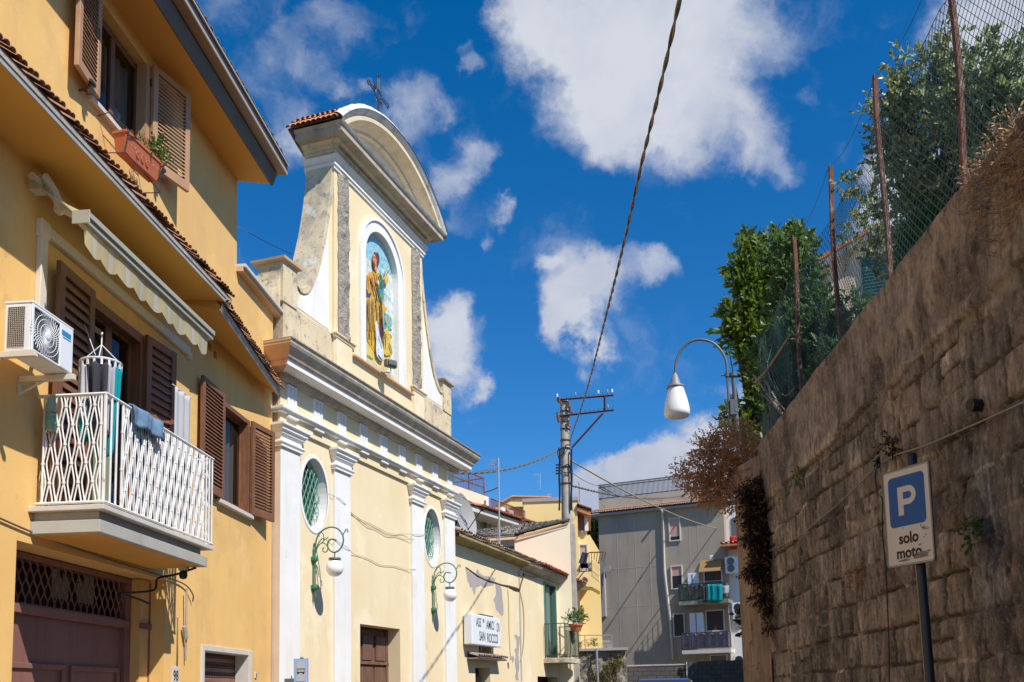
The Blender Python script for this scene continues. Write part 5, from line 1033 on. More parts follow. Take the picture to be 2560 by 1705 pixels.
    me.polygons.add(len(F)); me.polygons.foreach_set('loop_start', np.arange(0, F.size, 4, dtype=np.int32)); me.polygons.foreach_set('loop_total', np.full(len(F), 4, np.int32)); me.update(calc_edges=True)
    me.polygons.foreach_set('use_smooth', np.ones(len(F), bool))
    at_ = me.color_attributes.new('tint', 'FLOAT_COLOR', 'POINT'); t3 = np.stack([tint*red, tint, tint/red, np.ones_like(tint)], -1); t3[..., :3] = np.clip(t3[..., :3], .05, 2.2); at_.data.foreach_set('color', t3.reshape(-1).astype(np.float32))
    me.materials.append(M_WALLS); o = bpy.data.objects.new('stone_face', me); COL.objects.link(o); o.parent = rwall
rwall = thing('retaining_wall', 'tall shaded wall of rough tuff blocks with a rendered band along its top', 'wall', Wf(8, 0, 0))
stone_wall()
M_WB = mat('wall_core_render', (.30,.225,.155), .95, (.2,.145,.10), 3, .6, streak=((.10,.072,.05),.6,6,.5,.5), spots=[((.07,.05,.038),8,.6,.8,.06)], bump=(25,.9,.03))
mb = MB(); mb.box(Wf, -8, 12.22, 0, 4.74, -.5, -.03); mb.box(Wf, -8, 4.33, 1.3, 4.76, -.03, .03); mb.box(Wf, -8, 12.22, 0, 1.31, -.03, .03); mb.build('wall_core', M_WB, rwall)
# angled end of the wall
EF = Frame(Wf(12.20, 0, .03), nrm(Wf.d*.62+Wf.n*.62), nrm(-Wf.d*.62+Wf.n*.62)); mb = MB()
def endf(a, b):
    u = .50*a; z = 4.62*b; t = max(0, a-.5)*2; rz = z if b < .97 else z-.12*a
    o = .02*(fbm(A(u*6), A(z*3), 4, 5)[0]-.5)*4-.10*t*t-.04*a
    return EF(u, rz, o)
sheet(mb, endf, 16, 120); mb.box(EF, .0, .50, 0, 4.45, -.6, -.10); mb.build('wall_end', mat('tan_wall_end_render', (.50,.345,.215), .95, (.36,.24,.15), 4, .6, grain=((.20,.14,.09),.7,(20,20,1.5)), spots=[((.10,.07,.05),7,.6,.7,.06)], bump=(30,.8,.02)), rwall, smooth=True)
# pipe stub, cable and junction on the wall
mb = MB(); mb.tube([Wf(5.95, 3.335, .0), Wf(5.92, 3.33, .11)], .04, 12); tag(mb.build('drain_pipe', M_BLACK, smooth='auto'), 'dark drain pipe stub poking out of the stone wall', 'pipe')
def wp(x, y, o=.075): u, z = Wf.uv(x, y, o); return Wf(u, z, o)
cable('wall_wire', curve([wp(1914,1382,.05), wp(1990,1345), wp(2060,1290), wp(2130,1228), wp(2186,1170), wp(2200,1155)], 8), .007, M_CABLEL, 'pale wire sagging along the stone wall to the black knot')
cable('wall_wire', curve([wp(2196,1160), wp(2216,1150), wp(2240,1137), wp(2300,1118), wp(2370,1090), wp(2450,1055), wp(2560,1005), wp(2700,935)], 8), .007, M_CABLEL, 'pale wire rising along the stone wall right of the black knot')
mb = MB()
for i in range(7):
    rr = random.Random(i); c = Wf.uv(2195, 1160, .09); mb.tube(curve([Wf(c[0]+rr.uniform(-.05, .05), c[1]+rr.uniform(-.04, .05), .08+rr.uniform(0, .04)) for _ in range(5)], 5), .007, 5)
mb.tube(curve([wp(2190,1165,.09), wp(2188,1200,.09), wp(2195,1235,.085), wp(2206,1250,.08), wp(2206,1330,.06), wp(2214,1420,.06), wp(2222,1600,.06), wp(2224,1800,.06)], 5), .006, 5); tag(mb.build('cable_knot', M_BLACK), 'black knotted cable end dangling on the stone wall behind the parking sign', 'cable')
# ================================================================== FENCE
POSTS = [3.6, 5.0, 6.2, 7.70, 9.10, 10.58, 12.10]
fence = thing('chain_link_fence', 'green chain link fence on rusty angle iron posts along the wall top', 'fence', Wf(8, 4.7, 0))
for i, s_ in enumerate(POSTS):
    mb = MB(); rr = random.Random(i+3); h_ = 6.74 if i != 6 else 6.15; lean = -.02+.02*rr.random(); r = .022
    def pf(u, z, o, s_=s_, lean=lean): return Wf(s_+u+lean*(z-4.7)*.5, z, -.09+o+.012*math.sin(z*3+s_))
    n = 14
    for a, b, c, d in ((-.024, .024, -.003, .003), (.018, .024, -.045, -.003)):
        V = []; F = []
        for j in range(n+1):
            z = 4.5+(h_-4.5)*j/n
            for u, o in ((a, c), (b, c), (b, d), (a, d)): V.append(pf(u, z, o))
        for j in range(n): F += [(j*4+k, j*4+(k+1) % 4, j*4+4+(k+1) % 4, j*4+4+k) for k in range(4)]
        F += [(3, 2, 1, 0), (n*4, n*4+1, n*4+2, n*4+3)]; mb.add(V, F)
    mb.build('post', M_RUST, fence)
mb = MB(); s0, s1, z0, z1 = 3.6, 11.9, 4.70, 6.22; pitch = .062; slope = 1.15
def netp(s_, z):
    top = 6.22+.03*math.sin(s_*2.1)-.05*abs(math.sin((s_-6.2)/1.45*math.pi)); zz = 4.70+(z-4.70)/(6.22-4.70)*(top-4.70)
    return Wf(s_, zz, -.06+.035*math.sin(s_*1.7+z*1.3)+.02*math.sin(s_*5.3-z*2))
H_ = z1-z0; run = H_/slope
k = 0; s_ = s0-run; pitch = .072
while s_ < s1+run:
    for sg in (1, -1):
        pts = []
        for j in range(13):
            z = z0+H_*j/12; u = s_+sg*(z-z0)/slope+(0 if sg > 0 else run)
            if s0 <= u <= s1: pts.append(netp(u, z))
        if len(pts) > 1: mb.tube(pts, .0025, 3, cap=False)
    s_ += pitch
mb.tube([netp(s0+(s1-s0)*j/60, z1) for j in range(61)], .0032, 4); mb.tube([netp(s0+(s1-s0)*j/60, 5.5)+Wf.n*.006 for j in range(61)], .002, 3)
mb.build('netting', M_NET, fence)
tw = []
for a, b in zip(POSTS, POSTS[1:]):
    for j in range(8):
        t_ = j/8; tw.append(Wf(a+(b-a)*t_, 6.70-(.12*math.sin(t_*math.pi))-(.05 if b > 12 else 0)-(.5*t_ if b > 12 else 0), -.09))
mb = MB(); mb.tube(tw+[Wf(12.10, 6.12, -.09)], .003, 4); mb.build('top_wire', M_IRON, fence)
mb = MB()
for k in range(70):                                    # bunched netting gathered at the last post
    rr = random.Random(k); s_ = 11.55+rr.random()*.72; p_ = rr.random()*6; z_t = 6.15-(12.0-s_)*.5 if s_ < 12 else 6.15
    mb.tube([Wf(s_+(12.05-s_)*max(0, (z-5.2))*.6+.03*math.sin(z*9+p_)+.05*math.sin(z*3+p_), z, -.06+.05*math.sin(z*7+p_)+.04*math.sin(p_*3)) for z in np.linspace(4.66, z_t, 26)], .0028, 3, cap=False)
mb.build('bunched_netting', M_NETL, fence)
mb = MB()
def sheetnet(a, b): return Wf(11.55+.75*a-.25*a*b*0, 4.6+1.5*b, -.13+.05*math.sin(a*17+b*3)+.02*math.sin(b*14))
for k in range(46): mb.tube([sheetnet(k/45, j/14)for j in range(15)], .002, 3, cap=False)
for k in range(60): mb.tube([sheetnet(j/14, k/59) for j in range(15)], .002, 3, cap=False)
mb.build('bunched_netting', M_NET, fence)
mb = MB(); mb.tube(curve([Wf(12.35, 5.62, .02), Wf(11.8, 5.58, .0), Wf(11.3, 5.60, -.02), Wf(10.65, 5.62, -.04)], 4), [.02]*4+[.018]*4+[.016]*5, 6); tag(mb.build('bare_branch', M_TWIG), 'bare horizontal branch pushed through the netting near the last posts', 'branch')
mb = MB(); rr = random.Random(5)
for (x0, y0, x1, y1, r0) in ((1884,935,1955,1035,.02),(1912,950,1960,1040,.012),(1905,985,1975,1060,.01),(1862,955,1900,965,.005),(1900,960,1870,985,.004),(1935,1000,1990,1065,.008),(1955,985,1985,970,.004),(1925,1020,1910,1080,.004)):
    a_ = wp(x0, y0, .0); b_ = wp(x1, y1, -.02); mb.tube(curve([a_, a_*.6+b_*.4+A(0, 0, rr.uniform(-.05, .05)), b_], 4), [r0]*8+[r0*.7], 5)
tag(mb.build('dead_branches', M_TWIG), 'broken dead branches tangled in the bunched netting above the wall end', 'branch')
# ================================================================== PARKING SIGN
ps = thing('parking_sign', 'blue and white parking sign reading solo moto on a dark pole', 'sign', (2.02, 6.03, 1))
SA = -1.1102; dS = A(math.cos(SA), math.sin(SA), 0); nS = A(dS[1], -dS[0], 0)
class SF:
    """tilted plate frame"""
    up = nrm(A(0, 0, 1)+.0062*nS+.0125*dS)
    def __call__(s, u, v, o=0): return A(1.964, 5.9965, 2.6477)+nrm(dS-s.up*np.dot(dS, s.up))*u+s.up*v+nS*o
PF = SF(); w2, h2 = .194, .304
def rrect(w_, h_, r_, n=6, cx=0, cy=0): return [(cx+sx*(w_-r_)+r_*math.cos(a0+k*math.pi/2/n), cy+sy*(h_-r_)+r_*math.sin(a0+k*math.pi/2/n)) for sx, sy, a0 in ((1, 1, 0), (-1, 1, math.pi/2), (-1, -1, math.pi), (1, -1, 1.5*math.pi)) for k in range(n+1)]
M_EDGE = mat('sign_edge_metal', (.32,.29,.25), .5, (.2,.17,.14), 12, .7); M_SIGNF = M_SIGNW
mb = MB(); mb.prism(PF, rrect(w2, h2, .022), -.004, .004, 0); a_ = rrect(w2, h2, .022); b_ = rrect(w2-.006, h2-.006, .018)
mb.strip([PF(*p, .008) for p in a_], [PF(*p, .008) for p in b_], 0, True); mb.strip([PF(*p, .008) for p in a_], [PF(*p, -.008) for p in a_], 0, True); mb.strip([PF(*p, .008) for p in b_], [PF(*p, .003) for p in b_], 0, True); pl = mb.build('plate', M_EDGE, ps)
mb = MB(); mb.prism(PF, rrect(w2-.007, h2-.007, .016), .0042, .0048, 0); mb.build('sign_face', M_SIGNF, ps)
mb = MB(); a_ = rrect(w2-.010, h2-.010, .015); b_ = rrect(w2-.0125, h2-.0125, .013); mb.strip([PF(*p, .0052) for p in a_], [PF(*p, .0052) for p in b_], 0, True); mb.build('border_line', M_INK, ps)
mb = MB(); mb.prism(PF, rrect(.148, .157, .030, cy=.098), .0050, .0054, 0); mb.build('blue_panel', M_BLUE, ps)
mb = MB()
P0_ = [(-.068, .010), (-.028, .010), (-.028, .072), (.012, .072)]+[(.020+.064*math.cos(a), .130+.058*math.sin(a)) for a in np.linspace(-math.pi/2, math.pi/2, 13)]+[(-.068, .188)]
ring_o = [(-.028, .072), (.014, .072)]+[(.016+.060*math.cos(a), .130+.058*math.sin(a)) for a in np.linspace(-math.pi/2, math.pi/2, 13)]+[(-.028, .188)]
ring_i = [(-.028, .108), (.014, .108)]+[(.016+.024*math.cos(a), .130+.022*math.sin(a)) for a in np.linspace(-math.pi/2, math.pi/2, 13)]+[(-.028, .152)]
mb.add([PF(*p, .0058) for p in [(-.072, .010), (-.028, .010), (-.028, .188), (-.072, .188)]], [(0, 1, 2, 3)]); mb.strip([PF(*p, .0058) for p in ring_o], [PF(*p, .0058) for p in ring_i]); mb.build('letter_p', M_SIGNF, ps)
mb = MB(); text_mesh(mb, PF, -.004, -.136, .0054, 'solo', .094, 1.0, .0035); text_mesh(mb, PF, -.008, -.226, .0054, 'moto', .094, 1.0, .0035); mb.build('lettering', M_INK, ps)
mb = MB(); rr = random.Random(2)
def blot(cx, cy, rx, ry, n=18): return [(cx+rx*(.6+.4*rr.random())*math.cos(2*math.pi*k/n), cy+ry*(.5+.5*rr.random())*math.sin(2*math.pi*k/n)) for k in range(n)]
for i, (cx, cy, rx, ry) in enumerate([(.10,-.245,.055,.018),(.08,-.262,.07,.014),(.12,-.09,.022,.010),(.14,-.10,.03,.006),(.10,-.075,.006,.012),(.135,-.135,.008,.006),(.12,-.147,.007,.006),(.02,-.165,.010,.008),(.03,-.158,.006,.004),(.085,-.19,.018,.008),(.15,-.235,.02,.008),(-.05,-.27,.06,.01),(-.04,-.07,.004,.004),(.13,-.045,.004,.004)]):
    b_ = blot(cx, cy, rx, ry); mb.add([PF(u, v, .0058+.00006*i) for u, v in b_], [tuple(range(len(b_)))])
mb.build('dirt_marks', mat('sign_grime', (.24,.19,.14), .8, (.38,.32,.25), 30, .8), ps)
mb = MB(); mb.tube([(2.045, 6.02, 0), (2.02, 6.03, 3.02)], .030, 18); mb.tube([(2.0197, 6.0302, 3.02), (2.0195, 6.0303, 3.045)], [.032, .028], 18); pp = mb.build('pole', mat('dark_sign_pole', (.018,.021,.027), .3, (.03,.03,.033), 9, .6, spots=[((.16,.13,.11),11,.70,.8,.04)]), ps, smooth='auto')
for z in (2.45, 2.86):
    mb = MB(); mb.lathe((2.025, 6.03, z), [(.033, -.012), (.036, -.012), (.036, .012), (.033, .012)], 18); mb.build('clamp', M_ALU, ps)
# ================================================================== STREET LAMP
sl_ = thing('street_lamp', 'swan neck street lamp with a white bell shade beside the laurel', 'street lamp', (2.5, 16, 0)); YL = 16.
LK = 1.
def lp(x, y): return (x*LK, YL*LK, 1.6+(y-1.6)*LK)
mb = MB(); mb.tube(curve([lp(2.44, 6.0), lp(2.43, 6.9), lp(2.42, 7.18), lp(2.33, 7.38), lp(2.2, 7.51), lp(2.0, 7.57), lp(1.82, 7.53), lp(1.68, 7.40), lp(1.585, 7.2), lp(1.555, 6.98)], 8), .022, 10); mb.build('arm', M_PGREY, sl_, smooth=True)
mb = MB(); mb.tube([lp(2.57, 3.9), lp(2.56, 5.5), lp(2.53, 6.95)], [.05, .043, .037], 12); mb.build('pole', M_PGREY, sl_, smooth='auto')
for z in (6.92, 6.30):
    mb = MB(); mb.tube([lp(2.33, z), lp(2.62, z+.02)], .014, 6); mb.lathe(lp(2.53, z), [(.062, -.03), (.066, -.03), (.066, .03), (.062, .03)], 12); mb.lathe(lp(2.43, z), [(.036, -.03), (.04, -.03), (.04, .03), (.036, .03)], 12); mb.build('clamp', M_PGREY, sl_)
mb = MB(); bxf = YF(16); mb.box(bxf, 2.45, 2.56, 6.22, 6.48, -.03, .06); mb.tube([lp(2.45, 6.6), lp(2.50, 6.5), lp(2.52, 6.58)], .012, 5); mb.build('junction_box', M_PGREY, sl_, bevel=.01)
mb = MB(); mb.lathe(lp(1.555, 6.74), [(r*LK, h*LK) for r, h in ((.145, 0), (.155, .012), (.15, .035), (.10, .045), (.085, .10), (.05, .21), (.035, .235), (.035, .26))], 24); mb.build('neck', mat('lamp_neck_zinc', (.27,.27,.27), .5, (.2,.2,.2), 9, .5), sl_, smooth='auto')
mb = MB(); mb.lathe(lp(1.565, 6.23), [(r*LK, h*LK) for r, h in ((.012, -.012), (.12, -.008), (.19, .01), (.215, .05), (.22, .10), (.205, .2), (.18, .32), (.145, .44), (.125, .52))], 32); mb.build('shade', mat('opal_shade', (.86,.83,.79), .22, (.8,.77,.73), 6, .4), sl_, smooth=True)
# ================================================================== FOLIAGE
def foliage(name, blobs, nsp, ll, lw, m, parent=None, per=9, up=.5, sl=.18, seed=0, droop=0., twig=None, shell=.6, kind=None):
    """sprigs of folded leaves spread through world-space blobs (centre xyz, radii)"""
    g = np.random.default_rng(seed); wts = np.array([b[3]**2*(b[4] if len(b) > 4 else 1) for b in blobs]); wts /= wts.sum()
    B = g.choice(len(blobs), nsp, p=wts); C_ = np.array([b[:3] for b in blobs])[B]; R_ = np.array([b[3] for b in blobs])[B]
    d = g.normal(size=(nsp, 3)); d /= np.linalg.norm(d, axis=1)[:, None]; rad = R_*(shell+(1-shell)*g.random(nsp))*g.random(nsp)**.22
    pos = C_+d*rad[:, None]*A(1, 1, 1); ax = d*.7+g.normal(size=(nsp, 3))*.45+A(0, 0, up-droop); ax /= np.linalg.norm(ax, axis=1)[:, None]
    n = nsp*per; t = np.tile(np.linspace(0, 1, per), nsp); P = np.repeat(pos, per, 0)+np.repeat(ax, per, 0)*(t*sl)[:, None]
    axr = np.repeat(ax, per, 0); rnd = g.normal(size=(n, 3)); rnd -= axr*(rnd*axr).sum(1)[:, None]; rnd /= np.linalg.norm(rnd, axis=1)[:, None]+1e-9
    ang = np.radians(62-42*t)[:, None]*(.8+.4*g.random((n, 1))); ld = axr*np.cos(ang)+rnd*np.sin(ang); ld[:, 2] -= droop*.6; ld /= np.linalg.norm(ld, axis=1)[:, None]
    sd = np.cross(ld, g.normal(size=(n, 3))*.5+axr); sd /= np.linalg.norm(sd, axis=1)[:, None]+1e-9; nm = np.cross(sd, ld)
    L = ll*(.6+.7*g.random((n, 1))); W_ = lw*(.7+.6*g.random((n, 1)))
    v = np.stack([P, P+ld*L*.35+sd*W_*.5+nm*W_*.14, P+ld*L*.72+sd*W_*.42+nm*W_*.10, P+ld*L-nm*L*.10, P+ld*L*.72-sd*W_*.42+nm*W_*.10, P+ld*L*.35-sd*W_*.5+nm*W_*.14, P+ld*L*.5], 1).reshape(-1, 3)
    i0 = np.arange(n)[:, None]*7
    F = np.concatenate([i0+np.array([[0, 1, 6, 5]]), i0+np.array([[1, 2, 3, 6]]), i0+np.array([[5, 6, 3, 4]])], 0)
    me = bpy.data.meshes.new(name); off = A(*parent['_loc']) if parent is not None else 0
    me.vertices.add(len(v)); me.vertices.foreach_set('co', (v-off).reshape(-1)); me.loops.add(F.size); me.loops.foreach_set('vertex_index', F.reshape(-1).astype(np.int32)); me.polygons.add(len(F))
    me.polygons.foreach_set('loop_start', np.arange(0, F.size, 4, dtype=np.int32)); me.polygons.foreach_set('loop_total', np.full(len(F), 4, np.int32)); me.update(calc_edges=True); me.materials.append(m)
    o = bpy.data.objects.new(name, me); COL.objects.link(o)
    if parent is not None: o.parent = parent
    return o, pos
for _f in foliage_later: _f()
def pb(x, y, r, Y): p = hit(x, y, (0, Y, 0), (0, 1, 0)); return (*p, r/FPX*Y)
def limbs(parent, base, tips, r0, m=M_BARK, name='trunk', seed=0, mid=None):
    rr = random.Random(seed); mb = MB(); base = A(*base)
    for i, t in enumerate(tips):
        t = A(*t); md = base*.45+t*.55+A(rr.uniform(-.15, .15), rr.uniform(-.15, .15), rr.uniform(-.1, .2)); q = rr.uniform(.5, 1)
        pts = curve([base, base*.75+md*.25+A(0, 0, .1), md, t], 5); mb.tube(pts, list(np.linspace(r0*q, r0*.12, len(pts))), 6)
    return mb.build(name, m, parent, smooth=True)
def shrub(name, label, cat, base, blobs, nsp, ll, lw, m, r0=.05, seed=0, group=None, **k):
    t = thing(name, label, cat, base, group); foliage('crown', blobs, nsp, ll, lw, m, t, seed=seed, **k); limbs(t, base, [b[:3] for b in blobs], r0, seed=seed); return t
def shoot(x, y0, x1, y1, Y, r=9): n = max(2, int(abs(y1-y0)/11)); return [(*pb(x+(x1-x)*k/n, y0+(y1-y0)*k/n, r*(1-.5*k/n), Y), 2.5) for k in range(n+1)]
LB = [pb(1888,660,22,17), pb(1936,645,22,17), pb(2002,620,14,17), pb(1886,708,33,17), pb(1931,705,36,17), pb(1858,790,33,17), pb(1876,846,38,17), pb(1850,828,23,17), pb(1896,792,36,17), pb(1896,890,25,17), pb(1892,930,20,17), pb(1894,985,18,17), pb(1900,1050,25,17), pb(1846,1062,20,17), pb(1827,1035,8,17), pb(1862,1098,25,17), pb(1913,860,36,17), pb(1913,930,33,17), pb(1903,1000,33,17), pb(1898,760,33,17), pb(1963,665,33,17), pb(1958,740,40,17), pb(1913,1060,27,17)]
LB += shoot(1872, 640, 1868, 600, 17, 12)+shoot(1850, 700, 1846, 665, 17, 12)+shoot(1905, 640, 1900, 600, 17, 11)+shoot(1945, 620, 1940, 585, 17, 12)+shoot(1994, 640, 1996, 585, 17, 13)+shoot(1862, 725, 1838, 722, 17, 14)+shoot(1838, 800, 1822, 780, 17, 12)+shoot(1838, 840, 1814, 832, 17, 12)+shoot(1858, 900, 1846, 890, 17, 10)+shoot(1832, 1050, 1820, 1022, 17, 9)
shrub('laurel_tree', 'bright green laurel tree at the wall end behind the street lamp', 'tree', (3.3, 17., 4.1), LB, 1050, .15, .055, M_LAUR, .05, 3, per=9, sl=.22)
MBL = [pb(2000,620,35,12.2), pb(1990,700,55,12.2), pb(2030,780,60,12), pb(1990,850,70,12), pb(2040,880,60,11.6), pb(1990,950,60,12), pb(1960,1000,50,12.2), pb(2100,830,45,11.4), pb(2090,900,45,11), pb(1975,770,60,12.2), pb(2060,820,45,11.6), pb(1940,890,60,12.6), pb(2130,780,30,11.2), pb(1950,640,40,12.4)]
shrub('dark_evergreen_shrub', 'dark green shrub pressed against the inside of the fence', 'shrub', (3.2, 11.9, 4.5), MBL, 1150, .09, .042, M_DKGR, .04, 5, per=8, sl=.16)
OB = [pb(2250,210,25,9.2), pb(2245,270,45,9.2), pb(2330,160,35,8.8), pb(2340,240,55,8.8), pb(2300,330,65,9.2), pb(2230,330,45,9.4), pb(2200,290,30,9.6), pb(2390,280,60,8.6), pb(2440,200,45,8.3), pb(2490,150,35,8), pb(2500,250,60,8), pb(2550,180,45,7.8), pb(2430,330,65,8.4), pb(2360,400,70,8.8), pb(2280,430,65,9.2), pb(2220,400,45,9.6), pb(2330,500,60,9.2), pb(2260,530,55,9.6), pb(2220,620,45,10), pb(2480,350,60,8.2), pb(2560,300,70,7.8), pb(2300,600,45,9.6), pb(2400,470,55,8.8), pb(2180,520,28,10), pb(2370,90,16,8.8), pb(2415,120,20,8.5), pb(2620,250,80,7.6), pb(2240,690,40,10), pb(2520,430,60,8)]
OB = [b for b in OB if b[3] > 0]+shoot(2375, 200, 2362, 70, 8.8)+shoot(2420, 200, 2428, 120, 8.5)+shoot(2490, 200, 2484, 85, 8)+shoot(2545, 180, 2552, 105, 7.8)+shoot(2255, 260, 2258, 145, 9.2, 11)+shoot(2450, 230, 2440, 160, 8.3)+shoot(2235, 260, 2232, 215, 9.3)+shoot(2330, 170, 2345, 110, 8.8)+shoot(2180, 290, 2176, 255, 9.6)
shrub('silver_leaf_tree', 'silvery green leafy tree rising behind the chain link fence', 'tree', (3.9, 9.4, 4.6), OB, 1200, .072, .034, M_OLIV, .06, 7, per=9, sl=.17)
FB = [pb(2300,610,40,8.9), pb(2330,570,30,8.6), pb(2270,660,30,9.2), pb(2320,640,30,8.9)]
shrub('fresh_green_shrub', 'light green low shrub just above the wall top between two fence posts', 'shrub', (3.1, 8.9, 4.6), FB, 380, .065, .035, M_GRNL, .02, 9, per=8, sl=.12)
FB2 = [pb(2050,965,35,11.4), pb(2010,1000,30,11.8), pb(2080,930,30,11.2)]
shrub('fresh_green_shrub', 'light green leaves low behind the fence beside the last straight post', 'shrub', (2.9, 11.5, 4.6), FB2, 260, .075, .04, M_GRNL, .02, 10, per=7, sl=.12)
cl = thing('climbing_sprig', 'small climbing vine sprigs on the upper edge of the netting', 'plant', Wf(9.7, 5.9, 0)); foliage('leaves', [(*wp(2105,465,-.05), .05), (*wp(2135,460,-.05), .06), (*wp(2100,490,-.05), .05), (*wp(2145,560,-.06), .07), (*wp(2125,600,-.06), .07), (*wp(2170,520,-.05), .04)], 46, .05, .028, M_OLIV, cl, per=6, sl=.08, seed=21)
mb = MB(); mb.tube(curve([wp(2190,470,-.05), wp(2150,462,-.05), wp(2120,480,-.05), wp(2100,500,-.05)], 5), .004, 4); mb.tube(curve([wp(2112,700,-.06), wp(2118,600,-.06), wp(2125,540,-.06), wp(2150,480,-.05)], 5), .004, 4); mb.build('stem', M_TWIG, cl)
# dry plants hanging over the wall end and along the coping
DB = [pb(1790,1130,42,13.2), pb(1750,1180,42,13.2), pb(1820,1190,55,13.), pb(1860,1150,50,12.8), pb(1840,1250,40,12.8), pb(1780,1230,45,13.2), pb(1725,1215,22,13.4), pb(1870,1210,36,12.6), pb(1855,1090,30,12.8), pb(1700,1180,14,13.4), pb(1800,1090,24,13.3), pb(1765,1120,28,13.3)]
DB += [pb(1885,1140,22,12.6), pb(1900,1115,18,12.5)]
dp = thing('dry_shrub', 'dry rusty brown shrub spilling over the far end of the stone wall', 'shrub', (2.4, 12.9, 4.3)); foliage('crown', DB, 1700, .042, .02, M_DRY, dp, per=7, sl=.16, seed=31, droop=.25, shell=.35)
tips = [tuple(A(*b[:3])+A(random.uniform(-.3, .2), random.uniform(-.2, .2), random.uniform(-.3, .25))) for b in DB for _ in range(7)]; limbs(dp, (2.5, 12.9, 4.45), tips, .012, M_TWIG, 'stems', 4)
def wpe(x, y): p = hit(x, y, Wf(12.3, 0, .15), Wf.n); return p
VB = [(*hit(x, y, (0, 12.15, 0), (0, 1, 0)), r/FPX*12.15) for x, y, r in ((1882,1250,24),(1900,1300,26),(1885,1340,28),(1905,1390,28),(1890,1430,26),(1912,1450,20),(1905,1490,16),(1922,1520,12),(1925,1560,10),(1870,1290,18),(1868,1230,20),(1928,1400,12),(1915,1340,18),(1895,1200,14))]
vn = thing('dead_vine', 'dark dead creeper hanging down the corner of the stone wall', 'creeper', (2.2, 12.1, 3)); foliage('foliage', VB, 1500, .035, .018, M_DRYD, vn, per=7, sl=.11, seed=33, droop=.9, shell=.3); foliage('dry_leaves', VB[:6], 260, .035, .018, M_DRY, vn, per=5, sl=.1, seed=34, droop=.7)
mb = MB(); rr = random.Random(8)
for k in range(40): x = rr.uniform(1868, 1925); y0_ = rr.uniform(1180, 1300); mb.tube(curve([hit(x+rr.uniform(-8, 8), y0_+q*rr.uniform(50, 80), (0, 12.1, 0), (0, 1, 0)) for q in range(4)], 4), .004, 4)
mb.build('stems', M_DRYD, vn)
M_STRAW = leafmat('straw_leaf', (.68,.44,.22), (.45,.26,.11), (.8,.62,.38), 20)
dg = thing('dry_grass_tuft', 'dry straw coloured creeper on the wall top near the right picture edge', 'creeper', Wf(5.4, 4.8, 0)); GB_ = [(*wp(x, y, .06), r) for x, y, r in ((2470,430,.12),(2500,400,.14),(2540,380,.16),(2560,430,.16),(2520,460,.14),(2480,490,.10),(2450,520,.08),(2580,360,.2),(2600,440,.2),(2540,520,.12),(2470,560,.06),(2440,470,.06),(2555,330,.14),(2620,380,.2),(2500,600,.05))]
foliage('foliage', GB_, 520, .035, .012, M_STRAW, dg, per=6, sl=.10, seed=41, droop=.5, shell=.2)
mb = MB()
for k in range(90):
    rr = random.Random(k+100); b = GB_[k % len(GB_)]; p = A(*b[:3]); q = [p+A(rr.uniform(-.15, .15), rr.uniform(-.15, .15), rr.uniform(-.1, .1)) for _ in range(4)]; mb.tube(curve(q, 4), .0028, 4)
mb.build('stems', M_TWIG, dg)
for i, (x, y, r, m) in enumerate(((2000,1190,.06,M_GRNL),(2432,1325,.055,M_GRNL),(2225,1110,.07,M_DRYD),(2140,1430,.07,M_DRY))):
    t = thing('wall_weed', ['small green weed rooted in the wall joint under the render band', 'small green weed in the wall right of the parking sign', 'dark dead weed in the wall above the black cable knot', 'rusty dry weed in the wall left of the parking sign', 'hanging dead weed on the wall below the render at the right edge', 'dark dried roots on the upper wall near the right edge', 'small dark weed stuck to the rendered band'][i], 'weed', wp(x, y, .06)); foliage('leaves', [(*wp(x, y, .09), r), (*wp(x, y+18, .08), r*.8)], 26, .03, .016, m, t, per=6, sl=.07, seed=50+i, droop=.5)
# ================================================================== BEHIND: small cream gable, grey house, yellow block, apartment block
def za(x, y): return 1120+x*400/2091, 1180+y*400/2091          # reading positions off one enlargement, always laid onto a real plane
def zg(x, y): return 1460+.3221*x, 1200+.3221*y
YD = 29.; DF = YF(YD)
gb_ = thing('cream_gable_house', 'pale cream gable wall with an old grey tiled roof below the concrete pole', 'house', (-1.5, YD, 0))
q = [DF.uv(*za(*p)) for p in ((868, 868), (868, 1100), (1612, 1420), (1590, 655))]
mb = MB(); mb.prism(DF, [(q[0][0], q[0][1]), (q[0][0], 0), (q[2][0], 0), (q[3][0], q[3][1])], -1.9, 0); mb.build('wall', M_CRMP, gb_)
mb = MB(); a_ = DF.uv(*za(1600, 660)); mb.box(DF, a_[0]-.02, a_[0]+.12, 0, a_[1]-.05, -1.9, -.02); mb.build('side_render', M_CONC, gb_)
P_ = [hit(*za(*p), (0, y, 0), (0, 1, 0)) for p, y in (((868, 835), 28.93), ((1590, 648), 28.93), ((1050, 690), 31.2), ((1590, 636), 31.2))]
Q_ = [hit(*za(*p), (0, y, 0), (0, 1, 0)) for p, y in (((480, 860), 27.3), ((868, 835), 28.93), ((330, 782), 30.5), ((1050, 690), 31.2))]
mb = MB(); tiles(mb, P_[0], P_[1], P_[2], P_[3], 22, 7, .062, jit=.02); tiles(mb, Q_[0], Q_[1], Q_[2], Q_[3], 18, 7, .062, jit=.02); rt = mb.build('roof_tiles', mat('grey_lichen_tile', (.42,.38,.33), .95, (.26,.235,.205), 5, .9, spots=[((.07,.06,.055),7,.55,.8,.08),((.42,.35,.28),5,.62,.6,.06)], bump=(25,.9,.03)), gb_)
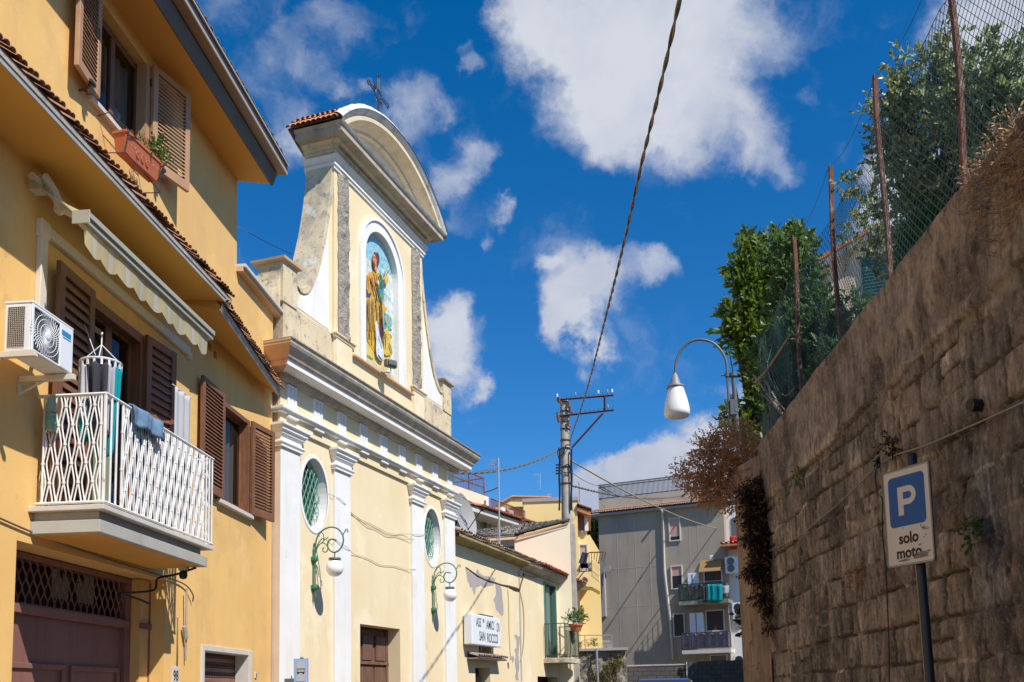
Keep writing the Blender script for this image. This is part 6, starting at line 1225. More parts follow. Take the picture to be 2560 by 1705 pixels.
mb = MB(); mb.strip([P_[0]-A(0, 0, .03), P_[1]-A(0, 0, .03)], [P_[0]-A(0, 0, .12), P_[1]-A(0, 0, .05)]); s_ = A(0, 0, .10); mb.add([Q_[0]-s_*.3, Q_[1]-s_*.3, Q_[3]-s_*.3, Q_[2]-s_*.3, Q_[0]-s_, Q_[1]-s_, Q_[3]-s_, Q_[2]-s_], [(4,5,6,7),(0,1,5,4)]); mb.build('roof_edge', M_TERR, rt)
mb = MB(); r_ = DF.uv(*za(868, 880)); mb.box(DF, r_[0]-1.9, r_[0]-.02, 0, r_[1]-.05, -2.4, -1.0); mb.build('rear_wall', M_MGREY, gb_)
# vent/antenna stand in front: TV antennas on rods
def antenna(label, x, y0, y1, Y, els, seed=0, lean=0):
    b = hit(x+lean, y0, (0, Y, 0), (0, 1, 0)); t_ = hit(x, y1, (0, Y, 0), (0, 1, 0)); t = thing('tv_antenna', label, 'antenna', b, 'rooftop television antennas'); rr = random.Random(seed)
    mb = MB(); mb.tube([b, t_], .022 if Y < 30 else .018, 6); mb.build('mast', M_ALU, t)
    for (yy, dx, ln, n, vert) in els:
        c = hit(x, yy, (0, Y, 0), (0, 1, 0)); s = Y/FPX; mb = MB(); a = c+A(-dx*s, 0, .0); e = a+A(ln*s, .25*ln*s, .08*ln*s); mb.tube([a, e], .010, 4)
        for k in range(n):
            p = a+(e-a)*k/(n-1); h = (5.5-2.5*k/n)*s*(1.2 if vert else .9)
            if vert: mb.tube([p-A(0, 0, h), p+A(0, 0, h)], .005, 4)
            else: mb.tube([p-A(.4*h, h, -.3*h), p+A(.4*h, h, -.3*h)], .005, 4)
        mb.build('yagi', M_ALU, t)
    return t
antenna('tall television antenna mast in front of the grey house, beside the church', 1246, 1365, 1145, 24, [(1162, 30, 30, 9, True), (1175, 55, 50, 12, False), (1152, 22, 20, 7, True), (1170, 10, 8, 3, True)], 1, 3)
antenna('small distant television antenna above the yellow roof', 1350, 1222, 1183, 45, [(1186, 16, 16, 6, True), (1204, 6, 8, 4, True)], 2)
antenna('tiny television antenna beside the yellow roof corner', 1371, 1240, 1234, 45, [(1236, 4, 12, 5, False)], 3)
mb = MB(); mb.tube(curve([hit(*za(*p), (0, 23.9, 0), (0, 1, 0)) for p in ((665, 940), (640, 860), (655, 700), (665, 560), (650, 400))], 4), .014, 5); tag(mb.build('antenna_cable', M_CABLEL), 'pale cable taped along the tall antenna mast', 'cable')
# --- grey house with roof terrace
P0 = hit(*za(1150, 690), (0, 41, 0), (0, 1, 0)); dv = math.atan((2560-CX)/FPX)-math.atan((1483-CX)/FPX); MD = A(math.sin(dv), math.cos(dv), 0); MN = A(math.cos(dv), -math.sin(dv), 0)
MF = Frame(P0, MD, MN)
mh = thing('grey_terrace_house', 'grey house with long tiled eave and rusty roof terrace railing behind the church', 'house', P0*A(1, 1, 0))
m_ = lambda x, y, o=0: MF.uv(*za(x, y), o)
zE = m_(1150, 690)[1]; uL = m_(60, 300)[0]-4
mb = MB(); mb.box(MF, uL, .3, 0, zE-.25, -8, -.9); mb.build('wall', M_MGREY, mh)
mb = MB(); mb.box(MF, uL, 0, zE-.28, zE-.05, -8, 0, 0); ev = mb.build('eave', M_SILL, mh, bevel=.02)
mb = MB(); mb.add([MF(uL, zE-.04, .08), MF(.1, zE-.04, .08), MF(.1, zE+.35, -1.1), MF(uL, zE+.35, -1.1)], [(0, 1, 2, 3)]); tiles(mb, MF(uL+6, zE-.04, .12), MF(.1, zE-.04, .12), MF(uL+6, zE+.35, -1.1), MF(.1, zE+.35, -1.1), 46, 2, .11); mb.build('roof_tiles', M_TILE, ev)
pz = zE+.35
mb = MB(); mb.box(MF, uL, -2.2, pz-.2, pz+.62, -6, -1.1); mb.build('parapet', M_BEIG, mh)
mb = MB()
rl = -1.8
for z in (pz+1.45, pz+1.05, pz+.70): mb.tube([MF(uL, z, -1.3), MF(-2.2, z, -1.3)], .03, 5)
for k in range(16): mb.tube([MF(-2.2-1.25*k, pz+.5, -1.3), MF(-2.2-1.25*k, pz+1.45, -1.3)], .025, 4)
for k in range(60): mb.tube([MF(-2.2-.12*k, pz+.6, -1.3), MF(-2.2-.12*k, pz+1.45, -1.3)], .012, 3)
mb.tube([MF(-2.2, pz+1.45, -1.3), MF(-2.2, pz+1.45, -4)], .03, 5); mb.build('railing', M_RUST, mh)
for a_, b_ in (((290, 575), (370, 745)), ((568, 675), (640, 800))):
    u0_, z1_ = m_(*a_, -.88); u1_, _ = m_(b_[0], a_[1], -.88); _, z0_ = m_(a_[0], b_[1], -.88)
    mb = MB(); mb.box(MF, u0_, u1_, z0_, z1_, -.9, -.84); wn_ = mb.build('window', M_PKSH, mh); mb = MB()
    for r_ in ((u0_-.1, u0_, z0_, z1_), (u1_, u1_+.1, z0_, z1_), (u0_-.1, u1_+.1, z1_, z1_+.1)): mb.box(MF, *r_, -.9, -.82)
    mb.build('frame', M_SILL, wn_)
mb = MB(); u_, z_ = m_(487, 560, -.8); mb.tube([MF(u_, 0, -.8), MF(u_, z_+.6, -.8)], .05, 8); mb.build('downpipe', M_CAR if False else M_PGREY, mh, smooth=True)
sd_ = thing('satellite_dish', 'grey satellite dish seen from behind beside the church pilaster', 'satellite dish', hit(1150, 1300, (0, 24.5, 0), (0, 1, 0)))
mb = MB(); c_ = hit(*za(150, 590), (0, 24.6, 0), (0, 1, 0)); ax_ = nrm((.93, -.30, .22)); mb.lathe(c_, [(.02, 0), (.20, .012), (.36, .045), (.50, .10), (.63, .17), (.63, .175), (.5, .108), (.2, .02), (.02, .008)], 36, ax_); mb.build('reflector', mat('dish_grey', (.34,.34,.33), .5, (.26,.26,.25), 4, .5), sd_, smooth='auto')
mb = MB(); mb.tube([c_-A(0, 0, .55)+ax_*.1, c_+ax_*.66], .014, 5); mb.tube([c_+A(0, 0, .5)+ax_*.1, c_+ax_*.66], .008, 4); mb.lathe(c_+ax_*.62, [(.03, 0), (.05, .02), (.05, .10), (.03, .12)], 10, ax_); mb.tube([c_-ax_*.05, c_-ax_*.2-A(0, 0, .3), c_-ax_*.2-A(0, 0, 1.4)], .03, 8); mb.build('arm', M_BLACK, sd_)
acm = thing('air_conditioner', 'small white air conditioner under the eave of the grey terrace house', 'air conditioner', MF(-6, 8, -.6)); u_, z_ = m_(690, 690, -.6); mb = MB(); mb.box(MF, u_, u_+1.0, z_, z_+.75, -.9, -.5); mb.build('body', M_PLAST, acm, bevel=.03); mb = MB(); mb.lathe(MF(u_+.4, z_+.37, -.50), [(.30, 0), (.30, .012)], 20, MN); mb.build('fan', M_PGREY, acm)
# --- yellow block
YY = 42.; YFm = YF(YY); y_ = lambda x, y: YFm.uv(*za(x, y))
yb = thing('yellow_apartment_block', 'bright yellow rendered block with stepped roofs behind the concrete pole', 'building', (-1.5, YY, 0))
def ybox(x0, x1, y1, d0, d1, m=M_YAPT, nm='wall'):
    a = y_(x0, y1); b = y_(x1, y1); mb = MB(); mb.box(YFm, a[0], b[0], 0, (a[1]+b[1])/2, -d1, -d0); return mb.build(nm, m, yb)
w1 = ybox(985, 1684, 362, 0, 5)
mb = MB(); a = y_(982, 352); b = y_(1686, 368); mb.box(YFm, a[0]-.05, b[0]+.05, a[1]-.16, a[1], -5.05, .06); mb.build('roof_edge', M_MGREY, w1)
a = y_(850, 510); c = y_(985, 355); mb = MB(); mb.add([YFm(a[0], 0, -2.5), YFm(c[0], 0, 0), YFm(c[0], c[1], 0), YFm(a[0], c[1]-.1, -5)], [(0, 1, 2, 3)]); mb.build('side_wall', M_YAPT, yb)
w2 = ybox(560, 1270, 300, 3, 8)
pts = [y_(560, 330), y_(790, 205), y_(1325, 215)]; mb = MB()
mb.add([YFm(pts[0][0], pts[0][1], -2.2), YFm(pts[1][0], pts[1][1], -2.2), YFm(pts[2][0], pts[2][1], -2.2), YFm(pts[2][0], pts[2][1], -8), YFm(pts[1][0], pts[1][1], -8), YFm(pts[0][0], pts[0][1], -8),
        YFm(pts[0][0], pts[0][1]-.38, -2.2), YFm(pts[1][0], pts[1][1]-.42, -2.2), YFm(pts[2][0], pts[2][1]-.42, -2.2), YFm(pts[2][0], pts[2][1]-.42, -8), YFm(pts[1][0], pts[1][1]-.42, -8), YFm(pts[0][0], pts[0][1]-.38, -8)],
       [(0,1,7,6),(1,2,8,7),(2,3,9,8),(0,1,4,5),(1,2,3,4),(6,7,10,11),(7,8,9,10)]); g_ = mb.build('gable_roof', M_YAPT, yb)
mb = MB(); mb.tube([YFm(pts[0][0], pts[0][1]+.03, -2.15), YFm(pts[1][0], pts[1][1]+.03, -2.15), YFm(pts[2][0], pts[2][1]+.03, -2.15)], .07, 6); mb.build('tile_edge', M_TILE, g_)
mb = MB()
for (x, y), (x2, y2) in (((560, 345), (1005, 512)),): 
    A1 = hit(*za(x, y), (0, 39.5, 0), (0, 1, 0)); A2 = hit(*za(x2, y2), (0, 39.5, 0), (0, 1, 0))
    for dz in (0, -.45, -.9): mb.tube([A1+A(0, 0, dz), A2+A(0, 0, dz)], .025, 4)
    for k in range(40): p = A1+(A2-A1)*k/39; mb.tube([p, p-A(0, 0, .95)], .014, 3)
mb.build('terrace_railing', M_BRIR, yb)
# right wing with shutter, stair flank and balconies
mb = MB(); a = y_(1684, 480); b = y_(1815, 800); c = y_(1980, 1010); d = y_(1980, 1700)
mb.prism(YFm, [(a[0], 0), (a[0], a[1]), (b[0], a[1]-.1), (b[0], b[1]), y_(1850, 790), c, (c[0], 0)], -4, -.6); w3 = mb.build('wing', M_YAPT, yb)
mb = MB(); e = y_(1690, 470); f_ = y_(1862, 530); mb.add([YFm(e[0], e[1]+.05, .1), YFm(f_[0], f_[1]+.05, .1), YFm(f_[0], f_[1]+.05, -4), YFm(e[0], e[1]+.05, -4), YFm(e[0], e[1]-.15, .1), YFm(f_[0], f_[1]-.15, .1), YFm(f_[0], f_[1]-.15, -4), YFm(e[0], e[1]-.15, -4)], [(0,1,2,3),(4,5,6,7),(0,1,5,4),(1,2,6,5)]); tiles(mb, YFm(e[0], e[1]+.08, .15), YFm(f_[0], f_[1]+.08, .15), YFm(e[0], e[1]+.5, -3), YFm(f_[0], f_[1]+.5, -3), 6, 2, .09); mb.build('small_roof', M_TILE, w3)
def win(fr, parent, x0, y0, x1, y1, m=M_PKSH, o=.02, fm=M_SILL, zf=za, gap=0, t=.06, fwid=.07):
    u0_, z1_ = fr.uv(*zf(x0, y0), o); u1_, _ = fr.uv(*zf(x1, y0), o); _, z0_ = fr.uv(*zf(x0, y1), o); mb = MB(); mb.box(fr, u0_, u1_, z0_+gap, z1_, o-.1, o); w_ = mb.build('window', m, parent)
    mb = MB()
    for r_ in ((u0_-fwid, u0_, z0_-fwid, z1_+fwid), (u1_, u1_+fwid, z0_-fwid, z1_+fwid), (u0_, u1_, z1_, z1_+fwid), (u0_, u1_, z0_-fwid, z0_)): mb.box(fr, *r_, o-.1, o+t)
    mb.build('frame', fm, w_)
    if gap: mb = MB(); mb.box(fr, u0_, u1_, z0_, z0_+gap, o-.1, o-.01); mb.build('glass', M_BLACK, w_)
    return w_
YW = YF(YY+.6)
win(YW, yb, 1697, 530, 1778, 770, mat('orange_shutter', (.36,.14,.06), .6, (.28,.1,.05), 4, .6, streak=((.2,.08,.04),.7,9,.4,.5)), .05)
mb = MB(); u_, z_ = YW.uv(*za(1800, 540)); mb.box(YW, u_-.06, u_+.10, YW.uv(*za(1800, 775))[1], z_, .0, .2); mb.build('white_reveal', M_WHT, yb)
win(YW, yb, 1725, 960, 1810, 1200, mat('grey_pink_door', (.40,.30,.27), .7), .05)
mb = MB(); a = YW.uv(*za(1700, 1225)); b = YW.uv(*za(1985, 1290)); mb.box(YW, a[0]+.1, b[0], b[1]-.02, b[1]+.22, 0, 1.2); bb = mb.build('balcony', M_MGREY, yb); mb = MB(); zt_ = YW.uv(*za(1900, 1050), 1.2)[1]
ub = YW.uv(*za(1840, 1050), 1.2)[0]
for k in range(7): mb.tube([YW(ub+.10*k, b[1]+.2, 1.2-.02*math.sin(k)), YW(ub+.12*k, b[1]+.55, 1.28), YW(ub+.12*k, zt_, 1.2)], .018, 3)
mb.tube([YW(ub, zt_, 1.2), YW(ub+.66, zt_, 1.2)], .03, 5); mb.build('railing', M_BRIR, bb)
mb = MB(); mb.box(YW, YW.uv(*za(1732, 1200))[0], YW.uv(*za(1830, 1200))[0], YW.uv(*za(1732, 1290), 1.2)[1], YW.uv(*za(1732, 1195), 1.2)[1], 1.1, 1.2); mb.build('balcony_front', M_CLWHT, bb)
fn_u, fn_z = YW.uv(*za(1770, 1045), 1.3); BQ = [YW(*YW.uv(*za(*p), 1.3), 1.3) for p in ((1755, 1045), (1835, 1060), (1705, 1190), (1805, 1205))]
cloth('black_blanket', lambda a, b: (BQ[0]*(1-a)+BQ[1]*a)*(1-b)+(BQ[2]*(1-a)+BQ[3]*a)*b+A(0, -.04*math.sin(a*9), 0), M_CLBLK, 'black blanket hung over the yellow block balcony', 'laundry')
mb = MB(); a = y_(1622, 1300); b = y_(1880, 1300); mb.prism(YF(YY-1.5), [YF(YY-1.5).uv(*za(*p)) for p in ((1625, 1312), (1870, 1300), (1985, 1420), (1985, 1560), (1880, 1500), (1640, 1480))], -1.5, 0); st = mb.build('lower_wing', M_YAPT, yb)
mb = MB(); c_ = YF(YY-1.5)(*YF(YY-1.5).uv(*za(1797, 1405)), .03); mb.lathe(c_, [(.02, .0), (.10, .01), (.14, .05), (.08, .09), (.02, .1)], 14, (0, -1, 0)); mb.build('wall_ornament', M_TERR, st)
mb = MB()
for k in range(7):
    p = hit(*za(1890+k*14, 1370+k*11), (0, 40, 0), (0, 1, 0)); mb.tube([p, p+A(0, 0, .75)], .04, 5)
mb.tube([hit(*za(1885, 1350), (0, 40, 0), (0, 1, 0))+A(0, 0, .25), hit(*za(1985, 1430), (0, 40, 0), (0, 1, 0))+A(0, 0, .25)], .05, 5); mb.build('balustrade', M_YAPT, st)
# --- grey apartment block
ga = math.radians(-62.4+90); GD = A(math.cos(math.radians(-20)), math.sin(math.radians(-20)), 0); GN = A(GD[1], -GD[0], 0)
GF = Frame(hit(*zg(110, 290), (0, 60, 0), (0, 1, 0)), GD, GN); gu = lambda x, y, o=0: GF.uv(*zg(x, y), o)
gb2 = thing('grey_apartment_block', 'tall bare grey rendered apartment block with balconies and a terrace railing', 'building', GF(4, 0, 0))
uR = gu(1085, 300)[0]; zT = gu(110, 285)[1]; zT2 = gu(1070, 190)[1]; zT = (zT+zT2)/2
mb = MB(); mb.box(GF, 0, uR, 0, zT, -8, 0); mb.build('wall', M_GAPT, gb2)
mb = MB()
for x in (255, 392, 505, 815, 880): u_ = gu(x, 400)[0]; mb.box(GF, u_-.02, u_+.02, 2.5, zT-.5, 0, .008)
for y in (680, 980): z_ = gu(380, y)[1]; mb.box(GF, .1, gu(640, y)[0], z_-.02, z_+.02, 0, .007)
mb.build('expansion_joint', mat('joint_render', (.43,.355,.275), .9), gb2)
mb = MB(); mb.box(GF, -.4, uR+.1, zT, zT+.14, -8, .32); ge = mb.build('eave', M_MGREY, gb2); mb = MB(); tiles(mb, GF(-.45, zT+.16, .38), GF(uR+.1, zT+.16, .38), GF(-.6, zT+.5, -.3), GF(uR+.1, zT+.5, -.3), 60, 2, .08); mb.build('roof_tiles', mat('dull_brown_tile', (.36,.19,.12), .9, (.22,.13,.09), 5, .8), ge)
zP = gu(120, 205)[1]; mb = MB(); mb.box(GF, 0, uR, zT+.16, max(zP, zT+1.1), -8, -.2); mb.build('parapet', mat('stained_parapet', (.56,.44,.33), .9, (.44,.35,.27), 1, .7, spots=[((.25,.22,.19),1.5,.58,.7,.08)]), gb2)
zr = max(zP, zT+1.1); zt_ = zr+1.0; mb = MB()
for z in (zr+.12, zt_-.15, zt_): mb.tube([GF(0, z, -.3), GF(uR, z, -.3)], .03, 5); mb.tube([GF(0, z, -.3), GF(0, z, -3)], .03, 5)
for k in range(100): u_ = uR*k/99; mb.tube([GF(u_, zr, -.3), GF(u_, zt_, -.3)], .022, 3)
mb.build('railing', M_IRON, gb2)
mb = MB(); pp_ = [gu(600, 232, .55), gu(607, 260, .15), gu(625, 700, .12), gu(665, 1050, .12), gu(690, 1395, .12)]; mb.tube([GF(pp_[0][0], pp_[0][1], .5)]+[GF(u, z, .12) for u, z in pp_[1:]], .075, 8); mb.build('downpipe', M_SILL, gb2, smooth=True)
win(GF, gb2, 664, 305, 738, 470, M_PKSH, .03, zf=zg, gap=.22); win(GF, gb2, 680, 675, 755, 842, M_PKSH, .03, zf=zg, gap=.75); win(GF, gb2, 698, 1045, 772, 1212, M_BLACK, .03, zf=zg)
mb = MB(); u_, z_ = gu(150, 1065); mb.prism(GF, [gu(165, 690), gu(178, 1060), gu(140, 1065)], .0, .25); mb.build('pipe_flap', M_MGREY, gb2); mb = MB(); p_ = gu(182, 690, .2); mb.lathe(GF(p_[0], p_[1], .1), [(.02, 0), (.22, .03), (.22, .1)], 12, GN); mb.build('wall_light', M_MGREY, gb2)
# balconies
def balc(y0, y1, ytop, xl=775, screen=None, label=None, slab=M_SILL, ysl=None):
    u0_ = gu(xl, y0, 0)[0]; z0_ = gu(xl+20, ysl or y1, 1.2)[1]; z1_ = z0_+.22; zt_ = z1_+1.0; u1_ = uR+.3
    mb = MB(); mb.box(GF, u0_, u1_, z0_, z1_, 0, 1.2); b_ = mb.build('balcony', slab, gb2)
    mb = MB()
    for z in (z1_+.1, zt_): mb.tube([GF(u0_, z, 0), GF(u0_, z, 1.15), GF(u1_, z, 1.15)], .025, 4)
    for k in range(44): mb.tube([GF(u0_+(u1_-u0_)*k/43, z1_, 1.15), GF(u0_+(u1_-u0_)*k/43, zt_, 1.15)], .013, 3)
    for k in range(10): mb.tube([GF(u0_, z1_, .12*k), GF(u0_, zt_, .12*k)], .013, 3)
    mb.build('railing', M_IRON, b_); mb = MB()
    sheet(mb, lambda a, b: GF(u0_+.02+(u1_-u0_)*a, z1_+.08+.86*b, 1.11+.03*math.sin(a*37)), 80, 3); mb.build('privacy_screen', screen, b_, smooth=True)
    return u0_, u1_, z1_, zt_
S1 = mat('leafy_balcony_screen', (.42,.44,.34), .9, (.12,.14,.09), 7, .9, streak=((.06,.07,.05),.9,10,1.5,.48), spots=[((.6,.62,.52),8,.58,.8,.05)]); S2 = mat('striped_lilac_screen', (.42,.39,.48), .9, (.12,.10,.16), 9, .9, streak=((.80,.78,.82),.9,12,.4,.5))
B1 = balc(810, 970, 800, 770, S1, None, mat('mossy_balcony_slab', (.13,.14,.11), .9, (.35,.36,.3), 4, .7)); B2 = balc(1200, 1350, 1190, 795, S2)
win(GF, gb2, 935, 715, 1065, 810, M_PKSH, .04, zf=zg, gap=.9); win(GF, gb2, 950, 1020, 1080, 1170, mat('dark_shutter', (.06,.035,.035), .7), .04, zf=zg)
win(GF, gb2, 985, 1365, 1105, 1410, M_PGREY, .04, zf=zg)
for nm, (x0, y0, x1, y1), lb in (('cupboard', (808, 728, 888, 815), 'white metal balcony cupboard on the upper balcony'), ('cupboard', (823, 1035, 932, 1200), 'tall white balcony cupboard on the lower balcony')):
    a = gu(x0, y0, .3); b = gu(x1, y1, .3); t = thing(nm, lb, 'cupboard', GF(a[0], b[1], .3)); mb = MB(); mb.box(GF, a[0], b[0], b[1]-.3, a[1], .05, .5); mb.build('cabinet', M_BOXW, t, bevel=.02); mb = MB(); m2_ = (a[0]+b[0])/2; mb.box(GF, m2_-.02, m2_+.02, b[1]-.2, a[1]-.05, .5, .52); mb.build('door_gap', M_PGREY, t)
a = gu(905, 625, .1); b = gu(1075, 705, 1.1); t = thing('roller_awning', 'tan fabric awning over the upper balcony of the grey block', 'awning', GF(a[0], a[1], 0)); mb = MB(); mb.quad(GF(a[0], a[1], .05), GF(gu(1075, 625)[0], a[1], .05), GF(gu(1075, 625)[0], a[1]-.75, .75), GF(a[0], a[1]-.75, .75)); mb.build('fabric', mat('tan_awning_fabric', (.52,.31,.13), .9, extra=translucent), t); mb = MB(); mb.tube([GF(a[0], a[1]-.76, .76), GF(gu(1075, 625)[0], a[1]-.76, .76)], .03, 6); mb.build('front_bar', M_ALU, t)
for i, (x, y, m, lb) in enumerate(((880, 820, M_CLBLK, 'black garment drying on the upper balcony line'), (938, 830, M_CLBLK, 'dark garment hanging beside the turquoise towels'), (985, 815, M_TEAL, 'left one of two turquoise towels on the upper balcony'), (1042, 815, M_TEAL, 'right one of two turquoise towels on the upper balcony'), (1095, 825, M_CLWHT, 'pale cloth right of the turquoise towels'))):
    u_, z_ = gu(x, y-8, 1.3); ww = .22 if i == 1 else .42; hh = [.25, .9, .98, .98, .45][i]; cloth('hung_cloth', lambda a, b, u_=u_, z_=z_, ww=ww, hh=hh, i=i: GF(u_-ww/2+ww*a+.02*math.sin(b*4), z_-hh*b-.04*math.sin(a*3), 1.32+.03*math.sin(a*8+i)), m, lb, 'laundry', 8, 8)
mb = MB(); a = gu(765, 800, 1.3); mb.tube([GF(a[0], a[1], 1.3), GF(uR, a[1], 1.3)], .01, 4); mb.tube([GF(a[0], a[1], 1.3), GF(a[0]+.1, a[1], .9)], .02, 4); tag(mb.build('washing_line', M_ALU), 'washing line rod along the upper balcony of the grey block', 'rod')
for i, (x, y, lb) in enumerate(((1150, 955, 'black fronted air conditioner above a white one'), (1158, 1030, 'white air conditioner below the black fronted one'), (1160, 1360, 'air conditioner on the ground storey of the grey block'), (1095, 600, 'upper white air conditioner at the corner of the grey block'), (1098, 655, 'lower white air conditioner at the corner of the grey block'))):
    u_, z_ = gu(x, y, .3); t = thing('air_conditioner', lb, 'air conditioner', GF(u_, z_, .3), 'air conditioners on the grey block'); mb = MB(); mb.box(GF, u_, u_+.85, z_-.55, z_, .08, .42); mb.build('body', M_PLAST, t, bevel=.02); mb = MB(); mb.lathe(GF(u_+.33, z_-.27, .42), [(.22, 0), (.22, .01), (.05, .012)], 20, GN); mb.build('fan', M_BLACK if i in (0, 2) else M_PGREY, t)
mb = MB(); mb.box(GF, uR, uR+4.5, 0, zT+.4, -6, -.6); wr = mb.build('white_wing', M_WHT, gb2)
mb = MB(); z_ = gu(1100, 530)[1]; mb.box(GF, uR-.1, uR+4.5, z_, z_+.1, -.6, .9); tiles(mb, GF(uR-.1, z_+.12, .9), GF(uR+4.5, z_+.12, .9), GF(uR-.1, z_+.4, -.5), GF(uR+4.5, z_+.4, -.5), 18, 2, .11); mb.build('porch_roof', M_TILE, wr)
mb = MB(); a = gu(1140, 300, -.6); mb.box(GF, a[0], a[0]+.8, a[1]-1.2, a[1], -.6, -.56); mb.build('window', M_PGREY, wr)
u_, z_ = gu(1130, 440, .4); cloth('red_cloth', lambda a, b: GF(u_+.9*a, z_-.8*b, .4+.06*math.sin(a*7)), mat('red_fabric', (.5,.03,.02), .9), 'red cloth drying in front of the white wing of the grey block', 'laundry', 8, 8)
lt = thing('wall_floodlight', 'small white floodlight above the tan balcony awning', 'light', GF(*gu(985, 600), .2)); mb = MB(); p_ = gu(988, 605, .3); mb.box(GF, p_[0]-.1, p_[0]+.1, p_[1]-.15, p_[1]+.15, .2, .35); mb.build('lamp_head', M_WHT, lt, bevel=.02); mb = MB(); mb.tube([GF(p_[0], p_[1], .0), GF(p_[0], p_[1], .25)], .03, 5); mb.build('arm', M_WHT, lt)
shrub('unseen_shade_tree', 'unseen leafy tree added beyond the stone wall end to shade the cinder block wall', 'tree', (10.5, 41.5, 1.2), [(10.5, 41.5, 7.5, 2.4), (9., 42., 6.2, 1.8), (12., 41., 6.5, 2.), (8.6, 41., 5.0, 1.3), (7.6, 42.6, 4.6, 1.0)], 1500, .3, .14, M_FOREST, .2, 66, per=7, sl=.4)  # out of view, added to cast shade on the cinder block wall
# retaining walls, rock and cinder wall in front of the block
YK = YF(45.)
ck = thing('cinder_block_wall', 'dark cinder block wall at the foot of the grey apartment block', 'wall', (4, 45, 0)); p = [YK.uv(*zg(*q)) for q in ((335, 1452), (790, 1412), (1270, 1395))]
mb = MB(); mb.prism(YK, [(p[0][0], 0), p[0], (p[1][0], p[1][1]-.15), (p[1][0], 0)], -.2, 0); mb.prism(YK, [(p[1][0], 0), p[1], p[2], (p[2][0]+8, p[2][1]), (p[2][0]+8, 0)], -.25, .05); mb.build('blocks', M_CIND, ck)
mb = MB(); mb.box(YK, p[0][0], p[1][0], p[1][1]-.14, p[1][1]-.08, -.22, .02); mb.box(YK, p[1][0], p[1][0]+.05, 0, p[1][1], .05, .07); mb.build('coping', M_CONC, ck)
YR = YF(40.); rk = thing('rough_stone_wall', 'overgrown rough stone wall with a flat coping beside the cream house corner', 'wall', (.5, 40, 0)); rp = [YR.uv(*zg(*q)) for q in ((-60, 1328), (330, 1320))]
mb = MB(); sheet(mb, lambda a, b: YR(rp[0][0]-.4+(rp[1][0]-rp[0][0]+.35)*a, rp[0][1]*b, .16*(fbm(A(a*9), A(b*7), 4, 9)[0]-.5)*2), 60, 50); mb.box(YR, rp[0][0]-.4, rp[1][0]-.05, 0, rp[0][1]-.05, -2, -.25); mb.build('stones', M_ROCK, rk, smooth=True)
mb = MB(); mb.box(YR, rp[0][0]-.5, rp[1][0]+.05, rp[0][1]-.02, rp[0][1]+.09, -.5, .2); mb.build('coping', M_MGREY, rk, bevel=.01)
wd = thing('wall_creeper', 'yellow green creeper growing over the rough stone wall', 'creeper', (.9, 39.8, 2)); foliage('foliage', [(*hit(*zg(x, y), (0, 39.95, 0), (0, 1, 0)), r) for x, y, r in ((235, 1400, .22), (200, 1450, .22), (180, 1500, .25), (250, 1440, .22), (110, 1500, .18), (60, 1390, .14), (150, 1550, .25), (270, 1390, .16), (215, 1530, .2), (40, 1350, .12), (285, 1350, .10), (90, 1550, .2))], 380, .07, .035, leafmat('straw_green_leaf', (.20,.19,.05), (.30,.22,.10), (.10,.12,.03)), wd, per=6, sl=.14, seed=61, droop=.3)
mb = MB(); p_ = YR.uv(*zg(108, 1340)); mb.tube([YR(p_[0]-.02, 0, .25), YR(p_[0]-.05, p_[1]+.15, .25)], .05, 8); tag(mb.build('steel_post', M_ALU), 'thin grey steel post in front of the rough stone wall', 'post')
YT = YF(50.); tw_ = thing('stepped_garden_wall', 'pale grey coursed stone wall with a planted terrace left of the grey block', 'wall', (0, 50, 0)); tp = [YT.uv(*b) for b in ((1425, 1420), (1432, 1522), (1475, 1522), (1515, 1560), (1515, 1618))]
mb = MB(); mb.box(YT, YT.uv(1420, 1520)[0], YT.uv(1502, 1520)[0], 0, YT.uv(1450, 1522)[1], -1, 0); mb.box(YT, YT.uv(1502, 1520)[0], YT.uv(1528, 1520)[0], 0, YT.uv(1515, 1600)[1], -1, 0); mb.build('lower_wall', M_TUFB, tw_); mb = MB(); mb.box(YF(54.), YF(54.).uv(1420, 1465)[0], YF(54.).uv(1500, 1465)[0], 0, YF(54.).uv(1470, 1468)[1], -1, 0); mb.build('upper_wall', M_MGREY, tw_)
mb = MB(); e_ = YF(49.5); p_ = e_.uv(1478, 1500)
for k in range(4): q = e_.uv(1478+k*5, 1508); mb.tube([e_(q[0], q[1], 0), e_(q[0]+.35, q[1]+1.0, 0)], .02, 3); mb.tube([e_(q[0]+.35, q[1], 0), e_(q[0], q[1]+1.0, 0)], .02, 3)
mb.box(e_, e_.uv(1474, 1500)[0], e_.uv(1500, 1500)[0], e_.uv(1474, 1526)[1], e_.uv(1474, 1522)[1], -1, .2); mb.build('red_railing', mat('red_brown_rail', (.28,.07,.04), .7), tw_)
pl_ = shrub('terrace_shrub', 'spiky green shrubs on the terrace left of the grey block', 'shrub', hit(1455, 1510, (0, 49, 0), (0, 1, 0)), [pb(1450, 1490, 16, 49), pb(1462, 1478, 12, 49), pb(1440, 1480, 10, 49)], 220, .30, .07, M_DKGR, .05, 63, per=6, sl=.3)
shrub('terrace_shrub', 'dark green tree behind the yellow block seen left of the grey block', 'tree', hit(1490, 1370, (0, 66, 0), (0, 1, 0)), [pb(1482, 1325, 18, 66), pb(1492, 1350, 18, 66), pb(1480, 1345, 14, 66), pb(1498, 1320, 14, 66), pb(1475, 1325, 10, 66), pb(1500, 1370, 14, 66)], 420, .32, .14, M_FOREST, .15, 64, per=6, sl=.4)
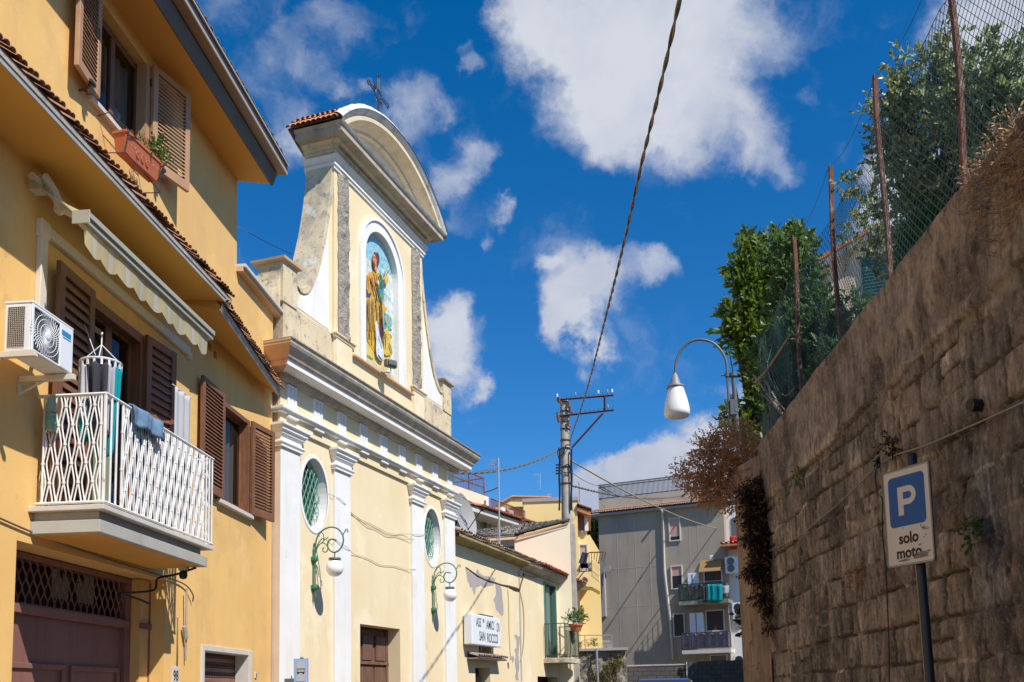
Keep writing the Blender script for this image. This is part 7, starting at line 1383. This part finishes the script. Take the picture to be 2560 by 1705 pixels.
shrub('wall_top_weeds', 'green weeds growing on top of the terrace wall', 'plant', hit(1450, 1612, (0, 42, 0), (0, 1, 0)), [pb(1445, 1614, 4, 42), pb(1470, 1612, 4, 42), pb(1485, 1613, 4, 42), pb(1430, 1616, 3, 42), pb(1487, 1602, 4, 42)], 70, .08, .02, M_GRNL, .02, 65, per=6, sl=.12)
mb = MB(); e_ = YF(41); 
for x in (1462, 1530): q = e_.uv(x, 1590); mb.tube([e_(q[0], q[1], 0), e_(q[0], q[1]-.7, 0)], .02, 4)
q = e_.uv(1445, 1588); q2 = e_.uv(1530, 1588); mb.tube([e_(*q, 0), e_(*q2, 0)], .02, 4); tag(mb.build('thin_rail', M_ALU), 'thin metal rail above the rough stone wall', 'railing')
# potted plant on the annex balcony
pt = thing('potted_plant', 'terracotta pot with a leafy plant hanging on the far balcony railing', 'potted plant', X(14.3, 3.3, .75)); pc_ = X(14.55, 3.44, .78)
mb = MB(); mb.lathe(pc_, [(r*.72, h*.72) for r, h in ((.01, 0), (.20, 0), (.27, .22), (.30, .22), (.30, .29), (.25, .29), (.24, .2))], 18); mb.build('pot', M_POT, pt, smooth='auto'); foliage('leaves', [(*(pc_+A(0, 0, .30)), .14), (*(pc_+A(-.12, 0, .40)), .10), (*(pc_+A(.14, 0, .38)), .09), (*(pc_+A(-.06, 0, .60)), .06), (*(pc_+A(.2, 0, .5)), .05)], 44, .085, .035, M_GRNL, pt, per=7, sl=.18, seed=71)
# beige house behind the fence
bh = thing('beige_hill_house', 'beige house with a tiled eave and green shutter behind the chain link fence', 'house', (6, 20, 4)); BHF = Frame(hit(2064, 662, (0, 22, 0), (0, 1, 0)), nrm((.96, -.28, 0)), nrm((-.28, -.96, 0)))
b0, b1, b2 = BHF.uv(2066, 664), BHF.uv(2196, 592), BHF.uv(2420, 640)
mb = MB(); mb.prism(BHF, [(b0[0], 3.5), b0, b1, b2, (b2[0], 3.5)], -5, 0); mb.build('wall', M_BEIG, bh)
for nm_, m1_, dz0, dz1, oo in (('eave', M_WHT, -.02, .10, .25), ('roof_edge', M_TILE, .10, .20, .32)):
    mb = MB(); mb.prism(BHF, [(b0[0]-.2, b0[1]+dz0-.1), (b1[0], b1[1]+dz0), (b2[0]+.2, b2[1]+dz0-.1), (b2[0]+.2, b2[1]+dz1-.1), (b1[0], b1[1]+dz1), (b0[0]-.2, b0[1]+dz1-.1)], -5, oo); mb.build(nm_, m1_, bh)
a = BHF.uv(2158, 752); mb = MB(); mb.box(BHF, a[0], a[0]+.55, a[1]-.05, a[1]+1.0, 0, .06); sh_ = mb.build('shutter', mat('teal_shutter', (.03,.16,.16), .6, (.02,.1,.11), 4, .6), bh); mb = MB()
for k in range(12): mb.box(BHF, a[0]+.05, a[0]+.50, a[1]+.01+.08*k, a[1]+.05+.08*k, .06, .08)
mb.build('slats', mat('teal_slat', (.025,.11,.115), .6), sh_)
# parked car behind the wall foot: only its roof shows
car = thing('parked_car', 'blue and white car roof just showing above the bottom edge', 'car', (3.0, 43, ground_z(43))); kf = YF(43.); gz = ground_z(43)
rtop = kf.uv(1660, 1697)[1]; cy0 = kf.uv(1590, 1700)[0]; cy1 = kf.uv(1715, 1700)[0]; ccx = (cy0+cy1)/2
def cb(mb, sc, z0_, z1_, w0, w1, l0, l1, xc):
    V = []
    for z, w_, l_ in ((z0_, w0, l0), (z1_, w1, l1)):
        for sx, sy in ((-1, -1), (1, -1), (1, 1), (-1, 1)): V.append((xc+sx*l_/2, 43+sy*w_/2, z))
    mb.add(V, [(3,2,1,0),(4,5,6,7),(0,1,5,4),(1,2,6,5),(2,3,7,6),(3,0,4,7)])
mb = MB(); cb(mb, 0, gz+.25, gz+.85, 1.75, 1.72, 4.2, 4.1, ccx); cb(mb, 0, rtop-.07, rtop, 1.3, 1.15, 2.3, 2.0, ccx+.1); cbody = mb.build('body', M_CAR, car, bevel=.05)
mb = MB(); cb(mb, 0, gz+.85, rtop-.07, 1.62, 1.3, 3.0, 2.3, ccx+.1); mb.build('window', M_BLACK, car, bevel=.03)
for sx in (-1.3, 1.3):
    for sy in (-.8, .8): mb = MB(); mb.lathe((ccx+sx, 43+sy, gz+.31), [(.05, -.1), (.30, -.1), (.31, -.08), (.31, .08), (.30, .1), (.05, .1)], 22, (0, 1, 0)); wh = mb.build('wheel', M_BLACK, car, smooth='auto'); mb = MB(); mb.lathe((ccx+sx, 43+sy, gz+.31), [(.02, -.11), (.19, -.105), (.19, .105), (.02, .11)], 16, (0, 1, 0)); mb.build('rim', M_ALU, wh)
# ================================================================== CONCRETE POLE AND CABLES
PY = 31.5; up = lambda x, y: hit(x, y, (0, PY, 0), (0, 1, 0))
cp_ = thing('utility_pole', 'concrete utility pole with two rusty crossarms of insulators', 'utility pole', (*up(1418, 1420)[:2], 0)); bx_, tx_ = up(1418, 1310), up(1410, 1000)
mb = MB(); base_ = bx_+(bx_-tx_)*(bx_[2]/(tx_[2]-bx_[2])); mb.tube([base_, bx_, tx_], [.22, .185, .135], 20); mb.build('shaft', M_CONC, cp_, smooth='auto')
PZ = lambda x, y: up(1300+.2548*x, 940+.2548*y)+A(0, -.2, 0)
for y in (260, 350, 400, 455, 525, 635, 715, 900, 1060): mb = MB(); c = PZ(432+.02*y, y)+A(0, .2, 0); rr_ = .145+.035*(y-235)/900; mb.lathe(c, [(rr_, -.02), (rr_+.012, -.02), (rr_+.012, .02), (rr_, .02)], 20); mb.build('steel_band', M_IRON, cp_)
arms = []
for (x0, y0, x1, y1) in ((362, 252, 915, 205), (370, 410, 918, 350)):
    a, b = PZ(x0, y0), PZ(x1, y1); arms.append((a, b)); mb = MB(); d = nrm(b-a); fr = Frame(a*A(1, 1, 0), d*A(1, 1, 0), (0, -1, 0))
    mb.tube([a, b], .036, 4); am_ = mb.build('crossarm', M_RUSTD, cp_)
    n = 13
    for k in range(n):
        p = a+(b-a)*(k+.15)/(n-.6); mb = MB(); mb.tube([p-A(0, 0, .05), p+A(0, 0, .11)], .010, 5); o_ = mb.build('pin', M_RUSTD, am_)
        if (k in (0, 4, 9, 11, 12) and y0 < 300) or k == 11: mb = MB(); mb.lathe(p+A(0, 0, .08), [(.01, 0), (.03, .01), (.032, .04), (.022, .055), (.03, .07), (.026, .11), (.008, .13)], 10); mb.build('insulator', M_BOTT if k % 3 else M_OPAL, am_, smooth=True)
mb = MB(); mb.tube([PZ(830, 215), PZ(833, 352)], .04, 4); mb.tube([PZ(812, 385), PZ(510, 718)], .035, 4); mb.build('brace', M_RUSTD, cp_)
for x, y in ((385, 250), (372, 400), (380, 440), (480, 300), (495, 345), (480, 480)): mb = MB(); c = PZ(x, y); mb.tube([c-A(0, 0, .1), c+A(0, 0, .1)], .05, 6); mb.tube([c, c+A(.1, 0, -.15)], .02, 4); mb.build('fitting', M_RUST, cp_)
mb = MB()
for i, (x, k_) in enumerate(((386, 0), (392, 1), (500, 2), (510, 3))): mb.tube(curve([PZ(x+3*math.sin(j*1.3+i), 730+j*75) for j in range(9)], 4), .022, 5)
mb.tube(curve([PZ(500, 690), PZ(450, 700), PZ(430, 780), PZ(400, 800), PZ(395, 900)], 5), .02, 5); mb.tube(curve([PZ(385, 715), PZ(370, 760), PZ(385, 830)], 5), .015, 5); mb.tube(curve([PZ(430, 900), PZ(480, 880), PZ(490, 960), PZ(430, 960)], 5), .02, 5); mb.build('pole_cables', M_BLACK, cp_)
for k in range(4): mb = MB(); c = PZ(376, 885+k*28); mb.tube([c-A(.08, 0, 0), c+A(.1, 0, 0)], .03, 5); mb.build('cable_clip', M_BLACK, cp_)
def twist(name, pts, r, label, m=M_CABLE, n=3, pitch=.35, group=None, R=None):
    pts = curve(pts, 14); mb = MB(); L_ = 0; acc = [0]
    for a, b in zip(pts, pts[1:]): L_ += np.linalg.norm(b-a); acc.append(L_)
    R = R or r*1.0
    for s_ in range(n):
        out = []
        for p, l, i in zip(pts, acc, range(len(pts))):
            t = nrm(pts[min(i+1, len(pts)-1)]-pts[max(i-1, 0)]); x = nrm(np.cross(t, A(0, 0, 1))); y = np.cross(x, t); a = l/pitch*2*math.pi+s_*2*math.pi/n; out.append(p+(x*math.cos(a)+y*math.sin(a))*R)
        mb.tube(out, r, 5, s_ % 2 if isinstance(m, list) else 0, cap=False)
    return tag(mb.build(name, m, smooth=True), label, 'cable', group)
Zs = [(0.2, 6.9), (4, 6.45), (6.64, 6.41), (8.6, 6.55), (10.2, 6.62), (12.5, 6.80), (17.7, 7.30), (24, 8.2)]
main = [A(1.1375-.06125*y, y, z) for y, z in Zs]+[up(1424, 1118)+A(0, -.2, 0)]
dense = []
for a, b in zip(main, main[1:]):
    n = max(2, int(np.linalg.norm(b-a)/.5)); dense += [a+(b-a)*k/n for k in range(n)]
sm = curve(main, 6); twist('overhead_cable', sm, .0095, 'thick twisted overhead cable running from the top edge down to the concrete pole', [M_CABLE, M_CABLEL], 2, .62, R=.009)
def span(name, x0, y0, Y0, x1, y1, Y1, sag, r, label, m=M_CABLE, tw_=False):
    a = hit(x0, y0, (0, Y0, 0), (0, 1, 0)); b = hit(x1, y1, (0, Y1, 0), (0, 1, 0)); pts = [a+(b-a)*t-A(0, 0, sag*4*t*(1-t)) for t in np.linspace(0, 1, 9)]
    if tw_: return twist(name, pts, r, label, m, 2, .8)
    mb = MB(); mb.tube(curve(pts, 4), r, 5); return tag(mb.build(name, m, smooth=True), label, 'cable')
span('overhead_cable', 1399, 1122, PY, 1140, 1182, 24, .25, .018, 'twisted cable from the concrete pole to the church cornice', M_CABLE, True)
span('overhead_cable', 1425, 1150, PY, 1795, 1322, 58, .3, .030, 'long pale cable slanting from the pole down to the grey block', M_CABLEL)
span('overhead_cable', 1428, 1214, PY, 1760, 1220, 60, .55, .022, 'nearly level twisted cable running right from the concrete pole', M_CABLE, True)
span('overhead_cable', 1428, 1180, PY, 1500, 1215, 45, .1, .012, 'thin cable from the pole joining the level cable', M_CABLE)
span('overhead_cable', 1210, 1230, 24, 1246, 1217, 24, .02, .02, 'short dark rod clamped across the tall antenna mast', M_CABLE)
span('overhead_wire', 594, 566, 16, 735, 638, 17, .02, .006, 'thin wire from the yellow house wall towards the church pier')
span('overhead_cable', 1447, 1205, 34, 1449, 1256, 34, .0, .012, 'short dangling cable end right of the concrete pole')
